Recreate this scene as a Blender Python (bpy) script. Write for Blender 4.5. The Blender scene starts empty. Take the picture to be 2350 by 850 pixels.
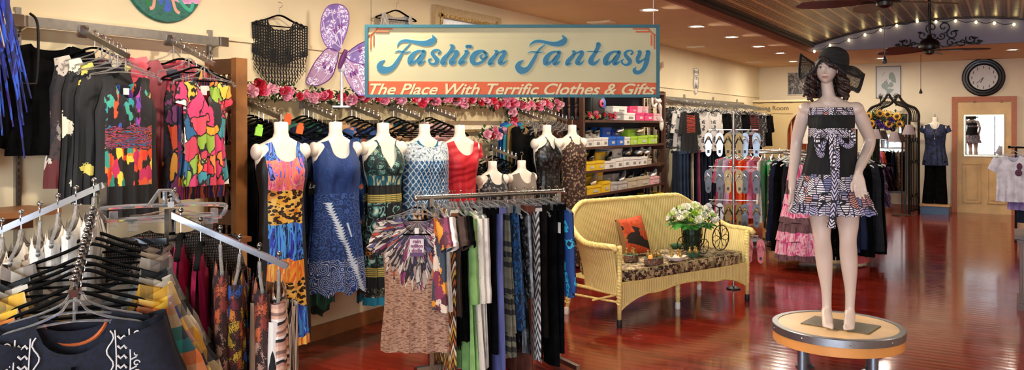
import bpy, math, random
from mathutils import Vector, Matrix
PI=math.pi
R=random.Random(7)
S=bpy.context.scene
COL=S.collection
# ------------------------------------------------------------ camera frame
FPX=1850.0; CX=1175.0; HY=287.0; EYE=1.65
TH=math.radians(31.64)
FW=Vector((-math.sin(TH),math.cos(TH),0)); RT=Vector((math.cos(TH),math.sin(TH),0))
def P(x,y,t):
    p=FW*t+RT*((x-CX)/FPX*t); return Vector((p.x,p.y,EYE+(HY-y)/FPX*t))
def onX(x,y,X):
    d=FW+RT*((x-CX)/FPX); return P(x,y,X/d.x)
def onY(x,y,Y):
    d=FW+RT*((x-CX)/FPX); return P(x,y,Y/d.y)
def onZ(x,y,z):
    return P(x,y,(EYE-z)*FPX/(y-HY))
XW=-4.53; YB=17.4; ZC=2.87
# ------------------------------------------------------------ colour / nodes
def C(h):
    h=h.lstrip('#'); v=[int(h[i:i+2],16)/255 for i in (0,2,4)]
    return tuple([(c/12.92 if c<=.04045 else ((c+.055)/1.055)**2.4) for c in v]+[1.0])
class NT:
    def __init__(s,name):
        s.m=bpy.data.materials.new(name); s.m.use_nodes=True; s.t=s.m.node_tree
        s.b=s.t.nodes['Principled BSDF']; s.tc=None
    def nd(s,typ,ins=None,**pr):
        n=s.t.nodes.new(typ)
        for k,v in pr.items(): setattr(n,k,v)
        for k,v in (ins or {}).items(): s.put(n.inputs[k],v)
        return n
    def put(s,sock,v):
        if isinstance(v,bpy.types.NodeSocket): s.t.links.new(v,sock)
        else: sock.default_value=v
    def co(s,kind='Object',scale=(1,1,1),rot=(0,0,0),loc=(0,0,0)):
        if not s.tc: s.tc=s.nd('ShaderNodeTexCoord')
        return s.nd('ShaderNodeMapping',{'Vector':s.tc.outputs[kind],'Scale':scale,'Rotation':rot,'Location':loc}).outputs[0]
    def xyz(s,v): return s.nd('ShaderNodeSeparateXYZ',{0:v}).outputs
    def m2(s,op,a,b=0.0,c=None):
        n=s.nd('ShaderNodeMath',{0:a,1:b},operation=op)
        if c is not None: s.put(n.inputs[2],c)
        return n.outputs[0]
    def noise(s,v,scale=5,detail=2,dist=0.0,rough=.5):
        return s.nd('ShaderNodeTexNoise',{'Vector':v,'Scale':scale,'Detail':detail,'Distortion':dist,'Roughness':rough}).outputs[0]
    def warp(s,v,scale=4,amt=.1):
        n=s.nd('ShaderNodeTexNoise',{'Vector':v,'Scale':scale,'Detail':2}).outputs['Color']
        a=s.nd('ShaderNodeVectorMath',{0:n,1:(.5,.5,.5)},operation='SUBTRACT').outputs[0]
        b=s.nd('ShaderNodeVectorMath',{0:a,'Scale':amt},operation='SCALE').outputs[0]
        return s.nd('ShaderNodeVectorMath',{0:v,1:b},operation='ADD').outputs[0]
    def vor(s,v,scale=5,feature='F1',rnd=1.0):
        return s.nd('ShaderNodeTexVoronoi',{'Vector':v,'Scale':scale,'Randomness':rnd},feature=feature).outputs
    def wave(s,v,scale=5,dist=0,axis='X',typ='BANDS',detail=2,prof='SIN',ds=1.0):
        n=s.nd('ShaderNodeTexWave',{'Vector':v,'Scale':scale,'Distortion':dist,'Detail':detail,'Detail Scale':ds},wave_type=typ,wave_profile=prof)
        if typ=='BANDS': n.bands_direction=axis
        return n.outputs['Fac']
    def ramp(s,f,cols,interp='CONSTANT',pos=None):
        n=s.nd('ShaderNodeValToRGB',{0:f}); cr=n.color_ramp; cr.interpolation=interp
        k=len(cols)
        for i,c in enumerate(cols):
            p=pos[i] if pos else (i/k if interp=='CONSTANT' else i/max(1,k-1))
            c=C(c) if isinstance(c,str) else c
            e=cr.elements[i] if i<2 else cr.elements.new(min(1,p))
            e.position=min(1,p); e.color=c
        return n.outputs[0]
    def mix(s,f,a,b):
        n=s.nd('ShaderNodeMix',data_type='RGBA')
        s.put(n.inputs[0],f)
        s.put(n.inputs[6],C(a) if isinstance(a,str) else a); s.put(n.inputs[7],C(b) if isinstance(b,str) else b)
        return n.outputs[2]
    def bump(s,h,strength=.3,dist=.01):
        s.put(s.b.inputs['Normal'],s.nd('ShaderNodeBump',{'Height':h,'Strength':strength,'Distance':dist}).outputs[0])
    def fin(s,col=None,rough=.6,metal=0.0,spec=None,trans=None,ior=None,emit=None,es=0,sheen=0,coat=0):
        b=s.b.inputs
        if col is not None: s.put(b['Base Color'],C(col) if isinstance(col,str) else col)
        s.put(b['Roughness'],rough); b['Metallic'].default_value=metal
        if spec is not None: b['Specular IOR Level'].default_value=spec
        if trans is not None: b['Transmission Weight'].default_value=trans
        if ior: b['IOR'].default_value=ior
        if emit: s.put(b['Emission Color'],C(emit) if isinstance(emit,str) else emit); b['Emission Strength'].default_value=es
        if sheen: b['Sheen Weight'].default_value=sheen
        if coat: b['Coat Weight'].default_value=coat; b['Coat Roughness'].default_value=.08
        return s.m
_mc={}
def plain(col,rough=.6,metal=0.0,name=None,var=.06,nscale=30,bump=0,**k):
    key=(col,rough,metal,var,bump,str(k))
    if key in _mc: return _mc[key]
    n=NT(name or 'plain_'+col.strip('#')); base=C(col)
    if var>0:
        f=n.noise(n.co(),nscale,3)
        a=tuple([min(1,c*(1+var*2)) for c in base[:3]]+[1]); b=tuple([c*(1-var*2) for c in base[:3]]+[1])
        c=n.ramp(f,[b,a],'LINEAR',[.3,.7])
        if bump: n.bump(f,bump,.004)
    else: c=base
    _mc[key]=n.fin(c,rough,metal,**k); return _mc[key]
def cloth(col,rough=.85,weave=380,name=None):
    key=('cloth',col,rough,weave)
    if key in _mc: return _mc[key]
    n=NT(name or 'cloth_'+col.strip('#')); b=C(col); v=n.co()
    f=n.noise(v,14,3); c=n.ramp(f,[tuple([x*.78 for x in b[:3]]+[1]),tuple([min(1,x*1.15+.003) for x in b[:3]]+[1])],'LINEAR',[.3,.7])
    g=n.noise(v,weave,1); h=n.m2('ADD',n.m2('MULTIPLY',n.noise(n.co(scale=(9,9,1.6)),3,2),1.6),n.m2('MULTIPLY',g,.12))
    n.bump(h,.35,.02); _mc[key]=n.fin(c,rough,spec=.05 if sum(b[:3])<.03 else .2); return _mc[key]
def foldbump(n): n.bump(n.noise(n.co(scale=(9,9,1.6)),3,2),.3,.02)
# -------- prints; every function returns a material
def p_patch(name,cols,scale=(14,14,10),edge=None,ew=.05,warp=.05,ws=6,rough=.7,rot=(0,0,0)):
    n=NT(name); v=n.warp(n.co(scale=scale,rot=rot),ws,warp*10)
    r=n.xyz(n.vor(v,1)[1])[0]; c=n.ramp(r,cols)
    if edge:
        d=n.vor(v,1,'DISTANCE_TO_EDGE')[0]; c=n.mix(n.m2('LESS_THAN',d,ew),c,edge)
    foldbump(n); return n.fin(c,rough)
def p_swirl(name,cols,scale=(6,6,6),dist=1.5,detail=2,rough=.7,interp='CONSTANT',lo=.3,hi=.7,rot=(0,0,0)):
    n=NT(name); f=n.noise(n.co(scale=scale,rot=rot),1,detail,dist); k=len(cols)
    c=n.ramp(f,cols,interp,[0 if i==0 else lo+(hi-lo)*i/k for i in range(k)]); foldbump(n); return n.fin(c,rough)
def leo(n,sc=26,bg='#d98a2b',sp='#1a0c06',mid='#8a4a12',scale=(1,1,1)):
    v=n.warp(n.co(scale=scale),12,.03); d=n.vor(v,sc)[0]
    d=n.m2('ADD',d,n.m2('MULTIPLY',n.m2('SUBTRACT',n.noise(v,sc*1.6,2),.5),.5))
    return n.ramp(d,[mid,sp,bg],'CONSTANT',[0,.22,.42])
def p_leo(name,sc=26,bg='#d98a2b',sp='#1a0c06',mid='#8a4a12',rough=.7):
    n=NT(name); c=leo(n,sc,bg,sp,mid); foldbump(n); return n.fin(c,rough)
def p_stripe(name,cols,scale=20,axis='Z',dist=0,rough=.75,ds=1.0,sc=(1,1,1)):
    n=NT(name); f=n.wave(n.co(scale=sc),scale,dist,axis,prof='SAW',ds=ds); c=n.ramp(f,cols); foldbump(n); return n.fin(c,rough)
def p_plaid(name,c1,c2,s1=5,s2=5,rough=.85):
    n=NT(name); v=n.co(); a=n.ramp(n.wave(v,s1,0,'X',prof='SAW'),c1); b=n.ramp(n.wave(v,s2,0,'Z',prof='SAW'),c2)
    th=n.m2('GREATER_THAN',n.wave(n.co(rot=(0,PI/4,0)),300,0,'X'),.5)
    c=n.mix(n.m2('ADD',n.m2('MULTIPLY',th,.3),.35),a,b); foldbump(n); return n.fin(c,rough)
def p_floral(name,bg,c1,c2,sc=12,scale=(1,1,1),c3=None,rough=.75,warp=.03):
    n=NT(name); v=n.warp(n.co(scale=scale),9,warp); d=n.vor(v,sc)[0]; e=n.noise(v,sc*1.3,1)
    d2=n.m2('ADD',d,n.m2('MULTIPLY',n.m2('SINE',n.m2('MULTIPLY',e,26)),.09))
    c=n.ramp(d2,[c2,c1,c3 or c2,bg],'CONSTANT',[0,.16,.30,.37]); foldbump(n); return n.fin(c,rough)
def p_zone(name,fn,rough=.7):
    n=NT(name); c=fn(n); foldbump(n); return n.fin(c,rough)
def zmix(n,z0,up,dn,soft=0):      # up above z0, dn below
    z=n.xyz(n.co())[2]; return n.mix(n.m2('GREATER_THAN',z,z0),dn,up)
# ------------------------------------------------------------ objects
class MB:
    def __init__(s): s.v=[]; s.f=[]; s.uv={}; s.mi=[]; s.cur=0
    def add(s,vs,fs,M=None):
        o=len(s.v)
        s.v+= [tuple(M@Vector(v)) for v in vs] if M is not None else [tuple(v) for v in vs]
        s.f+=[tuple(i+o for i in f) for f in fs]; s.mi+=[s.cur]*len(fs); return s
    def box(s,c,d,M=None,bev=0,rz=0):
        x,y,z=[k/2 for k in d]
        vs=[(i*x,j*y,k*z) for i in(-1,1) for j in(-1,1) for k in(-1,1)]
        fs=[(0,1,3,2),(4,6,7,5),(0,4,5,1),(2,3,7,6),(0,2,6,4),(1,5,7,3)]
        T=Matrix.Translation(c)@Matrix.Rotation(rz,4,'Z')
        return s.add(vs,fs,(M@T) if M is not None else T)
    def ring_loft(s,rings,caps=True,closed=True,M=None):
        n=len(rings[0]); vs=[p for r in rings for p in r]; fs=[]
        for i in range(len(rings)-1):
            for j in range(n if closed else n-1):
                a=i*n+j; b=i*n+(j+1)%n; fs.append((a,b,b+n,a+n))
        if caps and closed: fs.append(tuple(reversed(range(n)))); fs.append(tuple(range((len(rings)-1)*n,len(rings)*n)))
        return s.add(vs,fs,M)
    def tube(s,pts,r,n=8,M=None,flat=None,caps=True,closed=False):
        pts=[Vector(p) for p in pts]; rings=[]; N=len(pts)
        rr=r if isinstance(r,(list,tuple)) else [r]*N
        up=None
        for i,p in enumerate(pts):
            if closed: d=pts[(i+1)%N]-pts[i-1]
            else: d=pts[min(i+1,N-1)]-pts[max(i-1,0)]
            if d.length<1e-9: d=Vector((0,0,1))
            d.normalize()
            if up is None: up=Vector((0,0,1)) if abs(d.z)<.9 else Vector((0,1,0))
            a=up-d*up.dot(d)
            if a.length<1e-4: a=d.orthogonal()
            a.normalize(); b=d.cross(a); up=a
            fx,fy=flat if flat else (1,1)
            rings.append([p+(a*math.cos(2*PI*k/n)*fx+b*math.sin(2*PI*k/n)*fy)*rr[i] for k in range(n)])
        if closed: rings.append(rings[0]); caps=False
        return s.ring_loft(rings,caps,True,M)
    def lathe(s,prof,n=20,M=None,caps=True):
        return s.ring_loft([[(r*math.cos(2*PI*k/n),r*math.sin(2*PI*k/n),z) for k in range(n)] for r,z in prof],caps,True,M)
    def ell(s,c,r,nu=12,nv=8,M=None):
        if not isinstance(r,(list,tuple)): r=(r,r,r)
        rings=[]
        for i in range(nv+1):
            a=PI*(i/nv)*.996+.006
            rings.append([(c[0]+r[0]*math.sin(a)*math.cos(2*PI*k/nu),c[1]+r[1]*math.sin(a)*math.sin(2*PI*k/nu),c[2]-r[2]*math.cos(a)) for k in range(nu)])
        return s.ring_loft(rings,True,True,M)
    def prism(s,poly,y0,y1,M=None):   # poly in (x,z), extruded along y
        n=len(poly); vs=[(x,y0,z) for x,z in poly]+[(x,y1,z) for x,z in poly]
        fs=[tuple(range(n)),tuple(reversed(range(n,2*n)))]+[(i,i+n,(i+1)%n+n,(i+1)%n) for i in range(n)]
        return s.add(vs,fs,M)
    def grid(s,fn,nu,nv,M=None,uvfn=None):
        o=len(s.v); vs=[fn(i/nu,j/nv) for j in range(nv+1) for i in range(nu+1)]
        if uvfn:
            for j in range(nv+1):
                for i in range(nu+1): s.uv[o+j*(nu+1)+i]=uvfn(i/nu,j/nv)
        return s.add(vs,[(j*(nu+1)+i,j*(nu+1)+i+1,(j+1)*(nu+1)+i+1,(j+1)*(nu+1)+i) for j in range(nv) for i in range(nu)],M)
    def mesh(s,name,mat,smooth=True,ang=40):
        me=bpy.data.meshes.new(name); me.from_pydata(s.v,[],s.f)
        for m in (mat if isinstance(mat,(list,tuple)) else [mat]): me.materials.append(m)
        if any(s.mi): me.polygons.foreach_set('material_index',s.mi)
        if s.uv:
            l=me.uv_layers.new(name='UVMap')
            for lp in me.loops: l.data[lp.index].uv=s.uv.get(lp.vertex_index,(0,0))
        me.validate()
        if smooth:
            me.shade_smooth()
            if ang: me.set_sharp_from_angle(angle=math.radians(ang))
        me.update(); return me
    def build(s,name,mat,parent=None,smooth=True,ang=40,label=None):
        o=bpy.data.objects.new(name,s.mesh(name,mat,smooth,ang)); COL.objects.link(o)
        if parent is not None: o.parent=parent
        if label: o['label']=label
        return o
def tag(o,label,cat,group=None,kind=None):
    o['label']=label; o['category']=cat
    if group: o['group']=group
    if kind: o['kind']=kind
    return o
def thing(name,label,cat,loc=(0,0,0),rz=0,group=None):
    o=bpy.data.objects.new(name,None); o.empty_display_size=.05; COL.objects.link(o); o.location=loc; o.rotation_euler=(0,0,rz)
    return tag(o,label,cat,group)
def struct(name,mb,mat,smooth=False,parent=None,**k):
    o=mb.build(name,mat,parent,smooth=smooth,**k)
    if parent is None: o['kind']='structure'
    return o
def dup(root,loc,rz=0,label=None,group=None,mats=None,sc=None,rot=None):
    r=root.copy(); COL.objects.link(r); r.location=loc; r.rotation_euler=rot if rot else (0,0,rz)
    if label: r['label']=label
    if group: r['group']=group
    elif 'group' in r: del r['group']
    if sc: r.scale=sc if isinstance(sc,tuple) else (sc,sc,sc)
    for ch in KIDS.get(root.name,[]):
        c=ch.copy(); COL.objects.link(c); c.parent=r
        for g in KIDS.get(ch.name,[]):
            d=g.copy(); COL.objects.link(d); d.parent=c
    return r
KIDS={}
def kids(*roots):
    for r in roots:
        KIDS[r.name]=[o for o in COL.objects if o.parent is r]
        for c in KIDS[r.name]: KIDS[c.name]=[o for o in COL.objects if o.parent is c]
def proto(o): PROTO.append(o); kids(o); return o
PROTO=[]
def drop_protos():
    for o in PROTO:
        for c in KIDS.get(o.name,[]):
            for g in KIDS.get(c.name,[]): bpy.data.objects.remove(g)
            bpy.data.objects.remove(c)
        bpy.data.objects.remove(o)
def remesh(o,vox,sm=3,fac=.5):
    m=o.modifiers.new('r','REMESH'); m.mode='VOXEL'; m.voxel_size=vox; m.use_smooth_shade=True
    if sm:
        q=o.modifiers.new('s','SMOOTH'); q.iterations=sm; q.factor=fac
    dg=bpy.context.evaluated_depsgraph_get(); dg.update()
    me=bpy.data.meshes.new_from_object(o.evaluated_get(dg)); mats=list(o.data.materials)
    o.modifiers.clear(); o.data=me
    me.materials.clear()
    for x in mats: me.materials.append(x)
    me.shade_smooth(); return o
def cr(pts,k=6,closed=False):     # Catmull-Rom through tuples of any length
    N=len(pts); out=[]
    for i in range(N if closed else N-1):
        g=lambda j: pts[j%N] if closed else pts[max(0,min(N-1,j))]
        a,b,c,d=g(i-1),g(i),g(i+1),g(i+2)
        for s in range(k):
            t=s/k
            out.append(tuple(.5*((2*b[q])+(-a[q]+c[q])*t+(2*a[q]-5*b[q]+4*c[q]-d[q])*t*t+(-a[q]+3*b[q]-3*c[q]+d[q])*t**3) for q in range(len(b))))
    if not closed: out.append(tuple(pts[-1]))
    return out
def lerp(tab,x):
    if x<=tab[0][0]: return tab[0][1]
    for (a,va),(b,vb) in zip(tab,tab[1:]):
        if x<=b:
            t=(x-a)/(b-a); t=t*t*(3-2*t); return va+(vb-va)*t
    return tab[-1][1]
def text(s,size,mat,name,parent=None,M=None,shear=0,ext=.0006,off=0,align='CENTER',wfit=None):
    cu=bpy.data.curves.new(name,'FONT'); cu.body=s; cu.size=size; cu.extrude=ext; cu.shear=shear; cu.offset=off; cu.align_x=align; cu.align_y='CENTER'
    o=bpy.data.objects.new(name,cu); COL.objects.link(o)
    dg=bpy.context.evaluated_depsgraph_get(); dg.update(); me=bpy.data.meshes.new_from_object(o.evaluated_get(dg))
    bpy.data.objects.remove(o)
    if wfit:
        xs=[v.co.x for v in me.vertices]; w=max(xs)-min(xs); c=(max(xs)+min(xs))/2
        for v in me.vertices: v.co.x=(v.co.x-c)*wfit/w
    me.transform(Matrix.Rotation(PI/2,4,'X'))      # text stands up, reads from -y
    if M is not None: me.transform(M)
    me.materials.clear(); me.materials.append(mat)
    o=bpy.data.objects.new(name,me); COL.objects.link(o)
    if parent is not None: o.parent=parent
    return o
# ------------------------------------------------------------ common materials
CHROME=plain('#c9c7c2',.16,1.0,'chrome',var=.02)
CHROME2=plain('#aaa8a4',.3,1.0,'brushed_steel',var=.05)
IRON=plain('#17120f',.45,.6,'black_iron',var=.1)
VELVET=plain('#040405',.95,0,'black_velvet',var=.1,spec=.1)
WHITEP=plain('#f3e7d6',.28,0,'glossy_cream_plastic',var=.01)
def clear_mat():
    n=NT('clear_plastic'); b=n.fin('#fafbfc',.08,trans=.86,ior=1.22); return b
CLEAR=clear_mat()
FROST=plain('#eef0f0',.35,0,'frosted_plastic',var=.02,trans=.25,ior=1.2)
# ============================================================ ROOM
def wall_mat(name,c):
    n=NT(name); f=n.noise(n.co(),2.2,3); b=C(c)
    n.bump(n.noise(n.co(),160,3),.12,.004)
    return n.fin(n.ramp(f,[tuple([k*.95 for k in b[:3]]+[1]),tuple([min(1,k*1.03) for k in b[:3]]+[1])],'LINEAR',[.3,.7]),.7)
WALL=wall_mat('cream_wall_paint','#ecdcb6'); WALLB=wall_mat('pale_cream_wall_paint','#efe2c6'); CEIL=wall_mat('tan_ceiling_paint','#dcb992')
LUN=wall_mat('grey_lilac_paint','#9a96aa'); TERRA=wall_mat('terracotta_paint','#9a5a44'); OLIVE=wall_mat('khaki_partition_paint','#cdb684')
def floor_mat():
    n=NT('polished_cherry_planks'); v=n.co()
    br=n.nd('ShaderNodeTexBrick',{'Vector':v,'Scale':1.0,'Mortar Size':.0022,'Mortar Smooth':.4,'Brick Width':.9,'Row Height':.083,'Bias':0,
        'Color1':C('#741f14'),'Color2':C('#932f1e'),'Mortar':C('#1a0705')},offset=.37,offset_frequency=2)
    g=n.noise(n.co(scale=(2,26,1)),3,5); c=n.nd('ShaderNodeMix',data_type='RGBA',blend_type='MULTIPLY'); n.put(c.inputs[0],.75)
    n.put(c.inputs[6],br.outputs[0]); n.put(c.inputs[7],n.ramp(g,['#c08878','#ffffff'],'LINEAR',[.3,.7]))
    # each board is slightly crowned across its width, with soft bevelled seams
    y=n.xyz(v)[1]; fr=n.m2('FRACT',n.m2('DIVIDE',y,.083)); cr_=n.m2('SUBTRACT',fr,.5); crown=n.m2('MULTIPLY',n.m2('MULTIPLY',cr_,cr_),-1.0)
    h=n.m2('ADD',crown,n.m2('MULTIPLY',br.outputs[1],-.35)); h=n.m2('ADD',h,n.m2('MULTIPLY',n.noise(n.co(scale=(1,7,1)),2.2,2),.35))
    n.bump(h,.30,.005)
    return n.fin(c.outputs[2],n.ramp(n.noise(v,5,3),[(.10,)*3+(1,),(.19,)*3+(1,)],'LINEAR',[.3,.7]),coat=.35,spec=.55)
m=MB(); m.box((-.6,7,-.05),(8.1,21.2,.1)); struct('floor',m,floor_mat())
m=MB(); m.box((XW-.06,7,1.45),(.12,21.2,2.95)); struct('wall_left',m,WALL)
m=MB(); m.box((-.6,YB+.06,1.75),(8.1,.12,3.5)); struct('wall_back',m,WALLB)
m=MB(); m.box((3.26,7,1.75),(.12,21.2,3.5)); struct('wall_right',m,WALLB)
# street side: wall with big shop windows behind the camera
m=MB(); yF=-3.3
m.box((-.6,yF,.2),(8.1,.12,.4)); m.box((-.6,yF,3.05),(8.1,.12,.9))
for x0,x1 in((-4.6,-4.1),(-1.75,-1.5),(.55,.8),(2.9,3.3)): m.box(((x0+x1)/2,yF,1.5),(x1-x0,.12,2.3))
struct('wall_front',m,WALLB)
GLASS=plain('#eef6f8',.02,0,'window_glass',var=0); GLASS.node_tree.nodes['Principled BSDF'].inputs['Alpha'].default_value=.08
for i,(x0,x1) in enumerate(((-4.1,-1.75),(-1.5,.55),(.8,2.9))):
    m=MB(); m.box(((x0+x1)/2,yF,.42),(x1-x0,.14,.05)); m.box(((x0+x1)/2,yF,2.6),(x1-x0,.14,.06))
    for x in(x0,(x0+x1)/2,x1): m.box((x,yF,1.5),(.05,.14,2.2))
    w=struct('window_%d'%(i+1),m,plain('#5a3a2a',.5,0,'window_wood'))
    m=MB(); m.box(((x0+x1)/2,yF,1.5),(x1-x0-.02,.006,2.15)); m.build('pane',GLASS,w,smooth=False)
# flat ceilings round the vault
VX0,VX1,VY=-2.85,1.25,14.05
m=MB(); m.box(((XW+VX0)/2,7,ZC+.05),(VX0-XW,21.2,.1)); struct('ceiling_left',m,CEIL)
m=MB(); m.box(((3.2+VX1)/2,7,ZC+.05),(3.2-VX1,21.2,.1)); struct('ceiling_right',m,CEIL)
m=MB(); m.box(((VX0+VX1)/2,(VY+.1+YB)/2,ZC+.05),(VX1-VX0,YB-VY-.1,.1)); struct('ceiling_back',m,CEIL)
XC=(VX0+VX1)/2
def vz(x):
    d=min(1,abs(x-XC)/2.05); return 2.965+.33*(1-d*d)
m=MB()
for sx,x in((1,VX0),(-1,VX1)): m.box((x+sx*.012,5.4,ZC+.035),(.05,17.5,.075))
struct('trim_1',m,TERRA)
m=MB()
for sx,x in((1,VX0),(-1,VX1)):
    m.box((x+sx*.04,5.4,ZC+.095),(.11,17.4,.05)); m.box((x+sx*.085,5.4,ZC+.12),(.08,17.4,.03))
struct('trim_2',m,plain('#2a1a12',.4,.3,'dark_brown_trim'))  # dark brown strips along both long edges of the vault
def tin_mat():
    n=NT('pressed_tin_ceiling'); x,y,z=n.xyz(n.co())
    def frac(a,p): return n.m2('FRACT',n.m2('DIVIDE',a,p))
    def dist(a,p): return n.m2('ABSOLUTE',n.m2('SUBTRACT',frac(a,p),.5))
    ribs=n.m2('GREATER_THAN',dist(y,.10),.32); cols=n.m2('GREATER_THAN',dist(x,.155),.40); small=n.m2('GREATER_THAN',dist(x,.052),.36)
    h=n.m2('ADD',n.m2('MULTIPLY',ribs,n.m2('ADD',.6,n.m2('MULTIPLY',small,.6))),n.m2('MULTIPLY',cols,1.2))
    n.bump(h,.9,.012)
    c=n.ramp(h,['#4a3626','#a08264','#d0b48c'],'LINEAR',[0,.5,1])
    return n.fin(c,n.ramp(n.noise(n.co(),5,2),[(.25,)*3+(1,),(.42,)*3+(1,)],'LINEAR'),.75)
m=MB(); m.grid(lambda u,v:(VX0+.05+(VX1-VX0-.1)*u,-3.3+(VY+3.3)*v,vz(VX0+.05+(VX1-VX0-.1)*u)),48,4)
m.grid(lambda u,v:(VX0+.05+(VX1-VX0-.1)*u,-3.3+(VY+3.3)*v,vz(VX0+.05+(VX1-VX0-.1)*u)+.03),48,4); struct('ceiling_vault',m,tin_mat(),smooth=True)
m=MB(); m.box((XC,VY+.05,ZC+.30),(VX1-VX0,.1,.6)); struct('wall_lunette',m,LUN)
m=MB(); pts=[(VX0+.05+(VX1-VX0-.1)*i/60,VY-.02,vz(VX0+.05+(VX1-VX0-.1)*i/60)-.01) for i in range(61)]; m.tube(pts,.016,6); struct('trim_3',m,plain('#2a1a12',.4,.3),smooth=True)
WOODB=plain('#9a5f36',.4,0,'baseboard_wood',var=.1,nscale=8)
m=MB(); m.box((XW+.012,7,.055),(.024,21.2,.11)); struct('baseboard_left',m,WOODB)
m=MB(); m.box((-1.9,YB-.012,.05),(3.2,.024,.10)); m.box((1.7,YB-.012,.05),(2.6,.024,.10)); struct('baseboard_back',m,plain('#a5623f',.45,0,'terracotta_baseboard'))
m=MB(); m.box((XW+.008,7,2.24),(.016,21.2,.03)); struct('trim_4',m,WALL)
# door in the back wall
d0=onY(2197,484,YB).x; d1=onY(2321,484,YB).x; dz=2.08
m=MB(); m.box(((d0+d1)/2,YB-.02,dz/2),(d1-d0,.04,dz)); dm=plain('#e0bd84',.45,0,'varnished_pine',var=.06,nscale=4)
door=struct('door_1',m,dm); dw=d1-d0
for cx in(.27,.73):
    for z0,z1 in((.20,.92),):
        m=MB(); x=d0+dw*cx; w=.14
        for c_,d_ in(((x,YB-.048,z0),(2*w+.02,.02,.02)),((x,YB-.048,z1),(2*w+.02,.02,.02)),((x-w,YB-.048,(z0+z1)/2),(.02,.02,z1-z0)),((x+w,YB-.048,(z0+z1)/2),(.02,.02,z1-z0))): m.box(c_,d_)
        m.box((x,YB-.049,(z0+z1)/2),(w*2-.10,.018,z1-z0-.10)); m.build('panel',dm,door,smooth=False)
m=MB(); t=.085
m.box((d0-t/2,YB-.03,dz/2),(t,.06,dz)); m.box((d1+t/2,YB-.03,dz/2),(t,.06,dz)); m.box(((d0+d1)/2,YB-.03,dz+.05),(dw+2*t,.06,.1))
m.build('door_frame',plain('#b8704f',.5,0,'terracotta_door_frame'),door,smooth=False)
m=MB(); m.ell((d1-.07,YB-.09,1.0),.03); m.tube([(d1-.07,YB-.09,1),(d1-.07,YB-.04,1)],.012); m.build('door_knob',CHROME2,door)
for fx in(.32,.82):
    m=MB(); m.ell((d0+dw*fx,YB-.05,dz+.0),(.025,.02,.02)); m.build('hook',CHROME,door)
MIRR=plain('#dfe3e6',.01,1.0,'mirror_glass',var=0)
a=onY(2212,264,YB-.05); b=onY(2304,360,YB-.05)
t_=thing('wall_mirror','silver framed mirror hung on the pine back door, reflecting the street windows','mirror',(a.x+(b.x-a.x)/2,YB-.05,b.z))
w=b.x-a.x; h=a.z-b.z; m=MB()
m.box((0,0,.012),(w,.03,.03)); m.box((0,0,h-.012),(w,.03,.03)); m.box((-w/2+.012,0,h/2),(.03,.03,h-.054)); m.box((w/2-.012,0,h/2),(.03,.03,h-.054)); m.build('frame',plain('#c9c2ae',.3,.8,'silver_frame'),t_,smooth=False)
m=MB(); m.box((0,.002,h/2),(w-.04,.01,h-.04)); m.build('mirror_pane',MIRR,t_,smooth=False)
# dressing-room partition
PY=16.9
a=onY(1712,235,PY); b=onY(1883,235,PY); zt=a.z; arch0=onY(1806,300,PY).x; arch1=arch0+.72
def arch_poly(x0,x1,top,spring,n=14):
    r=(x1-x0)/2; return [(x0,0)]+[((x0+x1)/2-r*math.cos(PI*i/n),spring+(top-spring)*math.sin(PI*i/n)) for i in range(n+1)]+[(x1,0)]
m=MB(); X0=XW; X1=arch1+.22
ap=arch_poly(arch0,arch1,1.92,1.45)
m.prism([(X0,0),(X0,zt),(X1,zt),(X1,0)]+ap[::-1][0:],PY,PY+.08)
struct('wall_dressing_room',m,OLIVE)
m=MB(); m.box(((X0+X1)/2,PY+.03,zt+.02),(X1-X0+.04,.14,.04)); struct('trim_5',m,plain('#e6d6ac',.6,0,'cap_paint'))
m=MB(); 
m.grid(lambda u,v:(arch0-.03+(arch1-arch0+.06)*u,PY+.13+.03*math.sin(u*48),.12+1.85*v),96,2)
c=m.build('curtain',p_stripe('striped_curtain',['#c86a3c','#8e3a20','#d99a6a','#7a3b28','#b9532c'],3.2,'X'))
tag(c,'orange and rust striped curtain hanging in the arched doorway of the dressing room','curtain')
INK=plain('#3a2e22',.6,0,'sign_ink',var=0)
a=onY(1762,249,PY); t_=thing('wall_sign','"Dressing Room" lettering between thin scrolls on the khaki partition','sign',(a.x,PY-.003,a.z))
text('Dressing Room',.135,INK,'lettering',t_,M=Matrix.Translation((0,0,0)),wfit=.83)
for s in(1,-1):
    m=MB(); m.tube([(x*.5,0,s*.115+.012*s*math.cos(x*9)*math.exp(-x*x*6)) for x in [k/20 for k in range(-20,21)]],.0045,6); m.build('scroll',INK,t_)
a=onY(1854,312,PY); t_=thing('sale_sign','small white card with partly hidden letters behind the mannequin arm','sign',(a.x,PY-.01,a.z))
m=MB(); m.box((0,0,.02),(.2,.008,.36)); m.build('card',plain('#efe8dc',.5,0,'card'),t_,smooth=False); text('E',.17,plain('#20242e',.5,0,'dark_ink',var=0),'lettering',t_,M=Matrix.Translation((.03,-.006,-.06)))
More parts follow.
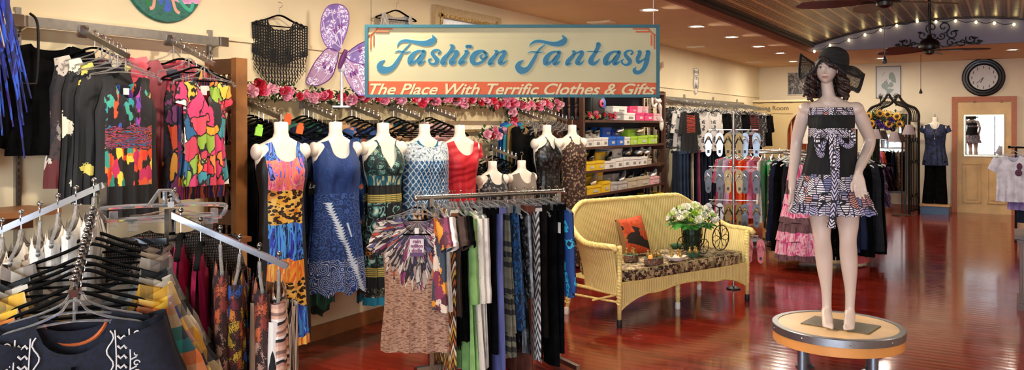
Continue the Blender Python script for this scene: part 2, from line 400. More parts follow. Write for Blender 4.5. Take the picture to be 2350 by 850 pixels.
# ------------------------------------------------------------ lights
EMB=NT('lit_lamp').fin('#ffffff',.5,emit='#fff2dc',es=60)
def lamp(loc,r,power,col=(1,.86,.68),rot=(0,0,0),sp=None,nm='lamp_light'):
    l=bpy.data.lights.new(nm,'AREA'); l.shape='DISK'; l.size=r*2; l.energy=power; l.color=col
    if sp: l.spread=sp
    o=bpy.data.objects.new(nm,l); COL.objects.link(o); o.location=loc; o.rotation_euler=rot; return o
m=MB(); m.lathe([(.062,0),(.10,0),(.105,-.008),(.098,-.012),(.066,-.006),(.062,.02)],24,caps=False); ring=m.mesh('trim_ring',plain('#efe6d6',.4,0,'lamp_trim',var=0))
m=MB(); m.lathe([(.001,-.004),(.05,-.006),(.064,0)],20,caps=False); lens=m.mesh('lens',EMB)
DL=[(-3.27,8.0-1.5*k,w) for k,w in((5,'nearest the camera'),(4,'second'),(3,'third'),(2,'fourth'),(1,'fifth'))]
rows=[(-3.27,y,'recessed ceiling lamp over the dress wall, off the top of the picture') for y in(.5,2,3.5,5,6.5)]
rows+=[(-3.23,8.0,'glowing square-looking recessed lamp just right above the hanging shop sign, nearest of the row'),
 (-3.28,9.65,'glowing recessed lamp, second from the left of the row along the tan ceiling'),(-3.26,11.05,'glowing recessed lamp, third from the left of the row along the tan ceiling'),
 (-3.3,12.6,'glowing recessed lamp, fourth from the left of the row, near the vault beam'),(-3.28,13.95,'glowing recessed lamp, fifth of the row, just left of the straw hat'),
 (-3.5,15.9,'smallest and farthest recessed lamp of the left row, beside the hat brim'),(-1.97,16.0,'round recessed lamp above the framed plant print on the back wall'),
 (.05,15.3,'round recessed lamp above the wall clock near the right edge')]
rows+=[(1.75,y,'recessed ceiling lamp on the right side, outside the picture') for y in(1,4,7,10,13)]
LP=[]
for x,y,lb in rows:
    t_=thing('recessed_lamp',lb,'ceiling lamp',(x,y,ZC-.001),0,'recessed ceiling lamps')
    for nm,me in(('trim_ring',ring),('lens',lens)):
        o=bpy.data.objects.new(nm,me); COL.objects.link(o); o.parent=t_
    LP.append((x,y))
    lamp((x,y,ZC-.03),.07,27 if x<-1 else 18,col=(1,.88,.72))
    if x<-3 and -1<y<13: lamp((x,y,ZC-.03),.05,10,rot=(0,-.75,0),sp=2.2)
for i,y in enumerate((1.5,5,9,12.5)):     # uplight strips hidden by the cove ledge
    pass
m=MB(); m.box((0,0,-.006),(.30,.16,.012)); m.box((0,0,-.014),(.24,.11,.006)); vm=m.mesh('ceiling_vent',plain('#e9dcc6',.5,0,'vent_white'))
for i,(px,py,lb) in enumerate(((1380,50,'white vent plate in the tan ceiling just above the shop sign'),(1600,107,'white vent plate in the tan ceiling between the sign and the beam'),(1732,142,'small far vent plate in the tan ceiling near the back corner'))):
    p=onZ(px,py,ZC) if py>HY else P(px,py,(ZC-EYE)*FPX/(HY-py)); o=bpy.data.objects.new('ceiling_vent',vm); COL.objects.link(o); o.location=(p.x,p.y,ZC); tag(o,lb,'vent','ceiling vents')
# world: bright overcast street light
W=bpy.data.worlds.new('World'); S.world=W; W.use_nodes=True; nt=W.node_tree
sky=nt.nodes.new('ShaderNodeTexSky'); sky.sky_type='NISHITA'; sky.sun_elevation=math.radians(50); sky.sun_rotation=math.radians(60); sky.sun_disc=False
nt.links.new(sky.outputs[0],nt.nodes['Background'].inputs[0]); nt.nodes['Background'].inputs[1].default_value=.9
m=MB(); m.box((-.6,-9,-.12),(40,11.2,.1)); struct('pavement',m,plain('#b9b5ad',.9,0,'pavement')); COL.objects['pavement'].name='ground'
# daylight coming through the street windows
for x,w,pw in((-2.9,2.2,80),(-.5,1.9,190),(1.85,2.0,300)):
    l=bpy.data.lights.new('daylight','AREA'); l.shape='RECTANGLE'; l.size=w; l.size_y=2.0; l.energy=pw; l.color=(.80,.88,1)
    o=bpy.data.objects.new('daylight',l); COL.objects.link(o); o.location=(x,-3.6,1.55); o.rotation_euler=(PI/2,0,0)
# ------------------------------------------------------------ ceiling fans, cords, fairy lights
FM=plain('#1d1512',.35,.5,'dark_bronze_fan'); BL=plain('#4a2418',.35,0,'dark_walnut_blade',var=.1,nscale=6)
def fan(x,y,zb,rot,lb,chain):
    t_=thing('ceiling_fan',lb,'ceiling fan',(x,y,zb),rot,'ceiling fans')
    top=vz(x)-zb
    m=MB(); m.tube([(0,0,.05),(0,0,top)],.016,10); m.build('rod',FM,t_)
    m=MB(); m.lathe([(.01,top-.07),(.05,top-.06),(.07,top-.02),(.07,top+.0)],20); m.build('canopy',FM,t_)
    m=MB(); m.lathe([(.02,.16),(.035,.12),(.09,.09),(.115,.05),(.118,0),(.11,-.02),(.06,-.03),(.058,-.06),(.03,-.075),(.004,-.08)],28); m.build('motor',FM,t_)
    for k in range(5):
        a=k*2*PI/5; M=Matrix.Rotation(a,4,'Z')@Matrix.Translation((0,0,-.028))@Matrix.Rotation(.2,4,'X')
        pr=[(.12,.028),(.2,.055),(.34,.082),(.5,.085),(.6,.062),(.64,.02)]
        poly=[(x_,w_) for x_,w_ in pr]+[(x_,-w_) for x_,w_ in reversed(pr)]
        m=MB(); m.add([(a_,b_,0) for a_,b_ in poly]+[(a_,b_,.009) for a_,b_ in poly],[tuple(range(12)),tuple(range(23,11,-1))]+[(i,(i+1)%12,(i+1)%12+12,i+12) for i in range(12)],M)
        bl=m.build('blade',BL,t_,smooth=False); m=MB(); m.box((.10,0,.004),(.12,.05,.012),M); m.build('blade_arm',FM,bl,smooth=False)
    L,cx,cy=chain
    m=MB(); m.tube([(cx,cy,-.07),(cx,cy,-.07-L)],.0028,6); m.build('pull_chain',FM,t_)
    m=MB(); m.lathe([(.002,-.05-L),(.008,-.07-L),(.02,-.10-L),(.018,-.115-L),(.002,-.12-L)],12,Matrix.Translation((cx,cy,0))); m.build('chain_knob',FM,t_)
f1=onZ
p=P(2133,105,9.55); fan(p.x,p.y,2.56,.25,'dark bronze ceiling fan with five walnut blades, wholly in view before the lunette',(.42,-.09,.02))
p=P(2030,0,6.15); fan(p.x,p.y,2.62,.75,'nearer ceiling fan, only its lower blades showing at the top edge',(.38,.03,.04))
t_=thing('string_lights','string of small warm bulbs draped along the edge of the vault arch','string lights',(0,VY-.05,0))
bp=[(1869,118),(1905,104),(1948,92),(1985,80),(2021,69),(2058,59),(2105,49),(2148,50),(2193,48),(2240,51),(2282,53),(2327,56)]
bm=MB(); bm.lathe([(.002,-.045),(.014,-.036),(.019,-.02),(.012,-.002),(.008,0)],10); bulb=bm.mesh('bulb',NT('warm_bulb').fin('#fff0c0',.4,emit='#ffe9a0',es=9))
pp=[onY(x,y,VY-.05) for x,y in bp]; w=[]
for i,q in enumerate(pp):
    w.append((q.x,0,q.z+.02))
    if i<len(pp)-1: r=pp[i+1]; w.append(((q.x+r.x)/2,0,(q.z+r.z)/2-.012))
    o=bpy.data.objects.new('bulb',bulb); COL.objects.link(o); o.parent=t_; o.location=(q.x,0,q.z+.02)
m=MB(); m.tube(cr(w,4),.005,6); m.build('cord',plain('#1a1a16',.5,0,'dark_cord'),t_)
# iron scroll ornament on the lunette
def spiral(cx,cz,r0,turns,a0,s=1,n=26,k=.12): 
    return [(cx+s*math.cos(a0+turns*2*PI*i/n)*r0*(1-(1-k)*i/n),0,cz+math.sin(a0+turns*2*PI*i/n)*r0*(1-(1-k)*i/n)) for i in range(n+1)]
c=onY(2152,85,VY-.03); t_=thing('scroll_ornament','black wrought iron scroll ornament with curled leaves on the lunette behind the fan','wall ornament',(c.x,VY-.03,c.z)); m=MB()
k=12.5/1850
for s in(-1,1):
    for cx,cz,r,tn,a0 in((12,22,14,1.2,-1.5),(30,6,13,1.3,2.2),(26,-14,10,1.2,.5),(48,-14,11,1.1,3.0),(66,-8,11,1.3,2.6),(80,-14,9,1.2,1.6),(8,2,9,1.3,3.4)):
        m.tube(spiral(s*cx*k,cz*k,r*k,tn,a0,s),.0085,6)
    m.tube(cr([(0,0,-.1),(s*.1,0,-.16),(s*.28,0,-.09),(s*.45,0,-.13),(s*.56,0,-.1)],6),.009,6)
    for lx,lz in((72,-6),(84,-14),(14,32),(36,12)): m.ell((s*lx*k,0,lz*k),(.035,.008,.016),8,6)
m.build('scroll',IRON,t_)
# clock
c=onY(2257,178,YB); t_=thing('wall_clock','round clock with a heavy black rim and pale dial on the back wall','clock',(c.x,YB-.005,c.z))
m=MB(); RX=Matrix.Rotation(PI/2,4,'X')
m.lathe([(.225,0),(.345,0),(.352,.03),(.33,.055),(.30,.05),(.285,.065),(.262,.062),(.245,.035),(.23,.03)],48,RX,caps=False); m.build('rim',plain('#141316',.3,.1,'black_rim'),t_)
m=MB(); m.lathe([(.001,.022),(.24,.022)],40,RX,caps=False); m.build('dial',plain('#d6d2cf',.4,0,'dial',var=.03),t_)
m=MB()
for i in range(12):
    a=i*PI/6; m.box((.188*math.sin(a),-.025,.188*math.cos(a)),(.012,.004,.05),None)
m.build('hour_marks',plain('#3a3636',.5,0,'clock_ink'),t_,smooth=False)
for nm,a,L,w_ in(('hour_hand',3.6,.11,.012),('minute_hand',3.95,.16,.008)):
    m=MB(); M=Matrix.Rotation(a,4,'Y'); m.box((0,-.03,L/2),(w_,.004,L),M); m.build(nm,plain('#151515',.4,0,'clock_hand'),t_,smooth=False)
# framed pictures on the back wall
def picture(px0,py0,px1,py1,Y,frame,mat,lb,fw=.02,mount=None):
    a=onY(px0,py0,Y); b=onY(px1,py1,Y); w=b.x-a.x; h=a.z-b.z
    t_=thing('framed_picture',lb,'picture',((a.x+b.x)/2,Y-.005,b.z)); m=MB()
    for c,d in(((0,0,fw/2),(w,.03,fw)),((0,0,h-fw/2),(w,.03,fw)),((-w/2+fw/2,0,h/2),(fw,.03,h-2*fw)),((w/2-fw/2,0,h/2),(fw,.03,h-2*fw))): m.box(c,d)
    m.build('frame',frame,t_,smooth=False); m=MB(); m.box((0,.004,h/2),(w-fw,.012,h-fw)); m.build('print',mat,t_,smooth=False); return t_,w,h
picture(1807,166,1872,218,YB,plain('#d8cfba',.4,0,'pale_frame'),p_swirl('grey_engraving',['#2e2e30','#77757a','#4c4c50','#a6a4a4','#3c3c40','#8c8a8c'],(2.2,1,2.2),2.4,3,interp='LINEAR'),'grey engraving in a thin pale frame left of the straw hat')
def plantprint(n):
    v=n.co(); x,y,z=n.xyz(v); d=n.vor(n.warp(n.co(scale=(1,1,1)),6,.08),9)[0]
    r=n.m2('SQRT',n.m2('ADD',n.m2('POWER',n.m2('MULTIPLY',x,1.25),2),n.m2('POWER',n.m2('MULTIPLY',n.m2('SUBTRACT',z,.32),.75),2)))
    f=n.m2('MULTIPLY',n.m2('LESS_THAN',r,.17),n.m2('LESS_THAN',d,.62))
    return n.mix(f,'#d3d6d8','#8fa0a0')
picture(2010,153,2068,225,YB,plain('#24201e',.4,0,'thin_black_frame'),p_zone('botanical_print',plantprint),'botanical print of a leafy plant in a thin black frame above the iron arbor',.012)
# ============================================================ GARMENT MAKERS
def topz(x,kw):
    ax=abs(x); z=-kw['drop']*max(0,ax-kw['neck']*.6)/.2*.2/ .2 if False else -kw['slope']*ax
    return z
def garment_mesh(name,mat,L=.65,sh=.20,bust=.22,waist=None,hem=.24,neck=.08,nf=.09,nb=.03,slope=.28,vneck=False,arm=.2,dep=.05,folds=5,amp=.012,
                 flat=False,tank=False,dtop=.02,nu=26,nv=16,ph=0.0,sleeve=None,body=False,seed=0,offz=0.0,depw=None,deph=None,waistz=.42,bst=0,hemwave=0,mi=None,onlybody=False):
    """front faces -y. hangs down from z=offz at the neck."""
    waist=bust if waist is None else waist; rr=random.Random(seed); p1,p2=rr.uniform(0,6),rr.uniform(0,6)
    depw=depw or dep; deph=deph or dep
    def hw(z):       # z: depth below the neck point, positive down
        if tank: tab=[(0,sh),(arm*.35,sh*.92),(arm*.75,bust*.9),(arm,bust),(waistz,waist),(L,hem)]
        else: tab=[(0,sh),(arm,bust),(waistz,waist),(L,hem)]
        return lerp(tab,z)
    def dp(z): return lerp([(0,dtop),(min(.2,L*.3),dep),(waistz,depw),(L,deph)],z)
    def make(side):
        nd_=nf if side<0 else nb
        def fn(u,v):
            s=-1+2*u; s=math.copysign(abs(s)**.85,s)
            x0=s*sh; t=-slope*abs(x0)
            if flat: t=0
            if abs(x0)<neck and not flat:
                q=abs(x0)/neck; t=-slope*neck-( nd_*(1-q) if vneck and side<0 else nd_*math.sqrt(max(0,1-q*q)) )
            zt=-t; zd=zt+(L-zt)*v**1.05
            h=hw(zd); x=s*h; e=math.sqrt(max(0,1-s*s*.995))
            y=side*dp(zd)*e**.8
            k=min(1,max(0,(zd-.12)/max(.2,L-.12)))
            y+=amp*k*math.sin(s*folds*PI+p1+side*.8)+amp*.5*k*math.sin(s*folds*1.9*PI+p2+zd*4)
            x+=amp*.4*k*math.cos(s*folds*PI+p2)
            if bst and side<0: y-=bst*sum(math.exp(-((x-c)/.055)**2-((zd-.24)/.07)**2) for c in(-.075,.075))
            return (x,y,offz-zd-hemwave*math.sin(s*9+p1)*k)
        return fn
    m=MB(); m.grid(make(-1),nu,nv); m.grid(make(1),nu,nv)
    if sleeve and not onlybody:
        L2,w,ang=sleeve[:3]
        for sx in(-1,1): sleeve_into(m,sx,sh,slope,L2,w,ang,offz,dtop)
    me=m.mesh(name,mat); return me
def sleeve_into(m,sx,sh,slope,L2,w,ang,offz,d):
    x0=sx*(sh-.02); z0=offz-slope*(sh)-.035; dx=math.sin(ang); dz=-math.cos(ang)
    def f(u,v):
        a=2*PI*u; r=w*(1-.15*v); wr=.006*math.sin(v*16)*v
        px=x0+sx*dx*L2*v; pz=z0+dz*L2*v
        # cross-section: local axes perpendicular to the sleeve
        return (px+math.cos(a)*r*abs(dz)*1.0+wr, math.sin(a)*r*.6, pz+math.cos(a)*r*sx*dx*1.0+ (0 if v>0 else .02)+wr)
    m.grid(f,12,8)
def pants_mesh(name,mat,L=1.0,w=.19,hem=.12,offz=0,dep=.04,rise=.28,seed=0,tp=.0):
    m=MB(); rr=random.Random(seed); p=rr.uniform(0,6)
    for s in(-1,1):
        def f(u,v,s=s):
            a=2*PI*u; z=L*v; h=lerp([(0,w/2+.004),(rise,w/2+.008),(L,hem)],z); c=s*lerp([(0,w/2),(rise,w/2),(L,w/2+.02)],z)
            r=1+.10*math.sin(a*3+p+z*3)*min(1,v*2)
            return (c+math.cos(a)*h*r,math.sin(a)*dep*r,offz-z)
        m.grid(f,16,14)
    m.box((0,0,offz-.015),(w*2+.01,dep*2+.006,.04))
    return m.mesh(name,mat)
def skirt_mesh(name,mat,L=.8,w=.16,hem=.26,offz=0,dep=.04,deph=.07,folds=7,amp=.012,tiers=(),seed=0,ragged=0):
    m=MB(); rr=random.Random(seed); p=rr.uniform(0,6)
    zs=[0]+list(tiers)+[L]
    for k in range(len(zs)-1):
        a0,b0=zs[k],zs[k+1]
        def f(u,v,a0=a0,b0=b0,k=k):
            a=2*PI*u; z=a0+(b0-a0)*v; h=lerp([(0,w),(L,hem)],z); d=lerp([(0,dep),(L,deph)],z)
            r=1+(amp/.15)*min(1,z/.15)*math.sin(a*folds+p+k)+(.06*v if len(zs)>2 else 0)
            return (math.cos(a)*h*r,math.sin(a)*d*r,offz-z-(ragged*math.sin(a*5+p) if v==1 else 0))
        m.grid(f,64,8)
    return m.mesh(name,mat)
def put(me,name,loc,rz,label,cat='clothing',group=None,parent=None,rot=None,sc=None):
    o=bpy.data.objects.new(name,me); COL.objects.link(o); o.location=loc; o.rotation_euler=rot if rot else (0,0,rz)
    if sc: o.scale=sc
    if parent is not None: o.parent=parent
    elif label: tag(o,label,cat,group)
    return o
# ---- hangers: origin at the rail, shoulders about 0.10 below
def hook_mesh(m,h=.10,r=.02):
    m.tube([(0,0,-h),(0,0,-r*1.2)]+[(-r*math.sin(a),0,r*.1+r*math.cos(a)*-1+ r*.0) if False else (r*math.sin(a)-0,0,-r*.0-r*math.cos(a)) for a in [k*.35 for k in range(0,12)]],.0019,6)
def hanger(kind):
    o=thing('clothes_hanger','x','hanger'); del o['label']
    m=MB()
    if kind=='velvet':
        m.tube(cr([(-.20,0,-.158),(-.185,0,-.142),(-.10,0,-.112),(-.035,0,-.084),(0,0,-.078),(.035,0,-.084),(.10,0,-.112),(.185,0,-.142),(.20,0,-.158)],4),.012,6,flat=(1.0,.55)); m.tube([(-.195,0,-.158),(.195,0,-.158)],.0045,6)
        mat=VELVET
    elif kind=='clear':
        m.tube(cr([(-.205,0,-.150),(-.20,0,-.16),(-.19,0,-.150),(-.185,0,-.135),(-.11,0,-.115),(-.04,0,-.085),(-.018,0,-.055),(0,0,-.05),(.018,0,-.055),(.04,0,-.085),(.11,0,-.115),(.185,0,-.135),(.19,0,-.15),(.20,0,-.16),(.205,0,-.15)],4),.007,6,flat=(1,.6))
        m.tube(cr([(-.185,0,-.137),(-.09,0,-.122),(0,0,-.115),(.09,0,-.122),(.185,0,-.137)],4),.004,6); m.tube([(0,0,-.055),(0,0,-.115)],.005,6)
        mat=CLEAR
    elif kind=='white':
        m.tube(cr([(-.20,0,-.155),(-.185,0,-.135),(-.09,0,-.11),(-.02,0,-.07),(0,0,-.06),(.02,0,-.07),(.09,0,-.11),(.185,0,-.135),(.20,0,-.155)],4),.008,6,flat=(1,.6)); m.tube([(-.19,0,-.14),(0,0,-.118),(.19,0,-.14)],.004,6); mat=FROST
    else:
        m.box((0,0,-.085),(.34,.008,.016)); m.tube([(-.16,0,-.085),(0,0,-.055),(.16,0,-.085)],.004,6)
        for s in(-1,1): m.box((s*.145,0,-.10),(.034,.02,.05)); m.tube([(s*.145,-.014,-.088),(s*.145,.014,-.088)],.006,6)
        mat=CLEAR
    m.build('body',mat,o)
    m=MB(); hook_mesh(m,.08); m.build('hook',CHROME,o); return proto(o)
HG={k:hanger(k) for k in('velvet','clear','white','clip')}
def hang(kind,loc,rz,label,group=None,tilt=None,sc=None): return dup(HG[kind],loc,rz,label,group,rot=(tilt[0],tilt[1],rz) if tilt else None,sc=sc)
OFF=-.074
# ============================================================ PRINTS
def streak(n):      # colourful abstract vertical streaks
    v=n.warp(n.co(scale=(40,10,15),rot=(0,.5,0)),1.2,1.0); r=n.xyz(n.vor(v,1)[1])[0]
    c=n.ramp(r,['#120d14','#a83a94','#1c1a22','#2b8f94','#15171e','#c8502a','#2f50a8','#2a2f1c','#e09a3a','#17131a','#3f9e8a','#6f3aa0','#100e12'])
    v2=n.warp(n.co(scale=(70,10,30),rot=(0,-.7,0)),1.5,1.0); r2=n.xyz(n.vor(v2,1)[1])[0]; c=n.mix(n.m2('GREATER_THAN',r2,.72),c,'#0e0c12')
    low=n.ramp(n.xyz(n.vor(v,1)[1])[1],['#d8381e','#1a1512','#e8822a','#2f8f7a','#1c1210','#e8c83c','#c02a58','#14100e','#d8502a'])
    mid=n.m2('FRACT',n.m2('MULTIPLY',n.noise(n.co(scale=(5,1,22)),1.5,3,1.0),6)); md=n.ramp(mid,['#1a1016','#c8502a','#14100e','#2a6a9a','#181218','#b83a6a','#0e0c0e'])
    z=n.m2('ADD',n.xyz(n.co())[2],n.m2('MULTIPLY',n.noise(n.co(),9,2),.10)); c=n.mix(n.m2('LESS_THAN',z,-.34),c,md); return n.mix(n.m2('LESS_THAN',z,-.46),c,low)
def tankprint(n):   # black borders, coloured centre panel
    x,y,z=n.xyz(n.co()); ax=n.m2('ABSOLUTE',x)
    edge=n.m2('GREATER_THAN',ax,n.m2('SUBTRACT',.125,n.m2('MULTIPLY',n.m2('GREATER_THAN',z,-.20),.025)))
    b=n.m2('MAXIMUM',edge,n.m2('LESS_THAN',z,-.70)); b=n.m2('MAXIMUM',b,n.m2('GREATER_THAN',z,-.145)); return n.mix(b,streak(n),'#060507')
PR={}
PR['tank']=p_zone('black_bordered_multicolour_print',tankprint)
PR['abstract']=p_patch('abstract_colour_block_print',['#d8334a','#f0a02a','#ece6d8','#2a5f8a','#e04a5c','#f3c24a','#222022','#c83a50','#e8863a','#3f8f9a','#f0e8da','#8fae3a','#d03a6a'],(13,13,9),'#17120f',.04,.12,1.2)
PR['abstract2']=p_patch('dark_abstract_print',['#3a4a8a','#d8502a','#20202a','#c03a4a','#e8a03a','#2a2a3a','#7a3a6a'],(14,14,7),'#141018',.06,.1,1.4)
PR['pinksheer']=p_swirl('pink_tie_dye_print',['#b8404e','#e0607a','#d84a5a','#f08a98'],(5,5,4),1,2,interp='LINEAR')
PR['browngraphic']=p_patch('dark_brown_graphic_print',['#20181a','#3a2a28','#8a8078','#18141a','#5a1a1a','#c8beb0','#2a1e1e'],(9,9,6),None,.05,.1)
PR['bluefringe']=p_swirl('royal_blue_and_violet_print',['#1a2f8a','#24309c','#161c50','#2a52c0','#2c1a6a'],(20,20,3),1.2,2)
PR['blueyellow']=p_swirl('blue_and_yellow_print',['#0f3f9a','#2a7ad8','#14204a','#c8b83a','#1a58c0'],(9,9,5),1.4,2)
def leo2(n):
    v=n.warp(n.co(scale=(26,26,44)),.9,.5); d=n.vor(v,1)[0]; f=n.m2('ADD',d,n.m2('MULTIPLY',n.m2('SUBTRACT',n.noise(v,1.7,2),.5),.7)); bg=n.ramp(n.noise(n.co(),9,2),['#d89a2a','#e8c060','#c87a24'],'LINEAR',[.35,.5,.65])
    return n.mix(n.m2('LESS_THAN',f,.50),bg,n.ramp(f,['#5a2e12','#150a06','#24120a'],'CONSTANT',[0,.22,.4]))
def bust1(n):
    v=n.co(scale=(1,1,1)); x,y,z=n.xyz(v)
    zz=n.m2('ADD',z,n.m2('MULTIPLY',n.m2('SUBTRACT',n.noise(n.co(scale=(6,6,3)),1.5,2),.5),.12))
    sv=n.co(scale=(20,20,3),rot=(0,.35,0)); f=n.noise(sv,1,3,1.6)
    blue=n.ramp(f,['#141c60','#2f6ae0','#0c1230','#4aa0f0','#2a3ac0','#0a0a18','#7a8af0'],'CONSTANT',[0,.34,.42,.47,.54,.6,.66])
    pink=n.ramp(f,['#f0609a','#f08a4a','#e04a90','#f7b0a0','#d83a8a'],'LINEAR',[.3,.42,.5,.6,.7])
    or_=n.ramp(f,['#e8622a','#f2b03a','#d8402a','#f6d060','#e03a5a'],'LINEAR',[.3,.42,.5,.6,.7]); lp=leo2(n)
    c=blue
    for z0,col in((-.15,n.mix(n.m2('GREATER_THAN',f,.52),pink,blue)),(-.26,pink),(-.335,lp),(-.56,blue),(-.80,or_),(-.93,lp),(-1.10,blue),(-1.30,or_)):
        c=n.mix(n.m2('LESS_THAN',zz,z0),c,col)
    w=n.m2('ADD',.115,n.m2('MULTIPLY',n.m2('MULTIPLY',n.m2('ADD',z,.55),n.m2('ADD',z,.55)),.10))
    return n.mix(n.m2('GREATER_THAN',n.m2('ABSOLUTE',n.m2('ADD',x,.0)),w),c,'#060507')
PR['bust1']=p_zone('blue_pink_and_leopard_panel_print',bust1,.5)
def bust2(n):
    v=n.co(); x,y,z=n.xyz(v); d=n.vor(n.warp(v,10,.03),24)[0]
    f=n.m2('SINE',n.m2('MULTIPLY',d,17)); base=n.mix(n.m2('GREATER_THAN',f,.35),'#142c60','#34589a')
    up=n.mix(n.m2('GREATER_THAN',n.noise(v,60,2),.62),'#18356e','#234684'); c=n.mix(n.m2('LESS_THAN',z,-.40),up,base)
    ln=n.m2('ADD',n.m2('ADD',x,n.m2('MULTIPLY',n.m2('ADD',z,.62),.42)),n.m2('MULTIPLY',n.noise(n.co(scale=(3,1,3)),2,1),.06))
    fe=n.m2('LESS_THAN',n.m2('ABSOLUTE',ln),n.m2('ADD',.006,n.m2('MULTIPLY',n.m2('FRACT',n.m2('MULTIPLY',z,52)),.026)))
    fe=n.m2('MULTIPLY',fe,n.m2('LESS_THAN',z,-.46))
    ln2=n.m2('ABSOLUTE',n.m2('SUBTRACT',n.m2('ADD',x,n.m2('MULTIPLY',n.m2('ADD',z,.8),.3)),.10)); fe2=n.m2('MULTIPLY',n.m2('LESS_THAN',ln2,.006),n.m2('LESS_THAN',n.m2('ABSOLUTE',n.m2('ADD',z,.66)),.05))
    fl=n.m2('MULTIPLY',n.m2('LESS_THAN',z,-.86),n.m2('GREATER_THAN',n.m2('SINE',n.m2('MULTIPLY',n.vor(v,16)[0],34)),.8))
    return n.mix(n.m2('MAXIMUM',n.m2('MAXIMUM',fe,fe2),n.m2('MULTIPLY',fl,.9)),c,'#c8d4e4')
PR['bust2']=p_zone('navy_batik_print',bust2)
def florz(n,bg,c1,c2,c3,sc=11,warp=.03,k=26):
    v=n.warp(n.co(),9,warp); d=n.vor(v,sc)[0]; d2=n.m2('ADD',d,n.m2('MULTIPLY',n.m2('SINE',n.m2('MULTIPLY',n.noise(v,sc*1.3,1),k)),.10))
    return n.ramp(d2,[c2,c1,c3,bg,c1,bg],'CONSTANT',[0,.13,.24,.33,.47,.53])
def bust3(n):
    z=n.xyz(n.co())[2]; a=florz(n,'#10201e','#3f7f7c','#c0a060','#8ab0a0',17); b=n.mix(n.m2('GREATER_THAN',n.noise(n.co(scale=(34,34,7)),1,2),.55),'#0f5a70','#b8b48a')
    c=n.ramp(n.wave(n.co(scale=(1,1,1)),22,1.5,'Z',prof='SAW'),['#b8903a','#1a1a12','#8a9a4a','#d8c070'])
    d=florz(n,'#0a1012','#7fb0a6','#d0d8c0','#35625c',9.5); o=n.m2('GREATER_THAN',n.noise(n.co(scale=(5,5,5)),1.2,1),.6); d2=n.mix(n.m2('MULTIPLY',o,.85),d,florz(n,'#1a140c','#d07a2a','#f0c060','#8a3a1a',11))
    e=florz(n,'#08080a','#8a8a6a','#d8d0b0','#3a3a2a',20)
    r=a
    for z0,k in((-.30,b),(-.37,'#15150f'),(-.44,c),(-.50,d2),(-.98,c),(-1.05,'#0b0b0b'),(-1.13,e),(-1.2,'#1d7f9a')): r=n.mix(n.m2('LESS_THAN',z,z0),r,k)
    return r
PR['bust3']=p_zone('teal_orange_border_print',bust3)
PR['teal']=cloth('#15688a',.5)
def netprint(n):
    v=n.co(scale=(1,1,.8)); x,y,z=n.xyz(v); k=44
    a=n.m2('ABSOLUTE',n.m2('SINE',n.m2('MULTIPLY',n.m2('ADD',x,n.m2('MULTIPLY',z,.75)),k*2))); b=n.m2('ABSOLUTE',n.m2('SINE',n.m2('MULTIPLY',n.m2('SUBTRACT',x,n.m2('MULTIPLY',z,.75)),k*2)))
    g=n.m2('LESS_THAN',n.m2('MINIMUM',a,b),.34); sp=n.m2('GREATER_THAN',n.noise(v,90,2),.5); c=n.mix(n.m2('MULTIPLY',g,n.m2('ADD',.45,n.m2('MULTIPLY',sp,.55))),'#15527e','#d4dce2')
    top=n.ramp(n.noise(v,70,2),['#3a5668','#b8c4cc','#e4e8ea'],'CONSTANT',[0,.40,.58]); return n.mix(n.m2('GREATER_THAN',z,-.155),c,top)
PR['net']=p_zone('silver_beaded_net_over_blue',netprint,.4)
def redmat():
    n=NT('draped_red_jersey'); n.bump(n.wave(n.co(scale=(.8,1,1),rot=(0,.35,0)),5,5,'Z',ds=1.2),.22,.02); return n.fin('#c81e2c',.55)
PR['red']=redmat()
PR['sequin']=p_patch('black_sequins',['#0c0c0e','#16161a','#050506','#3a3c40','#0a0a0c'],(60,60,60),None,rough=.3)
PR['brownfloral']=p_floral('brown_small_floral',"#3a241c",'#8a6a52','#b89a7a',34)
PR['greydamask']=p_floral('grey_damask_print','#1e1e22','#6a6a70','#8a8a90',28)
PR['taupeknit']=p_stripe('taupe_rib_knit',['#7a6e66','#94877c','#6a5f58'],40,'X')
PR['greenvelvet']=p_swirl('dark_green_velvet',['#06140e','#0c2a1c','#123a28'],(10,10,2),1,2,interp='LINEAR')
PR['greencrinkle']=p_swirl('crinkled_green_cotton',['#0a2a20','#145040','#1e6a56','#0c3a2c'],(26,26,2),.8,2,interp='LINEAR')
PR['leotan']=p_leo('tan_leopard_print',30,'#b08a62','#2a1a10','#7a5638')
PR['paisley']=p_floral('blue_and_coral_paisley','#1f3f7a','#d0603a','#e8c8a0',14,c3='#2a7aa0')
PR['tanborder']=p_floral('tan_paisley_print','#c0946a','#7a3a2a','#3a5a5a',16)
BLK=cloth('#050506'); BLK2=cloth('#08080b',.95); NAVY=cloth('#141d3a'); DGRY=cloth('#22242a')
WHT=cloth('#e6e0d8'); PALE=cloth('#e8cfc8')
# ============================================================ LEFT WALL: chrome rail and its two arms
def rail_arm(p0,p1,label,group,parent=None,n=6,sq=.018):
    """square sloping waterfall arm with ball-topped hooks"""
    t_=thing('waterfall_arm',label,'display arm',p0,0,group); d=Vector(p1)-Vector(p0); L=d.length; q=d.to_track_quat('X','Z').to_matrix().to_4x4()
    m=MB(); m.box((L/2,0,0),(L,sq*.7,sq*1.6),q); m.box((0,0,0),(.02,.05,.07),q); m.build('bar',CHROME2,t_,smooth=False)
    pk=[]
    for i in range(n):
        f=(i+.6)/n; c=d*f; m=MB(); m.tube([c+Vector((0,0,.01)),c+Vector((0,0,.032))],.0035,6); m.ell(c+Vector((0,0,.038)),.009,8,6); m.build('hook_pin',CHROME,t_); pk.append(Vector(p0)+c+Vector((0,0,.022)))
    return t_,pk
XR=XW+.10
z=2.2; a=onX(48,52,XR); b=onX(505,100,XR)
t_=thing('hanging_rail','chrome rectangular rail on slotted uprights along the upper left wall','clothes rail',(XW,0,0))
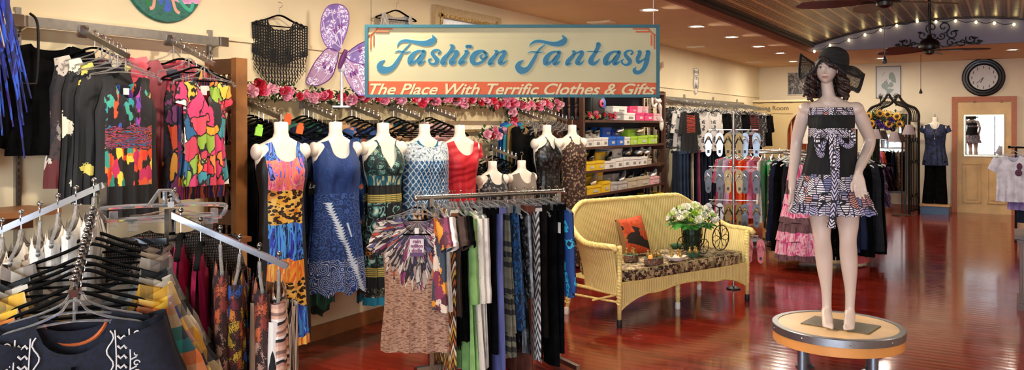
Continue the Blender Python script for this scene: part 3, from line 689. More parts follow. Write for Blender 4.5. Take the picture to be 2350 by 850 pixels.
m=MB(); m.box((.10,(a.y+b.y)/2,z),(.018,b.y-a.y+.05,.055)); m.build('bar',CHROME2,t_,smooth=False)
for y,zb in((2.285,.95),(3.505,0.0)):
    m=MB(); m.box((.012,y,(2.28+zb)/2),(.024,.03,2.28-zb)); u=m.build('upright',CHROME2,t_,smooth=False)
    m=MB()
    for k in range(34): m.box((.025,y,2.2-k*.036),(.002,.006,.018))
    m.build('slots',plain('#241f1c',.7),u,smooth=False)
    m=MB(); m.prism([(0,-.06),(.10,-.03),(.10,.03),(0,.03)],-.006,.006,Matrix.Translation((.01,y,z))); m.build('bracket',CHROME,t_,smooth=False)
for y in(a.y-.02,b.y+.03):
    m=MB(); m.box((.10,y,z),(.024,.06,.062)); m.build('end_cap',CHROME,t_,smooth=False)
def xarm(px,py,ex,ey,label,X0=XR,X1=-4.0,n=6,gr='sloping display arms on the left wall rail'):
    p0=onX(px,py,X0); p1=onX(ex,ey,X1); p1.y=p0.y; return rail_arm(p0,p1,label,gr,n=n)
_,pk1=xarm(190,72,272,128,'sloping chrome arm holding the black tops, left one on the wall rail')
_,pk2=xarm(388,92,466,146,'sloping chrome arm holding the bright print tops, right one on the wall rail')
def face(loc,extra=0): return PI/2+extra      # local -y turned to +X
# garments on arm 1
for i,q in enumerate(pk1[1:]): hang('velvet' if i==0 else 'clear',q,PI/2+R.uniform(-.25,.1),'black velvet hanger at the wall end of the black-top arm' if i==0 else 'clear plastic hanger crowded on the arm of black tops','hangers on the black-top arm' if i else None)
g=lambda **k: garment_mesh(**k)
put(g(name='m',mat=BLK,L=.62,sh=.17,bust=.19,hem=.22,neck=.09,sleeve=(.50,.07,.25),offz=OFF,seed=1),'black_blouse',pk1[0]+Vector((0,-.20,.0)),PI/2-.2,'long-sleeved black top at the far left end of the wall rail')
put(g(name='m',mat=PR['browngraphic'],L=.74,sh=.16,bust=.18,hem=.20,offz=OFF,tank=True,seed=2),'printed_tunic',pk1[1]+Vector((.0,-.06,-.03)),PI/2-.2,'dark brown graphic print tunic behind the black tops on the wall rail')
put(g(name='m',mat=p_patch('black_and_white_dot_panel',['#07070a','#09090b','#050507','#e8e2c8','#08080a','#0a0a0a','#060608','#050506'],(15,15,12)),L=.78,sh=.14,bust=.17,hem=.19,offz=OFF,tank=True,seed=3),'black_tunic',pk1[2]+Vector((0,-.04,-.02)),PI/2-.2,'black sleeveless tunic with pale patches beside the multicolour tank')
put(g(name='m',mat=p_patch('black_with_yellow_and_white_blocks',['#060608','#07070a','#050507','#060606','#08080a','#d8c860','#070709','#060608','#dcd8d0','#050506','#060607','#070708'],(14,14,14)),L=.78,sh=.14,bust=.165,hem=.18,offz=OFF,tank=True,seed=4),'black_tunic',pk1[3]+Vector((0,-.02,-.02)),PI/2-.15,'black sleeveless tunic with white side stripe tucked behind the multicolour tank')
t1=put(g(name='m',mat=PR['tank'],L=.78,sh=.135,bust=.165,waist=.16,hem=.175,neck=.08,nf=.12,nb=.05,tank=True,arm=.22,offz=OFF-.02,dep=.045,seed=5,amp=.008),'tank_top',pk1[5]+Vector((.02,-.01,-.02)),PI/2-.12,'black-bordered tank top with a multicolour streaked front panel, foremost on its arm')
m=MB(); m.box((0,-.0,-.20),(.03,.004,.035)); m.build('size_tag',plain('#e8e6e2',.5,var=0),t1,smooth=False)
# arm 2
for i,q in enumerate(pk2[1:]): hang('velvet' if i in(1,3) else 'clear',q+Vector((0,-.05,0)),PI/2-.05+R.uniform(-.2,.1),'black velvet hanger on the arm of bright print tops' if i in(1,3) else 'clear plastic hanger on the arm of bright print tops','hangers on the print-top arm')
put(g(name='m',mat=PR['pinksheer'],L=.68,sh=.16,bust=.17,hem=.19,neck=.09,sleeve=(.32,.085,.35),offz=OFF,seed=8,amp=.02),'pink_blouse',pk2[1]+Vector((0,-.14,-.0)),PI/2-.1,'sheer pink ruffled blouse at the wall end of the bright print tops')
put(g(name='m',mat=cloth('#a85a62'),L=.80,sh=.15,bust=.16,hem=.18,offz=OFF,tank=True,seed=9),'rose_dress',pk2[1]+Vector((.04,-.10,-.02)),PI/2-.1,'dusty rose sleeveless dress behind the print tops')
put(g(name='m',mat=PR['abstract2'],L=.78,sh=.14,bust=.15,hem=.16,offz=OFF,tank=True,seed=10,amp=.018,folds=8),'print_tunic',pk2[3]+Vector((0,-.06,-.02)),PI/2-.05,'dark blue and orange crinkled print tunic behind the colour-block top')
put(g(name='m',mat=p_stripe('purple_orange_dark_print',['#2a1a3a','#b8502a','#1a1420','#8a2a5a','#3a3a6a'],9,'X',3),L=.76,sh=.14,bust=.15,hem=.16,offz=OFF,tank=True,seed=14,amp=.02),'print_tunic',pk2[4]+Vector((0,-.02,-.02)),PI/2-.05,'purple and rust tiger print tunic whose hem shows below the colour-block top')
t2=put(g(name='m',mat=PR['abstract'],L=.63,sh=.13,bust=.142,waist=.135,hem=.152,neck=.068,nf=.16,nb=.03,vneck=True,arm=.2,offz=OFF-.02,seed=11,amp=.014,sleeve=(.10,.07,.3)),'colour_block_top',pk2[5]+Vector((.02,-.07,-.02)),PI/2-.02,'cap-sleeved top in red, orange, white and blue colour blocks outlined in black')
m=MB(); m.box((0,-.0,-.17),(.04,.004,.055)); m.build('size_tag',plain('#dcd8d4',.5,var=0),t2,smooth=False)
# blue fringed scarf and tunic at the left edge
q=Vector((-4.22,1.93,2.25))
m=MB()
for k in range(30):
    y=q.y-.16+.32*k/29; L=.52+.18*math.sin(k*1.7)+.1*math.sin(k*.5); m.tube([(q.x+.03*math.sin(k),y,q.z+.35),(q.x+.03*math.sin(k+1),y+.01,q.z),(q.x+.02*math.sin(k+2),y+.004*k%3,q.z-L)],[.02,.014,.004],6)
tag(m.build('fringed_scarf',PR['bluefringe']),'royal blue fringed scarf hanging at the upper left corner','scarf')
put(g(name='m',mat=PR['blueyellow'],L=1.0,sh=.17,bust=.19,hem=.22,offz=0,tank=True,seed=12),'blue_tunic',(-4.38,1.87,2.42),PI/2,'blue and yellow print tunic half hidden behind the fringed scarf at the left edge')
m=MB(); m.tube(cr([(0,-.02,0),(0,.05,0),(0,.075,.03),(0,.08,.3),(0,.04,.36)],5),.007,8); h=m.build('hook',IRON); h.location=(-4.25,2.17,1.86); h.name='wall_hook'; tag(h,'black curved metal hook beside the blue scarf','hook')
# wooden wall shelf far left
t_=thing('wall_shelf','brown wooden wall shelf at the left edge under the black tops','shelf',(XW,1.9,1.2)); 
m=MB(); m.box((.16,0,0),(.32,.9,.03)); m.build('shelf_board',plain('#8a5a34',.45,nscale=6,var=.12),t_,smooth=False)
m=MB(); m.box((.03,0,-.06),(.03,.9,.09)); m.build('back_rail',plain('#6a3a22',.5,nscale=6),t_,smooth=False)
t_=thing('storage_cabinet','low wooden cabinet against the wall behind the chrome rack','cabinet',(XW+.26,2.4,0))
m=MB(); m.box((0,0,.46),(.48,2.0,.92)); m.build('body',plain('#a98352',.5,nscale=6,var=.1),t_,smooth=False); m=MB(); m.box((.0,0,.94),(.52,2.04,.03)); m.build('top',plain('#7a4a2a',.4,nscale=6),t_,smooth=False)
for k in(-1,0,1):
    m=MB(); m.box((.245,k*.66,.47),(.012,.6,.8)); d=m.build('door',plain('#9a7446',.5,nscale=6),t_,smooth=False)
# round painting
c=onX(375,0,XW); t_=thing('round_painting','round painting of bare legs on green grass below a pink sky, at the top edge','painting',(XW,3.17,2.575),PI/2)
def paint(n):
    x,y,z=n.xyz(n.co()); zz=n.m2('ADD',z,n.m2('MULTIPLY',n.noise(n.co(),6,3),.06))
    sky_=n.ramp(n.noise(n.co(scale=(1,1,3)),7,3),['#d88ac0','#e8a8d0','#b878b8'],'LINEAR',[.3,.5,.7]); gr=n.ramp(n.noise(n.co(scale=(2,1,5)),6,3),['#0c4a44','#1a7060','#125048'],'LINEAR',[.3,.5,.7])
    return n.mix(n.m2('LESS_THAN',zz,-.11),sky_,gr)
m=MB(); RX2=Matrix.Rotation(PI/2,4,'X'); m.lathe([(.001,.022),(.275,.022),(.282,.012),(.282,0)],56,RX2,caps=False); m.build('disc',p_zone('painted_disc',paint,.5),t_)
for nm,pts,r,col in(('painted_leg',[(-.06,.0),(-.075,-.10),(-.085,-.19),(-.11,-.205)],.012,'#e0a890'),('painted_leg',[(.01,.0),(.04,-.10),(.07,-.19),(.10,-.21)],.012,'#e0a890'),('painted_flowers',[(-.04,-.17),(-.01,-.12),(.03,-.18),(0,-.2),(.02,-.14)],.016,'#3a5fc0'),('painted_leaves',[(-.12,-.02),(-.13,-.1),(-.12,-.19)],.018,'#1f7a3a'),('painted_dragon',[(.08,-.1),(.13,-.16),(.18,-.18),(.2,-.13)],.014,'#3fb090'),('painted_hill',[(.11,0),(.12,-.08),(.15,-.10)],.022,'#8a4030')):
    m=MB(); m.tube([(x,-.023,z) for x,z in cr(pts,5)],r,6,flat=(1,.12) if False else None,M=Matrix.Diagonal((1,.15,1,1))@Matrix.Translation((0,-.12,0))); m.build(nm,plain(col,.6),t_)
# ============================================================ lattice screen
t_=thing('lattice_screen','brown wooden screen with turned spindles standing out from the wall beside the colour-block top','screen',(XW,3.50,0))
WD=plain('#8a5a2e',.45,nscale=7,var=.14); WD2=plain('#5e3a20',.5,nscale=10,var=.12)
m=MB(); 
m.box((.31,0,1.04),(.045,.09,2.08)); m.box((.02,0,1.04),(.035,.06,2.08)); m.build('post',WD,t_,smooth=False)
for z0 in(.12,.62,1.05,1.47,2.03):
    m=MB(); m.box((.165,0,z0),(.26,.035,.10)); m.build('cross_rail',WD2,t_,smooth=False)
def spindle(m,x,y,z0,z1,r=.013):
    h=z1-z0; pr=[(0,.5),(.05,.9),(.08,.5),(.2,.8),(.36,1.1),(.44,.6),(.47,1.1),(.5,1.15),(.53,1.1),(.56,.6),(.64,1.1),(.8,.8),(.92,.5),(.95,.9),(1,.5)]
    m.lathe([(r*b,z0+h*a) for a,b in pr],10,Matrix.Translation((x,y,0)))
for z0,z1 in((.17,.57),(.67,1.0),(1.10,1.42),(1.52,1.98)):
    for k in range(4 if z1<1.5 else 3):
        m=MB(); spindle(m,.08+.055*k+(0 if z1<1.5 else .025),0,z0,z1,.017); m.build('spindle',WD2,t_)
# ============================================================ garland shelf with arms, busts and dresses
ROS=[plain('#e88aa8',.6,var=.12,nscale=40),plain('#f2b4c4',.6,var=.1,nscale=40),plain('#c0203a',.6,var=.12,nscale=40),plain('#d83050',.6,var=.1,nscale=40)]
SMALLW=plain('#ece6cc',.6,var=.05)
LEAF=plain('#2f4a28',.6,var=.25,nscale=30)
def rose_mesh(mat,r=.035,seed=0):
    m=MB(); rr=random.Random(seed)
    for lay,(k,rad,tl) in enumerate(((3,.3,1.35),(5,.55,1.05),(6,.85,.65))):
        for i in range(k):
            a=2*PI*i/k+lay*.5+rr.uniform(-.15,.15)
            def f(u,v,a=a,rad=rad,tl=tl):
                s=(u-.5)*2; rr_=rad*(.25+.75*v**.7)*r; aa=a+s*.62*(1-.3*v*v); z=r*(tl*v-.25*v*v*s*s)
                return (rr_*math.cos(aa),rr_*math.sin(aa),z*.8-.2*r)
            m.grid(f,4,4)
    return m.mesh('rose',mat,ang=None)
RSM=[rose_mesh(mm,.038,i) for i,mm in enumerate(ROS)]
def leaves(m,c,n,spread,rr,size=.035):
    for _ in range(n):
        p=Vector(c)+Vector([rr.uniform(-k,k) for k in spread]); M=Matrix.Translation(p)@Matrix.Rotation(rr.uniform(0,6.3),4,'Z')@Matrix.Rotation(rr.uniform(-1.2,1.2),4,'Y'); s=size*rr.uniform(.7,1.3)
        m.add([(0,0,0),(s*.5,s*.3,.004),(s,0,0),(s*.5,-s*.3,.004),(s*.5,0,-.004)],[(0,4,1),(1,4,2),(2,4,3),(3,4,0)],M)
def garland(name,pts,label,dens=.095,seed=1,group=None):
    rr=random.Random(seed); t_=thing('flower_garland',label,'garland',pts[0],0,group); P0=Vector(pts[0]); m=MB(); w=MB(); L=0
    cum=[]; 
    for a,b in zip(pts,pts[1:]):
        a,b=Vector(a),Vector(b); n=max(1,int((b-a).length/dens))
        for i in range(n):
            c=a.lerp(b,(i+rr.random()*.6)/n)-P0; c.z+=rr.uniform(-.025,.03); leaves(m,c,16,(.05,.06,.05),rr,.05)
            for _ in range(7): q=c+Vector((rr.uniform(0,.06),rr.uniform(-.06,.06),rr.uniform(-.05,.05))); w.ell(q,.007,5,4)
            for r_ in range(2 if rr.random()<.55 else 1):
                k=rr.choice((0,0,0,1,1,2,3)); o=bpy.data.objects.new('rose',RSM[k]); COL.objects.link(o); o.parent=t_
                o.location=c+Vector((.045+.02*rr.random(),rr.uniform(-.045,.045),rr.uniform(-.03,.03))); o.rotation_euler=(rr.uniform(-.5,.3),PI/2+rr.uniform(-.6,.3),rr.uniform(-1.3,.1)); o.scale=[rr.uniform(.95,1.45)]*3
    m.tube([Vector(p)-P0 for p in pts],.008,6); m.build('leaves',LEAF,t_,ang=None); w.build('filler_blossoms',SMALLW,t_); return t_
zz=1.885; garland('g',[(-4.42,3.62,zz),(-4.42,4.6,zz-.02),(-4.42,5.6,zz),(-4.42,6.6,zz-.01),(-4.42,8.2,zz-.02)],'long garland of pink and red roses along the top of the dress wall',.068,3)
g1=onX(1165,235,-4.45); g2=onX(1165,312,-4.45)
garland('g',[(-4.44,g1.y,1.86),(-4.44,g1.y+.02,1.58)],'short vertical rose garland hanging right of the framed picture',.07,5)
g3=onX(1098,318,-4.42); garland('g',[(-4.42,g3.y,1.56),(-4.42,g1.y,1.555)],'rose garland with pale blossoms under the framed picture',.07,6)
t_=thing('slat_shelf','long narrow cream board holding the hanging arms under the rose garland','shelf',(XW,5.9,1.79)); m=MB(); m.box((.03,0,-.02),(.06,4.7,.16)); m.build('board',plain('#cdbb92',.6,nscale=5),t_,smooth=False)
m=MB(); m.box((.06,0,.05),(.12,4.7,.015)); m.build('ledge',plain('#d8c8a0',.6),t_,smooth=False)
# torso form
def torso_rings(w=1.0,L=.62):
    pr=[(0.10,.035,.035),(.095,.047,.045),(.03,.046,.045),(.0,.055,.052),(-.03,.11,.06),(-.055,.165,.065),(-.09,.185,.07),(-.15,.175,.08),(-.22,.165,.10),(-.28,.155,.105),(-.36,.13,.085),(-.42,.118,.08),(-.50,.122,.078),(-.55,.122,.076),(-.60,.10,.06)]
    return [(z,a*w,b) for z,a,b in pr if z>-L]
def torso_mesh():
    m=MB(); rings=[]
    for z,a,b in torso_rings():
        r=[]
        for k in range(28):
            t=2*PI*k/28; x=a*math.cos(t); y=b*math.sin(t)
            if y<0: y-=.035*sum(math.exp(-((x-c)/.05)**2-((z+.24)/.06)**2) for c in(-.075,.075))
            r.append((x,y,z))
        rings.append(r)
    m.ring_loft(rings)
    for s in(-1,1): m.ell((s*.165,0,-.095),(.035,.055,.055),14,10)
    return m.mesh('torso',WHITEP,ang=None)
TOR=torso_mesh()
m_=MB(); m_.tube([(0,0,.09),(0,0,.15)],.006,8); m_.tube([(.02*math.sin(a),0,.17-.02*math.cos(a)) for a in [k*.4 for k in range(12)]],.003,6); m_.lathe([(.03,.097),(.03,.103),(.006,.107)],14); TH_=m_.mesh('hanging_hook',CHROME)
def bust(px,py,X,label,rz=PI/2,sc=1.0,group='white torso forms hung along the dress wall'):
    p=onX(px,py,X); p.z-=.10*sc; t_=thing('torso_form',label,'mannequin',p,rz,group)
    for nm,me in(('torso',TOR),('hanging_hook',TH_)):
        o=bpy.data.objects.new(nm,me); COL.objects.link(o); o.parent=t_
    t_.scale=(sc,)*3; return t_
def on(t_,me,nm='dress',lb=None):
    o=bpy.data.objects.new(nm,me); COL.objects.link(o); o.parent=t_
    if lb: o['label']=lb
    return o
XB=-4.06
kw=dict(dtop=.072,dep=.118,depw=.10,bst=.03,slope=.33,nu=36,nv=26,amp=.01)
arms=[]
ords=['first','second','third','fourth','fifth','sixth','seventh','eighth','ninth']
bx=[(645,280),(770,280),(879,282),(974,285),(1055,287),(1130,370),(1197,368),(1255,287),(1313,287)]
for i,(px,py) in enumerate(bx):
    yb=onX(px,py,XB).y; low=i in(5,6); z0=1.80 if not low else 1.42
    lab='sloping arm with ball hooks, %s from the left under the rose garland'%ords[i]
    t_,pk=rail_arm((XW+.06,yb+.07,z0),(XB-.09,yb+.07,z0-.10),lab,'sloping arms under the rose garland',n=7); arms.append((pk,yb,low))
    for j,q in enumerate(pk): hang('velvet' if i<7 else 'clear',q+Vector((0,0,-.02)),PI/2-.35+.05*j,('black velvet hanger' if i<7 else 'clear hanger')+' fanned on the %s arm from the left under the roses'%ords[i],'hangers on the %s arm under the roses'%ords[i],tilt=(0,0))
def behind(i,mats,labels,Ls,j0=1,step=1,dy=0,**k):
    pk,yb,low=arms[i]
    for n_,(mt,lb,L) in enumerate(zip(mats,labels,Ls)):
        q=pk[min(6,j0+n_*step)]; kk=dict(sh=.18,bust=.20,hem=.25,offz=OFF,amp=.018,folds=6,seed=i*9+n_); kk.update(k)
        put(garment_mesh('m',mt,L=L,**kk),lb[0],q+Vector((0,dy,-.02)),PI/2-.12,lb[1])
behind(0,[BLK,BLK2,BLK],[('black_dress','long black dress hanging nearest the wooden screen behind the leopard panel dress'),('black_dress','second long black dress squeezed behind the leopard panel dress'),('black_dress','black velvet dress directly behind the first torso form')],[1.45,1.4,1.42],dy=-.05)
behind(1,[PR['greenvelvet'],PR['greencrinkle'],NAVY],[('green_dress','dark green velvet dress with a hang tag between the first two torso forms'),('green_skirt','crinkled teal green dress whose ragged hem shows below the navy dress'),('navy_top','navy long-sleeved top behind the navy batik dress')],[1.45,1.38,.8],dy=-.06,hemwave=.03)
behind(2,[PR['leotan'],PR['tanborder']],[('leopard_dress','tan leopard print dress between the navy and the floral torso forms'),('print_dress','long tan paisley dress left of the floral halter dress')],[1.25,1.3],dy=-.05)
behind(2,[PR['paisley']],[('print_dress','blue and coral paisley long-sleeved dress behind the floral halter dress')],[1.2],j0=4,dy=-.09,sleeve=(.62,.06,.12))
behind(3,[cloth('#154a5a'),PR['tanborder']],[('teal_dress','dark teal dress behind the beaded net torso form'),('print_dress','tan paisley dress with wide hem left of the beaded net form')],[1.2,1.1],dy=-.05)
behind(4,[PALE,cloth('#d8a8a4')],[('white_jacket','white crinkled jacket behind the red draped dress'),('pink_jacket','pale pink sheer jacket behind the red draped dress')],[.75,.8],sleeve=(.5,.055,.1))
behind(5,[DGRY,PR['greydamask']],[('grey_top','dark grey top behind the low damask torso form'),('grey_top','grey damask top behind the low damask torso form')],[.8,.8])
behind(6,[BLK,p_swirl('blue_grey_print',['#2a3a4a','#5a6a7a','#1a2028'],(12,12,5))],[('black_blouse','black top behind the low taupe torso form'),('print_blouse','blue grey print top behind the low taupe torso form')],[.8,.8])
behind(7,[cloth('#174a9a'),cloth('#2a8a9a'),cloth('#8a6a3a'),BLK],[('blue_dress','royal blue dress hanging left of the black sequin form'),('turquoise_dress','turquoise dress hanging left of the black sequin form'),('olive_dress','olive brown dress beside the black sequin form'),('black_dress','black dress hidden behind the black sequin form')],[.95,.95,1.0,1.2],dy=-.22)
behind(8,[PR['brownfloral'],cloth('#4a2a20')],[('brown_dress','brown floral dress behind the rightmost torso form'),('brown_dress','plain dark brown dress behind the rightmost torso form')],[1.35,1.3])
B=[bust(*bx[0],XB,'torso form in a leopard, blue and pink panel dress, first from the wooden screen',PI/2-.35),bust(*bx[1],XB,'torso form in a navy batik dress with a white feathery diagonal',PI/2-.35),
 bust(*bx[2],XB,'torso form in a teal, orange and black floral halter dress',PI/2-.35),bust(*bx[3],XB,'torso form in a silver beaded net over a teal dress',PI/2-.35),bust(*bx[4],XB,'torso form in a draped red cap-sleeve dress',PI/2-.35),
 bust(*bx[5],XB,'low torso form in a dark grey damask tank top',PI/2-.35,.9),bust(*bx[6],XB,'low torso form in a taupe ribbed top',PI/2-.35,.9),bust(*bx[7],XB,'torso form in a black sequin halter dress',PI/2-.35),bust(*bx[8],XB,'torso form in a long brown floral dress next to the shoe shelves',PI/2-.35)]
on(B[0],garment_mesh('m',PR['bust1'],L=1.36,sh=.135,bust=.178,waist=.15,hem=.20,neck=.085,nf=.13,nb=.06,tank=True,arm=.2,deph=.11,seed=21,**kw))
on(B[1],garment_mesh('m',PR['bust2'],L=1.10,sh=.14,bust=.178,waist=.17,hem=.22,neck=.08,nf=.13,nb=.05,tank=True,arm=.2,deph=.12,seed=22,folds=4,hemwave=.02,**kw))
on(B[2],garment_mesh('m',PR['bust3'],L=1.26,sh=.11,bust=.175,waist=.14,hem=.20,neck=.085,nf=.22,nb=.06,vneck=True,tank=True,arm=.2,waistz=.36,deph=.13,seed=23,folds=6,**{**kw,'amp':.02}))
on(B[3],garment_mesh('m',PR['teal'],L=1.15,sh=.13,bust=.172,waist=.15,hem=.19,neck=.09,nf=.06,nb=.04,tank=True,deph=.11,seed=24,**kw))
sh_=on(B[3],garment_mesh('m',PR['net'],L=.68,sh=.19,bust=.215,waist=.21,hem=.225,neck=.115,nf=.05,nb=.03,deph=.16,seed=25,arm=.12,**{**kw,'dep':.135,'depw':.13,'dtop':.085}),'net_shawl')
on(B[4],garment_mesh('m',PR['red'],L=1.0,sh=.19,bust=.18,waist=.145,hem=.19,neck=.10,nf=.13,nb=.03,arm=.16,deph=.11,seed=26,sleeve=(.10,.06,.3),**kw))
on(B[5],garment_mesh('m',PR['greydamask'],L=.75,sh=.13,bust=.178,waist=.15,hem=.2,neck=.085,nf=.11,nb=.05,tank=True,deph=.11,seed=27,**kw),'tank_top')
on(B[6],garment_mesh('m',PR['taupeknit'],L=.75,sh=.17,bust=.18,waist=.15,hem=.2,neck=.08,nf=.12,nb=.05,deph=.11,seed=28,**kw),'ribbed_top')
on(B[7],garment_mesh('m',PR['sequin'],L=.85,sh=.08,bust=.178,waist=.15,hem=.2,neck=.06,nf=.13,nb=.05,tank=True,deph=.11,seed=29,vneck=True,**kw))
on(B[8],garment_mesh('m',PR['brownfloral'],L=1.42,sh=.10,bust=.178,waist=.17,hem=.24,neck=.07,nf=.09,nb=.05,tank=True,deph=.14,seed=30,**{**kw,'amp':.02,'folds':7}))
m=MB(); m.box((0,-.05,-.45),(.05,.003,.09)); ht=m.build('hang_tag',BLK,None,smooth=False); 
q=onX(707,430,-4.02); ht.location=q-Vector((0,0,-.45)); ht.rotation_euler=(0,0,PI/2-.3); tag(ht,'black hang tag with silver script on the dark green dress','tag')
text('Le',.045,CHROME,'lettering',ht,M=Matrix.Translation((0,-.053,-.44)),shear=.3)
for px,py,cl,lb in((594,302,'#9ad84a','lime green size marker on a hanger at the left of the first torso form'),(688,298,'#e8622a','orange size marker on a hanger right of the first torso form'),(660,276,'#e8562a','orange size marker on a hanger behind the first torso form')):
    q=onX(px,py,-4.03); m=MB(); m.box((0,0,0),(.045,.012,.055)); m.box((0,0,.035),(.03,.014,.02)); o=m.build('size_marker',plain(cl,.5,var=0),smooth=False); o.location=q; o.rotation_euler=(0,.2,PI/2-.35); tag(o,lb,'size marker','hanger size markers')
# ============================================================ WALL DECORATION, left
# macrame shawl
c=onX(642,38,XW+.05); t_=thing('macrame_shawl','black crocheted shawl with swagged fringe displayed high on the wall','shawl',(XW+.05,c.y,c.z),PI/2-.25)
KN=plain('#0b0b0d',.85,var=.1); rr=random.Random(4)
m=MB()
def shx(u): return -.215+.43*u
def ztop(x): ax=abs(x); return -.28*ax+(.0 if ax>.10 else -.10*math.sqrt(max(0,1-(ax/.10)**2)))
for k in range(23):
    x=shx(k/22); zt=ztop(x); zb=-.27-.08*(1-abs(x)/.215) ; m.tube([(x,-.01,zt),(x*.98,-.016,(zt+zb)/2),(x,-.012,zb)],.0055,5)
for k in range(13):
    d=k/12; m.tube([(x,-.014,ztop(x)+(-.27-.08*(1-abs(x)/.215)-ztop(x))*d+.004*math.sin(x*160)) for x in [shx(j/40) for j in range(41)]],.0045,5)
m.build('crochet_yoke',KN,t_); m=MB()
for k in range(19):
    x=shx(.02+.96*k/18); zb=-.30-.30*(1-abs(x)/.215)**.8; zt=-.24
    n=int((zt-zb)/.018); m.tube([(x+.004*math.sin(i*1.3),-.012,zt+(zb-zt)*i/max(1,n)) for i in range(n+1)],.0042,5)
    if k<18:
        x2=shx(.02+.96*(k+1)/18); zb2=-.30-.30*(1-abs(x2)/.215)**.8
        for q in range(13):
            za=-.26-q*.027
            if za<min(zb,zb2)-.01: break
            m.tube(cr([(x,-.012,za),((x+x2)/2,-.014,za-.026),(x2,-.012,za)],4),.0024,4)
m.build('fringe',KN,t_)
hang('velvet',(XW+.05,c.y,c.z+.085),PI/2-.25,'black velvet hanger holding the crocheted shawl on the wall')
# beaded top high on the wall
c=onX(895,18,XW+.05); hang('velvet',(XW+.12,c.y,c.z+.05),PI/2-.3,'black hanger with a long hook high on the wall above the hanging sign')
put(garment_mesh('m',p_stripe('beaded_black_and_cream',['#e0d8c8','#2a2a2e','#b8b0a4'],30,'X',2),L=.5,sh=.17,bust=.19,hem=.2,neck=.115,nf=.2,offz=-.0,tank=True,seed=31),'beaded_top',(XW+.12,c.y,c.z-.02),PI/2-.3,'beaded black and cream strap top high on the wall, mostly behind the sign')
# gilt frames
def wallpic(py0,y0,y1,z0,z1,frame,inner,lb,fw,mat):
    t_=thing('gilt_frame',lb,'picture',(XW,(y0+y1)/2,z0),PI/2); w=y1-y0; h=z1-z0
    for c,d in(((0,-.02,fw/2),(w,.05,fw)),((0,-.02,h-fw/2),(w,.05,fw)),((-w/2+fw/2,-.02,h/2),(fw,.05,h-2*fw)),((w/2-fw/2,-.02,h/2),(fw,.05,h-2*fw))):
        m=MB(); m.box(c,d); m.build('frame_side',frame,t_,smooth=False)
    m=MB(); f2=fw+.012
    for c,d in(((0,-.045,fw-.01),(w-fw,.02,.03)),((0,-.045,h-fw+.01),(w-fw,.02,.03)),((-w/2+fw-.01,-.045,h/2),(.03,.02,h-fw)),((w/2-fw+.01,-.045,h/2),(.03,.02,h-fw))): m.box(c,d)
    m.build('inner_moulding',inner,t_,smooth=False)
    m=MB(); m.box((0,-.008,h/2),(w-fw,.01,h-fw)); m.build('mount',mat[0],t_,smooth=False)
    if len(mat)>1: m=MB(); m.box((0,-.016,h/2),(w-fw-.22,.006,h-fw-.2)); m.build('artwork',mat[1],t_,smooth=False)
    return t_
def gilt():
    n=NT('ornate_gilt'); f=n.vor(n.co(),60)[0]; n.bump(f,.8,.01); return n.fin(n.ramp(f,['#3a2a14','#a8884a','#e0c888'],'LINEAR',[0,.4,.8]),.35,.6)
GI=gilt()
wallpic(0,onX(990,10,XW).y,onX(1142,40,XW).y,2.12,2.76,plain('#b8a27a',.45,.2,'champagne_frame'),GI,'large champagne frame with ornate gilt inner edge high on the wall above the sign',.10,(plain('#d8d6da',.25),))
wallpic(0,onX(1003,230,XW).y,onX(1150,300,XW).y,1.585,2.08,plain('#c0a468',.4,.3,'pale_gilt_frame'),plain('#e8dcc0',.5),'framed picture of draped figures in a pale mount just under the hanging sign',.045,(plain('#e6d6be',.6),p_swirl('draped_figures',['#3a3434','#e4dccf','#8a7a6a','#c8a23a','#2c2628','#b8b0a8'],(7,7,5),2,2,interp='LINEAR')))
# butterfly on a stand
tB=6.1; c=P(785,140,tB)
t_=thing('butterfly_wings','large glittery purple butterfly with pink lower wings on a white stand','butterfly decoration',c,TH); k=tB/FPX
def glit(c1,c2,nm):
    n=NT(nm); v=n.co(); f=n.vor(v,130)[1]; s=n.xyz(f)[0]; blotch=n.noise(v,9,2,1.0); sp=n.m2('MULTIPLY',n.m2('GREATER_THAN',s,.55),n.m2('GREATER_THAN',blotch,.46))
    return n.fin(n.mix(sp,n.ramp(blotch,[c1,c2],'LINEAR',[.35,.65]),'#f0e4f4'),.35)
WP=glit('#6f4a9c','#a07ac8','purple_glitter'); WK=glit('#b88aa8','#8f5a9c','pink_purple_glitter')
def wing(pts,mat,nm,dy=0):
    poly=cr([((x-785)*k,(140-y)*k) for x,y in pts],6,True); m=MB(); m.prism(poly,dy-.004,dy+.004); w=m.build(nm,mat,t_,smooth=False)
    m=MB(); m.tube([(x,dy,z) for x,z in poly],.0055,6,closed=True); 
    m.build('wire_edge',plain('#7a4a90',.4,.3),w)
    return w
w1=wing([(775,118),(752,108),(738,80),(738,45),(750,18),(768,10),(788,14),(800,32),(798,62),(788,92)],WP,'upper_wing')
w2=wing([(776,120),(752,112),(738,125),(722,145),(704,182),(708,194),(730,196),(756,182),(768,160)],WK,'lower_wing')
w3=wing([(792,126),(806,112),(828,98),(850,92),(868,104),(862,130),(838,146),(806,140)],WP,'upper_wing',.03)
w4=wing([(788,132),(806,142),(832,150),(846,176),(848,210),(824,218),(802,196),(788,165)],WK,'lower_wing',.03)
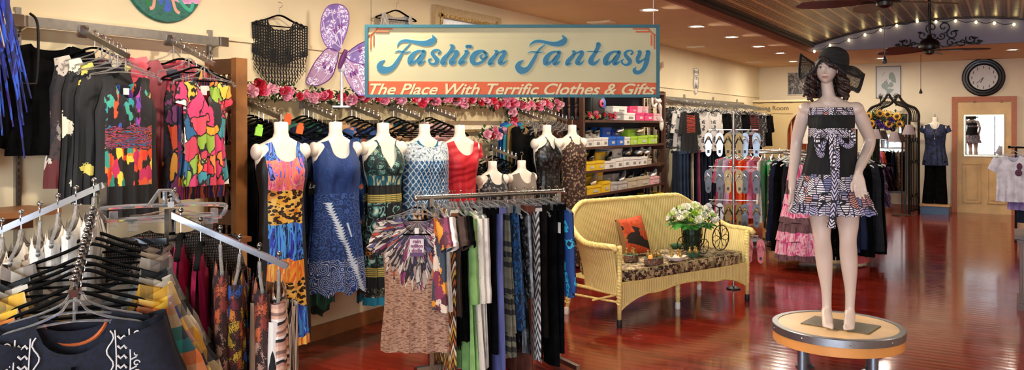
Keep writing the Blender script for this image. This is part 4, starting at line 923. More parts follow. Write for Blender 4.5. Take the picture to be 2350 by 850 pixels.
for w_,vs in((w1,[((785,112),(770,70),(762,22)),((785,112),(782,60),(778,20)),((785,112),(752,82),(742,50))]),(w2,[((776,122),(745,150),(715,185)),((776,122),(760,160),(738,190))]),(w4,[((792,134),(815,165),(835,208)),((792,134),(806,170),(812,205))]),(w3,[((794,126),(825,112),(860,108)),])):
    m=MB()
    for q in vs: m.tube([((x-785)*k,w_.data.vertices[0].co.y-.004,(140-y)*k) for x,y in cr(q,6)],.004,5)
    m.build('veins',plain('#d8c0e0',.4,var=0),w_)
    m=MB()
    for q in vs[:2]:
        x,y=q[1]; m.ell(((x-785)*k,w_.data.vertices[0].co.y-.002,(140-y)*k),(.016,.006,.026),10,6,None)
    m.build('wing_spots',plain('#7f3f8a',.5),w_)
m=MB(); m.tube([(x*k,-.01,z*k) for x,z in cr([(-6,-18),(-2,-4),(4,12),(10,26)],5)],[.012+.008*math.sin(i/15*PI) for i in range(16)],10); m.build('body',plain('#6a2a6a',.5),t_)
m=MB(); m.tube([(-.01,.03,-.04),(-.01,.03,-.34)],.012,10); m.ell((-.01,.03,-.05),(.03,.02,.04),10,8); m.box((-.01,.03,-.345),(.12,.08,.012)); m.build('stand',plain('#dcdce4',.3,.3),t_)
# guitar wall ornament and route sign
c=onX(1513,172,XW+.04); t_=thing('guitar_ornament','small dark guitar ornament on the wall, mostly behind the right end of the sign','ornament',(XW+.03,c.y,c.z),PI/2)
m=MB(); m.prism(cr([(-.12,-.05),(-.2,-.14),(-.33,-.12),(-.34,-.0),(-.25,.05),(-.14,.04),(-.06,.02)],5,True),-.02,.02); m.build('guitar_body',IRON,t_,smooth=False)
m=MB(); m.tube([(-.1,0,-.02),(.14,0,.14)],.016,6); m.ell((.17,0,.165),(.04,.012,.05),10,8); m.build('neck',plain('#b09a84',.5),t_)
c=onX(1597,188,XW+.01); t_=thing('route_sign','small white shield-shaped road sign reading ROUTE US 66 on the left wall','sign',(XW+.006,c.y,c.z),PI/2)
sh=[(-.10,.10),(-.13,.02),(-.125,-.08),(-.07,-.19),(0,-.22),(.07,-.19),(.125,-.08),(.13,.02),(.10,.10)]; top=[(-.115,.22),(-.05,.235),(0,.225),(.05,.235),(.115,.22),(.125,.16),(.10,.10),(-.10,.10),(-.125,.16)]
for nm,pl in(('shield',sh),('top_plate',top)):
    m=MB(); m.prism(pl,-.008,0); m.build(nm,plain('#f0ece4',.4,var=.02),t_,smooth=False)
    cx_=0;cz_=sum(p[1] for p in pl)/len(pl); m=MB(); m.tube([(x*.9,-.010,cz_+(z-cz_)*.9) for x,z in pl],.0035,4,closed=True); m.build('outline',plain('#222222',.5,var=0),t_)
for s_,z_,zf in(('ROUTE',.165,.07),('US',.055,.065),('66',-.07,.15)): text(s_,zf,plain('#222222',.5,var=0),'lettering',t_,M=Matrix.Translation((0,-.012,z_)))
# ============================================================ HANGING SHOP SIGN
tS=5.0; k=tS/FPX; c=P(1175.5,140.5,tS); t_=thing('shop_sign','big cream and orange shop sign with turquoise script lettering in a teal frame','sign',c,TH)
W2=675*k/2; H2=167*k/2
TEAL=plain('#125562',.5,var=.03,name='teal_frame_paint'); CREAM=None
def creamm():
    n=NT('cream_sign_cloth'); z=n.xyz(n.co())[2]; zz=n.m2('ADD',z,n.m2('MULTIPLY',n.noise(n.co(scale=(1.5,1,1)),2,2),.02)); n.bump(n.m2('MULTIPLY',n.m2('SMOOTH_MIN',n.m2('ABSOLUTE',n.m2('SUBTRACT',zz,.145)),.02,.01),8),.35,.01)
    return n.fin(n.ramp(n.noise(n.co(),3,2),['#aaa27e','#b3ab86'],'LINEAR',[.3,.7]),.6)
m=MB(); m.box((0,.006,0),(W2*2-.01,.012,H2*2-.01)); m.build('panel',creamm(),t_,smooth=False)
fw=7*k
for cc,dd in(((0,0,H2-fw/2),(2*W2,.03,fw)),((0,0,-H2+fw/2),(2*W2,.03,fw)),((-W2+fw/2,0,0),(fw,.03,2*H2-2*fw)),((W2-fw/2,0,0),(fw,.03,2*H2-2*fw))):
    m=MB(); m.box(cc,dd); m.build('frame_side',TEAL,t_,smooth=False)
def sx(x): return (x-1175.5)*k
def sz(y): return (140.5-y)*k
m=MB(); m.prism([(sx(845),sz(186.5)),(sx(845),sz(217)),(sx(1506),sz(217)),(sx(1506),sz(190))],-.003,.002); m.build('orange_band',plain('#bc4e20',.6,var=.02),t_,smooth=False)
def ribbon(m,st,q,ox,y=-.004):
    pts=cr([((p[0]*q+ox),(p[1]*q+70),p[2]*q) for p in st],7); L=[];Rr=[]
    for i,p in enumerate(pts):
        a=pts[max(0,i-1)]; b=pts[min(len(pts)-1,i+1)]; dx,dy=b[0]-a[0],b[1]-a[1]; l=math.hypot(dx,dy) or 1; w=max(.3,p[2])/2
        L.append((p[0]-dy/l*w,p[1]+dx/l*w)); Rr.append((p[0]+dy/l*w,p[1]-dx/l*w))
    n=len(pts); vs=[(sx(x),y,sz(z)) for x,z in L]+[(sx(x),y,sz(z)) for x,z in Rr]; m.add(vs,[(i,i+1,n+i+1,n+i) for i in range(n-1)])
    for e in(0,-1):
        p=pts[e]; 
        if p[2]>3: m.add([(sx(p[0]),y,sz(p[1]))]+[(sx(p[0]+p[2]/2*math.cos(a*PI/8)),y,sz(p[1]+p[2]/2*math.sin(a*PI/8))) for a in range(16)],[(0,i+1,(i+1)%16+1) for i in range(16)])
q=340/2350
A_=[[(905,327,30),(830,328,36),(755,372,62),(708,445,88),(700,510,72),(750,508,52),(812,460,24),(872,385,18)],[(918,332,56),(893,400,72),(850,470,82),(842,520,55),(890,510,38),(942,465,4)]]
S_=[[(1150,365,30),(1175,335,26),(1140,306,24),(1080,320,40),(1050,365,50),(1090,420,62),(1128,470,66),(1105,522,52),(1050,532,34),(1005,503,32),(1002,465,30),(1044,440,4)]]
N_=[[(2030,320,6),(2075,335,46),(2050,400,58),(1980,480,72),(1957,528,58),(2000,530,30),(2038,503,4)],[(2060,400,10),(2120,350,26),(2190,332,46),(2195,370,62),(2150,440,72),(2122,505,74),(2165,525,45),(2210,492,22),(2238,455,4)]]
T_=[[(495,268,4),(515,215,24),(570,172,44),(650,166,50),(750,180,50),(860,200,68),(950,205,86),(1030,182,104),(1080,135,72),(1050,70,5)]]
def sh2(st,dx,dy): return [[(a+dx,b+dy,c) for a,b,c in s] for s in st]
word1={'F':T_+[[(705,205,12),(640,275,22),(590,335,30),(540,420,46),(480,520,62),(420,590,74),(340,628,100),(260,622,118),(215,575,92),(240,515,62),(306,467,3)],[(450,347,4),(510,328,20),(580,340,28),(640,348,22),(708,323,4)]],
 'a':A_,'s':S_,'h':[[(1325,230,6),(1368,248,58),(1360,300,58),(1300,375,46),(1240,450,78),(1212,512,74),(1245,530,40),(1282,490,4)],[(1290,430,12),(1350,355,22),(1425,332,46),(1440,362,64),(1395,430,72),(1348,495,78),(1360,522,56),(1400,515,36),(1440,468,4)]],
 'i':[[(1552,325,6),(1600,335,56),(1570,400,56),(1505,485,74),(1495,522,56),(1545,512,36),(1598,473,4)],[(1600,255,54),(1658,255,54)]],
 'o':[[(1880,345,46),(1830,328,46),(1735,370,84),(1685,450,88),(1705,515,72),(1765,528,48),(1850,490,40),(1900,430,44),(1898,360,46)],[(1942,398,4),(1890,440,28),(1832,445,34),(1815,405,30),(1865,372,8)]],'n':N_}
word2={'F':sh2(T_,-190,8)[:0]+[[(305,262,4),(335,215,24),(400,178,44),(480,172,50),(580,192,50),(680,212,66),(760,214,84),(835,190,100),(870,140,72),(824,70,5)],[(560,225,12),(490,280,28),(440,340,36),(395,430,52),(345,520,62),(300,590,68),(240,632,92),(170,630,114),(125,575,86),(155,515,58),(222,467,3)],[(272,370,4),(340,338,20),(420,347,28),(480,350,20),(540,335,4)]],
 'a':sh2(A_,-135,13),'n':sh2(N_,-1053,6),'t':[[(1368,206,8),(1402,218,70),(1393,270,64),(1350,360,60),(1292,450,76),(1288,505,88),(1335,528,58),(1390,490,34),(1430,443,4)],[(1210,340,4),(1260,333,18),(1380,342,18),(1472,334,4)]],
 'a2':sh2(A_,815,12),'s':sh2(S_,775,14),'y':[[(2010,332,4),(2060,338,50),(2050,390,64),(2022,450,60),(2035,503,56),(2080,490,40),(2140,445,22)],[(2145,330,6),(2193,342,66),(2180,410,72),(2165,500,76),(2125,600,66),(2065,658,60),(2000,665,68),(1972,625,54),(2008,579,3)]]}
LET=plain('#045e7e',.5,var=.03,name='turquoise_lettering'); LETH=plain('#98bca8',.6,var=0,name='pale_mint_outline')
for wd,ox in((word1,840),(word2,1170)):
    for ch,st in wd.items():
        m=MB()
        for s_ in st: ribbon(m,[(a,b,c+13) for a,b,c in s_],q,ox,-.0025)
        g_=m.build('letter_outline',LETH,t_,smooth=False)
        m=MB()
        for s_ in st: ribbon(m,s_,q,ox,-.0045)
        m.build('letter',LET,t_,smooth=False)
text('The Place With Terrific Clothes & Gifts',.098,plain('#c8bc94',.6,var=0,name='cream_lettering'),'tagline',t_,M=Matrix.Translation((sx(1177),-.0045,sz(206.5))),shear=.38,off=.0016,wfit=655*k)
m=MB()
for s_ in(1,-1):
    X=(lambda x:sx(x)) if s_==1 else (lambda x:sx(2352-x)); r=3.2*k/2
    for pts in([(845,81),(852,79),(860,72),(866,64)],[(866,66.5),(900,66.5)],[(862,73),(893,73)],[(851,81),(851,113)],[(858,80),(858,105)]):
        pp=[(X(x),-.004,sz(y)) for x,y in cr([(float(a),float(b)) for a,b in pts],3)]; m.tube(pp,r,6)
m.build('corner_rays',plain('#c4582e',.6,var=0),t_)
for s_ in(-1,1):
    wp=c+RT*(s_*W2*.96); zt=(ZC if wp.x<VX0 else vz(wp.x))-c.z; m=MB(); m.tube([(s_*W2*.96,0,H2),(s_*W2*.96,0,zt)],.0022,6); m.build('suspension_wire',CHROME2,t_)
CHR2=plain('#8f9297',.14,1.0,'rack_chrome',var=.02)
# ============================================================ FOREGROUND four-way rack
def W3(x,y,t): return P(x,y,t)
tR=3.28
pA=P(232,420,tR); pC=P(390,480,tR)
t_=thing('four_way_rack','chrome four-way clothing rack with sloping arms in the left foreground','clothes rack',((pA.x+pC.x)/2,(pA.y+pC.y)/2,0)); O=Vector(t_.location)
def sq(m,a,b,w=.026):
    a,b=Vector(a)-O,Vector(b)-O; d=b-a; L=d.length; qm=d.to_track_quat('X','Z').to_matrix().to_4x4(); qm.translation=(a+b)/2; m.box((0,0,0),(L,w,w),qm)
for p,nm in((pA,'upright'),(pC,'upright')):
    m=MB(); sq(m,(p.x,p.y,.04),(p.x,p.y,p.z),.030); m.build(nm,CHR2,t_,smooth=False)
zb=P(300,553,tR).z; m=MB(); sq(m,(pA.x,pA.y,zb),(pC.x,pC.y,zb),.024); m.build('cross_bar',CHR2,t_,smooth=False); m=MB(); sq(m,(pA.x,pA.y,.35),(pC.x,pC.y,.35),.024); m.build('cross_bar',CHR2,t_,smooth=False)
for a_ in(.7,2.27,3.84,5.41):
    m=MB(); sq(m,O+Vector((0,0,.04)),O+Vector((.5*math.cos(a_),.5*math.sin(a_),.04)),.03); f=m.build('foot',CHR2,t_,smooth=False)
    m=MB(); m.ell((.48*math.cos(a_),.48*math.sin(a_),.02),.02,8,6); m.build('caster',VELVET,f)
def fwarm(a,b,n,nm='arm'):
    m=MB(); sq(m,a,b,.024); ar=m.build(nm,CHR2,t_,smooth=False); pk=[]
    for i in range(n):
        m=MB(); c=a.lerp(b,(i+.55)/n); l=c-O; m.tube([l+Vector((0,0,.01)),l+Vector((0,0,.036))],.004,6); m.ell(l+Vector((0,0,.036)),.011,10,8); pk.append(c+Vector((0,0,.017))); m.build('hook_pin',CHR2,ar)
    return pk
aA0=P(238,424,tR); aA1=P(-15,536,3.12); pkA=fwarm(aA0,aA1,6)
aB0=P(214,492,3.2); aB1=P(168,675,2.5); m=MB(); sq(m,P(235,500,tR),aB0,.02); m.build('arm_joint',CHR2,t_,smooth=False); pkB=fwarm(aB0,aB1,12)
aC0=P(390,492,tR); aC1=P(660,612,3.32); pkC=fwarm(aC0,aC1,6)
aD0=P(392,470,tR); aD1=P(402,452,3.75); pkD=fwarm(aD0,aD1,5)
def yaw(a,b): d=b-a; return math.atan2(d.y,d.x)+PI/2
# --- arm B: garments face along the arm to the viewer
yB=yaw(aB0,aB1)
def plaid(nm,c1,c2,s1=1.4,s2=1.8): return p_plaid(nm,c1,c2,s1,s2)
PB=[('leopard_shirt',p_leo('brown_animal_print',9,'#8a7666','#1c1612','#5a483c'),'grey brown animal print shirt, hindmost on the middle arm'),
 ('leopard_shirt',p_leo('taupe_animal_print',11,'#a8937c','#221a14','#6a5444'),'taupe and black animal print shirt near the back of the middle arm'),
 ('striped_shirt',p_stripe('taupe_grey_stripe',['#8a7e74','#6a6058','#a89e92'],3,'X',3),'taupe wavy striped shirt third from the back of the middle arm'),
 ('plaid_shirt',plaid('grey_black_plaid',['#1c1e22','#8a8a88','#2a2c30','#c8c4bc','#1e2024'],['#26282c','#1c1e22','#9a9894','#2c2e34']),'grey and charcoal plaid shirt on the middle arm'),
 ('plaid_shirt',plaid('white_grey_plaid',['#c8c0b0','#3a3c44','#e0d8c8','#22242a'],['#d0c8b8','#2a2c34','#8a8a8a']),'white, grey and black plaid shirt in the middle of the arm'),
 ('plaid_shirt',plaid('yellow_grey_plaid',['#e0b040','#d8c8a0','#8a8a84','#e0b040','#3a3a40'],['#d8a838','#e8d8a8','#3c4048','#c8a850']),'yellow and grey plaid shirt with a wide yellow shoulder'),
 ('plaid_shirt',plaid('blue_yellow_plaid',['#e8c040','#2a58b0','#e0a030','#1a2a5a','#e8d080'],['#e0b030','#2848a0','#d8b860','#2a2a3a']),'blue and yellow plaid shirt just behind the orange plaid one'),
 ('plaid_shirt',plaid('orange_teal_plaid',['#e08a3a','#2a8a88','#1c2030','#e0783a','#5a4a40'],['#d87838','#1e7a80','#2a2c3c','#e0a878']),'orange and teal plaid shirt behind the embroidered navy blouse')]
idx=[0,1,2,4,5,6,8,9]
for (nm,mt,lb),j in zip(PB,idx):
    q=pkB[j]; ry=yB+R.uniform(-.06,.06)
    hang('velvet',q,ry,'black velvet hanger on the middle arm of the foreground rack','velvet hangers on the middle arm')
    put(garment_mesh('m',mt,L=.70,sh=.235,bust=.265,hem=.29,neck=.165,nf=.15,nb=.13,slope=.36,offz=OFF-.0,dep=.035,seed=60+j,sleeve=(.40,.08,.50),amp=.012),nm,q,ry,lb)
emb=plain('#d8d4d0',.7,var=.03,name='white_embroidery')
NVY=NT('navy_slub_knit'); _v=NVY.co(); NVY.bump(NVY.noise(_v,160,2),.3,.004); NVYM=NVY.fin(NVY.ramp(NVY.noise(_v,60,3),['#060914','#10162a'],'LINEAR',[.35,.65]),.85)
for n_,(j,lb,hl) in enumerate(((10,'navy embroidered blouse with orange neckline, second from the front of the arm','clear hanger behind the foremost clear hanger'),(11,'navy blouse with white scroll embroidery, foremost on the middle arm','large clear plastic hanger at the very front of the middle arm'))):
    q=pkB[j]; ry=yB+(.05 if n_ else -.04); hang('clear',q,ry,hl)
    b=put(garment_mesh('m',NVYM,L=.62,sh=.205,bust=.25,hem=.28,neck=.095,nf=.10,nb=.04,slope=.26,offz=OFF-.012,dep=.04,seed=80+n_,sleeve=(.38,.085,.35),amp=.008),'embroidered_blouse',q,ry,lb)
    if n_==0: 
        m=MB(); m.tube([(.095*math.cos(a),-.026,OFF-.012-.026-.10*math.sin(a)) for a in [PI*(.1+.05*k) for k in range(17)]],.012,6,flat=(1,.6)); m.build('neck_trim',plain('#c8622c',.8),b)
    m=MB(); S1=.0024; ZT=OFF-.012
    def ey(z): return -(lerp([(0,.02),(.19,.04)],ZT-z)*.86+.012)
    def T(pts,r): m.tube([(x,ey(z),z) for x,z in pts],r,5)
    for s in(-1,1):
        x=s*.135; z0=ZT-.062
        for e in(-.020,.020): T(cr([(x+e,z0),(x+e+s*.004,z0-.10),(x+e,z0-.20),(x+e+s*.006,z0-.34)],10),S1)
        T([(x-s*.034+s*.010*math.sin(q*.9),z0-.012*q) for q in range(28)],S1)
        for k in range(11):
            zz=z0-.018-k*.030; r=.0095
            T([(x+s*.042+r*math.cos(a)*(1-.08*a),zz+r*math.sin(a)*(1-.08*a)) for a in [.5*i for i in range(12)]],S1)
            T([(x+s*.042,zz-.010),(x+s*.024,zz-.018)],S1)
            T([(x-.013,zz),(x-.004,zz-.010),(x+.006,zz-.002),(x+.013,zz-.012)],S1*1.5)
    m.build('embroidery',emb,b)
    m=MB(); m.box((0,-.056,OFF-.22),(.012,.003,.10)); m.build('neck_ribbon',BLK2,b,smooth=False)
# --- arm C
yC=yaw(aC0,aC1)
RB=p_patch('rust_paisley_patchwork',['#4a2a26','#8a3a30','#2a1c22','#c0603a','#5a2f3a','#b08a7a','#3a2426'],(30,30,22),'#1a1012',.05,.12)
SQ=p_patch('jewel_patchwork',['#5a2a2c','#a84a34','#2a1c22','#d0803a','#2a5aa8','#c8a83a','#6a2a3a','#3a2022'],(34,34,26),'#140c10',.06,.12)
MG=cloth('#98164a'); PK=p_stripe('peach_black_white_print',['#e0b8a0','#c89a88','#1a1a1e','#efe4dc','#d8a890','#8a6a60'],4,'Z',6); TAN=cloth('#a8886a'); WS=p_stripe('white_black_pinstripe',['#ece8e0','#ece8e0','#15151a'],9,'X',1)
GC=[('velvet','magenta_tank',MG,.66,'magenta tank top hanging first on the right-hand foreground arm'),('velvet','magenta_tank',MG,.64,'second magenta tank top on the right-hand foreground arm'),
    ('clear','paisley_blouse',RB,.66,'rust paisley patchwork blouse left on the right-hand arm'),('clear','patchwork_blouse',SQ,.64,'jewel coloured patchwork blouse with bright dots'),
    ('clear','paisley_blouse',RB,.60,'rust paisley blouse beside the jewel patchwork blouse'),('clear','striped_blouse',PK,.62,'peach and white printed blouse near the end of the right-hand arm')]
for (hk,nm,mt,L,lb),q in zip(GC,pkC):
    ry=yC+.22+R.uniform(-.08,.08); hang(hk,q,ry,('black velvet' if hk=='velvet' else 'clear plastic')+' hanger on the right-hand foreground arm','hangers on the right-hand arm, '+hk)
    tk=nm=='magenta_tank'
    o=put(garment_mesh('m',mt,L=L,sh=.15 if tk else .18,bust=.19,hem=.22,neck=.07 if not tk else .09,nf=.08,nb=.03,tank=tk,slope=.36,offz=OFF+.005,dep=.035,seed=90+int(q.x*50),amp=.02,folds=7,sleeve=None if tk else (.45,.05,.14)),nm,q-Vector((0,0,.0)),ry,lb)
for x,y,t,mt,nm,lb in((612,600,3.02,TAN,'tan_blouse','plain tan blouse between the printed blouses on the right-hand arm'),(650,640,2.97,WS,'striped_shirt','white shirt with thin black stripes at the tip of the right-hand arm')):
    q=P(x,y,t+.33); put(garment_mesh('m',mt,L=.6,sh=.17,bust=.18,hem=.2,offz=OFF,dep=.03,seed=3,sleeve=(.45,.05,.12)),nm,q,yC,lb)
m=MB(); rr=random.Random(2)
for cl in range(1): pass
# --- arm D: crocheted cardigans facing the viewer
yD=yaw(aD1,aD0)
n=NT('grey_brown_crochet'); v=n.co(); a=n.wave(n.co(scale=(1,1,1)),28,0,'Z'); b=n.wave(n.warp(v,20,.02),36,2,'X'); h=n.m2('MULTIPLY',a,b); n.bump(h,.9,.008); CRO=n.fin(n.ramp(h,['#1e1a17','#6a5e54','#8a7c70'],'LINEAR',[.05,.35,.8]),.95)
for i,(q,sc_) in enumerate(((pkD[0],1),(pkD[2],1))):
    hang('clip',q-Vector((0,0,.0)),yD,'clear clip hanger on the rear arm of the foreground rack','clip hangers on the rear arm')
    put(garment_mesh('m',CRO,L=.72,sh=.205,bust=.27,hem=.29,neck=.09,nf=.02,nb=.02,slope=.35,offz=OFF-.02,dep=.05,seed=41+i,sleeve=(.45,.08,.35),amp=.014),'crochet_cardigan',q-Vector((0,0,.02)),yD,('grey brown crocheted cardigan facing the camera behind the rack','second crocheted cardigan behind the first on the rear arm')[i])
q=pkD[0]; m=MB(); m.tube(cr([(-.22,0,-.03),(-.235,0,-.0),(-.21,0,.015),(0,0,.02),(.21,0,.015),(.235,0,0),(.22,0,-.03),(.20,0,-.035),(0,0,-.03),(-.20,0,-.035)],5,True),.009,8,closed=True); 
for s in(-1,1): m.box((s*.19,0,-.03),(.03,.03,.06))
m.tube([(0,0,.02),(0,0,.08)],.01,6); m.tube([(-.06,0,.02),(-.02,0,.08),(.02,0,.08),(.06,0,.02)],.008,6)
o=m.build('clip_hanger',CLEAR); o.location=q+Vector((0,-.03,-.04)); o.rotation_euler=(0,0,yD); tag(o,'empty clear plastic clip hanger lying across the top of the rear arm','hanger')
# --- arm A: white garments edge-on
yA=yaw(aA0,aA1)
for i,q in enumerate(pkA):
    ry=yA+R.uniform(-.1,.1); 
    hang('clear',q,ry,'clear hanger with a white blouse on the left foreground arm','clear hangers on the left arm')
    put(garment_mesh('m',WHT,L=.62,sh=.17,bust=.20,hem=.23,neck=.06,nf=.03,slope=.45,offz=OFF+.012,dep=.05,seed=100+i,sleeve=(.45,.05,.12),amp=.02),'white_blouse',q,ry,['white blouse nearest the chrome upright on the left arm','second white blouse from the upright on the left arm','third white blouse from the upright on the left arm','fourth white blouse from the upright on the left arm','fifth white blouse from the upright, near the left edge','white blouse cut by the left edge of the picture'][i])
# ============================================================ MIDDLE bar rack
p0=P(955,455,5.0); p1=P(1292,441,5.52); p0.z=p1.z=1.195; d=(p1-p0).normalized(); yR=math.atan2(d.y,d.x)-PI/2     # local -y faces back along the bar
t_=thing('bar_rack','round steel bar rack crowded with tops, skirts and trousers in the centre','clothes rack',(p0.x,p0.y,0),math.atan2(d.y,d.x)); LB=(p1-p0).length
m=MB(); m.tube([(0,0,1.195),(LB,0,1.195)],.016,14); m.ell((-.004,0,1.195),(.014,.021,.021),12,8); m.ell((LB+.004,0,1.195),(.014,.021,.021),12,8); m.build('bar',CHROME2,t_)
for x in(.10,LB-.04):
    m=MB(); m.box((x,0,.62),(.03,.03,1.15)); m.build('upright',CHROME2,t_,smooth=False)
    m=MB(); m.box((x,0,.055),(.03,.50,.03)); f=m.build('foot',CHROME2,t_,smooth=False)
    for s in(-1,1):
        m=MB(); m.tube([(x,s*.235,.04),(x,s*.235,.0)],.014,8); m.build('leveller',CHROME2,f)
m=MB(); m.box((LB/2,0,.13),(LB,.03,.03)); m.build('lower_bar',CHROME2,t_,smooth=False)
ZZ=p_stripe('black_white_zigzag',['#d8d4cc','#16161a'],14,'Z',0); 
def chev(nm,cols,f=12,k=1.0,per=.08):
    n=NT(nm); x,y,z=n.xyz(n.co()); q_=n.m2('ABSOLUTE',n.m2('SUBTRACT',n.m2('FRACT',n.m2('DIVIDE',x,per)),.5)); s=n.m2('FRACT',n.m2('ADD',n.m2('MULTIPLY',z,f),n.m2('MULTIPLY',q_,k*2)))
    foldbump(n); return n.fin(n.ramp(s,cols),.8)
CHV=chev('grey_white_zigzag',['#d0ccc4','#3a3a40','#e0dcd4','#5a5a5e'],9,.6,.05); CHB=chev('brown_gold_zigzag',['#1c1612','#c8a84a','#7a4a2a','#e0d8c0','#2a2018','#b0602a'],6,.6,.07)
OLV=p_stripe('olive_with_black_bands',['#6a6654','#625e4c','#6e6a58','#6a6654','#24231f','#5e5a4a','#24231f','#6a6654','#23221e'],1.05,'Z',.3)
PW=p_swirl('periwinkle',['#4a4e80','#6a70a8','#5a5e94'],(20,20,1.5),.6,2,interp='LINEAR')
items=[  # s along bar, kind, name, material, length, label
 (.10,'tee','print_tee',p_patch('orange_multicolour_tee',['#c86a2a','#8a3a5a','#e8a03a','#3a4a5a','#e8dccc','#5a2a3a'],(18,18,14)),.62,'orange multicolour print tee just behind the brown feather tee'),
 (.14,'tee','white_tee',cloth('#f0ece6'),.62,'plain white tee on the bar rack'),
 (.18,'pant','zigzag_trousers',CHB,1.12,'brown and gold zigzag trousers beside the feather tee'),
 (.22,'tee','brown_tee',cloth('#4a3a34'),.66,'dark brown tee between the white tee and the green tunic'),
 (.26,'tee','fringed_vest',BLK,.82,'black fringed vest on the bar rack'),
 (.30,'tun','green_tunic',cloth('#86b26a'),1.02,'light green tunic with black characters and red flowers'),
 (.34,'tun','lace_tunic',p_floral('cream_lace','#e4dccb','#cfc4ae','#f0eadf',30),1.06,'cream lace tunic right of the green one'),
 (.38,'tun','white_tunic',cloth('#e6e2da'),1.0,'long off-white tunic with an uneven hem'),
 (.42,'pant','black_trousers',BLK,1.08,'black trousers just right of the cream lace tunic'),
 (.46,'pant','black_trousers',BLK2,.92,'shorter black trousers beside the periwinkle pair'),
 (.51,'pant','periwinkle_trousers',PW,1.10,'long periwinkle blue trousers'),
 (.57,'skt','tiered_skirt',OLV,.94,'olive crinkled skirt with black bands and a ruffled hem'),
 (.63,'skt','print_skirt',p_swirl('blue_print',['#12284a','#1a4a7a','#0e1c34','#2a6a8a'],(12,12,8)),.78,'blue print skirt right of the olive tiered skirt'),
 (.68,'tun','lace_dress',PR['sequin'],.95,'black lace dress near the middle right of the rack'),
 (.72,'pant','rust_trousers',cloth('#6a3a2c'),1.12,'rust brown trousers barely showing on the rack'),
 (.77,'pant','zigzag_trousers',CHV,1.0,'grey and white zigzag trousers on the rack'),
 (.83,'pant','black_trousers',cloth('#15110f'),.86,'very dark brown trousers right of the grey zigzag pair'),
 (.90,'pant','black_trousers',BLK,1.06,'long black trousers near the right end of the bar'),
 (.95,'pant','black_trousers',BLK2,.98,'black trousers with a white hang tag at the right end'),
 (1.00,'tun','floral_dress',p_floral('turquoise_floral','#0f3a7a','#1fa0c8','#0a1a3a',12,c3='#40c0e0'),.62,'turquoise floral dress with pink edging at the end of the rack')]
for i,(s,kd,nm,mt,L,lb) in enumerate(items):
    q=p0+d*(s*LB/1.06); ry=yR+R.uniform(-.05,.05)
    hk='clip' if kd in('pant','skt') else ('velvet' if i in(0,2) else 'clear'); hang(hk,q+Vector((0,0,.018)),ry,{'clip':'clear clip hanger holding trousers or skirts on the bar rack','velvet':'black velvet hanger near the front of the bar rack','clear':'clear plastic hanger holding a top on the bar rack'}[hk],'%s hangers on the bar rack'%hk)
    q=q+Vector((0,0,.012))
    if kd=='tee': me=garment_mesh('m',mt,L=L,sh=.19,bust=.2,hem=.22,neck=.08,offz=OFF,dep=.02,seed=i,sleeve=(.16,.07,.45),amp=.012)
    elif kd=='tun': me=garment_mesh('m',mt,L=L,sh=.185,bust=.19,hem=.23,neck=.08,offz=OFF,dep=.025,seed=i,sleeve=(.5,.05,.1),amp=.016)
    elif kd=='pant': me=pants_mesh('m',mt,L=L,w=.165,hem=.09,offz=OFF-.01,dep=.022,seed=i)
    else: me=skirt_mesh('m',mt,L=L,w=.15,hem=.21,offz=OFF-.01,dep=.022,deph=.045,seed=i,tiers=(.32,.56,.80) if nm=='tiered_skirt' else (),ragged=.012,folds=9)
    o=put(me,nm,q,ry,lb)
    if nm=='green_tunic':
        m=MB(); rr=random.Random(9)
        for cx_ in(.125,.165):
            for k in range(5):
                z=OFF-.50-k*.055
                for a_ in range(4): x0=cx_+rr.uniform(-.012,.012); z0=z+rr.uniform(-.018,.018); a=rr.uniform(0,3); m.box((x0,-.034,z0),(.02,.002,.003),Matrix.Translation((x0,0,z0))@Matrix.Rotation(rr.choice((0,PI/2,.7)),4,'Y')@Matrix.Translation((-x0,0,-z0)))
        m.build('printed_characters',plain('#1a1a18',.7,var=0),o,smooth=False)
        m=MB(); 
        for k in range(6): m.ell((.13+.02*math.cos(k),-.034,OFF-.27+.03*math.sin(k*2)),(.012,.003,.009),8,5)
        m.build('printed_flowers',plain('#b03a2a',.7),o)
    if nm=='fringed_vest':
        m=MB()
        for k in range(16): x=.06+.008*k; m.tube([(x,-.03,OFF-.3),(x+.004,-.035,OFF-.86-.02*math.sin(k*2))],.003,4)
        m.build('fringe',BLK,o)
    if i==18:
        m=MB(); m.box((.17,-.03,OFF-.16),(.03,.003,.07)); m.build('hang_tag',plain('#dcd8d2',.5,var=0),o,smooth=False)
# extra clear hangers bunched along the bar
for i in range(16):
    q=p0+d*(.04+.066*i); hang('clip' if i%3 else 'clear',q+Vector((0,0,.018)),yR+R.uniform(-.25,.25),'extra clear hanger bunched along the bar rack','extra clear hangers on the bar rack')
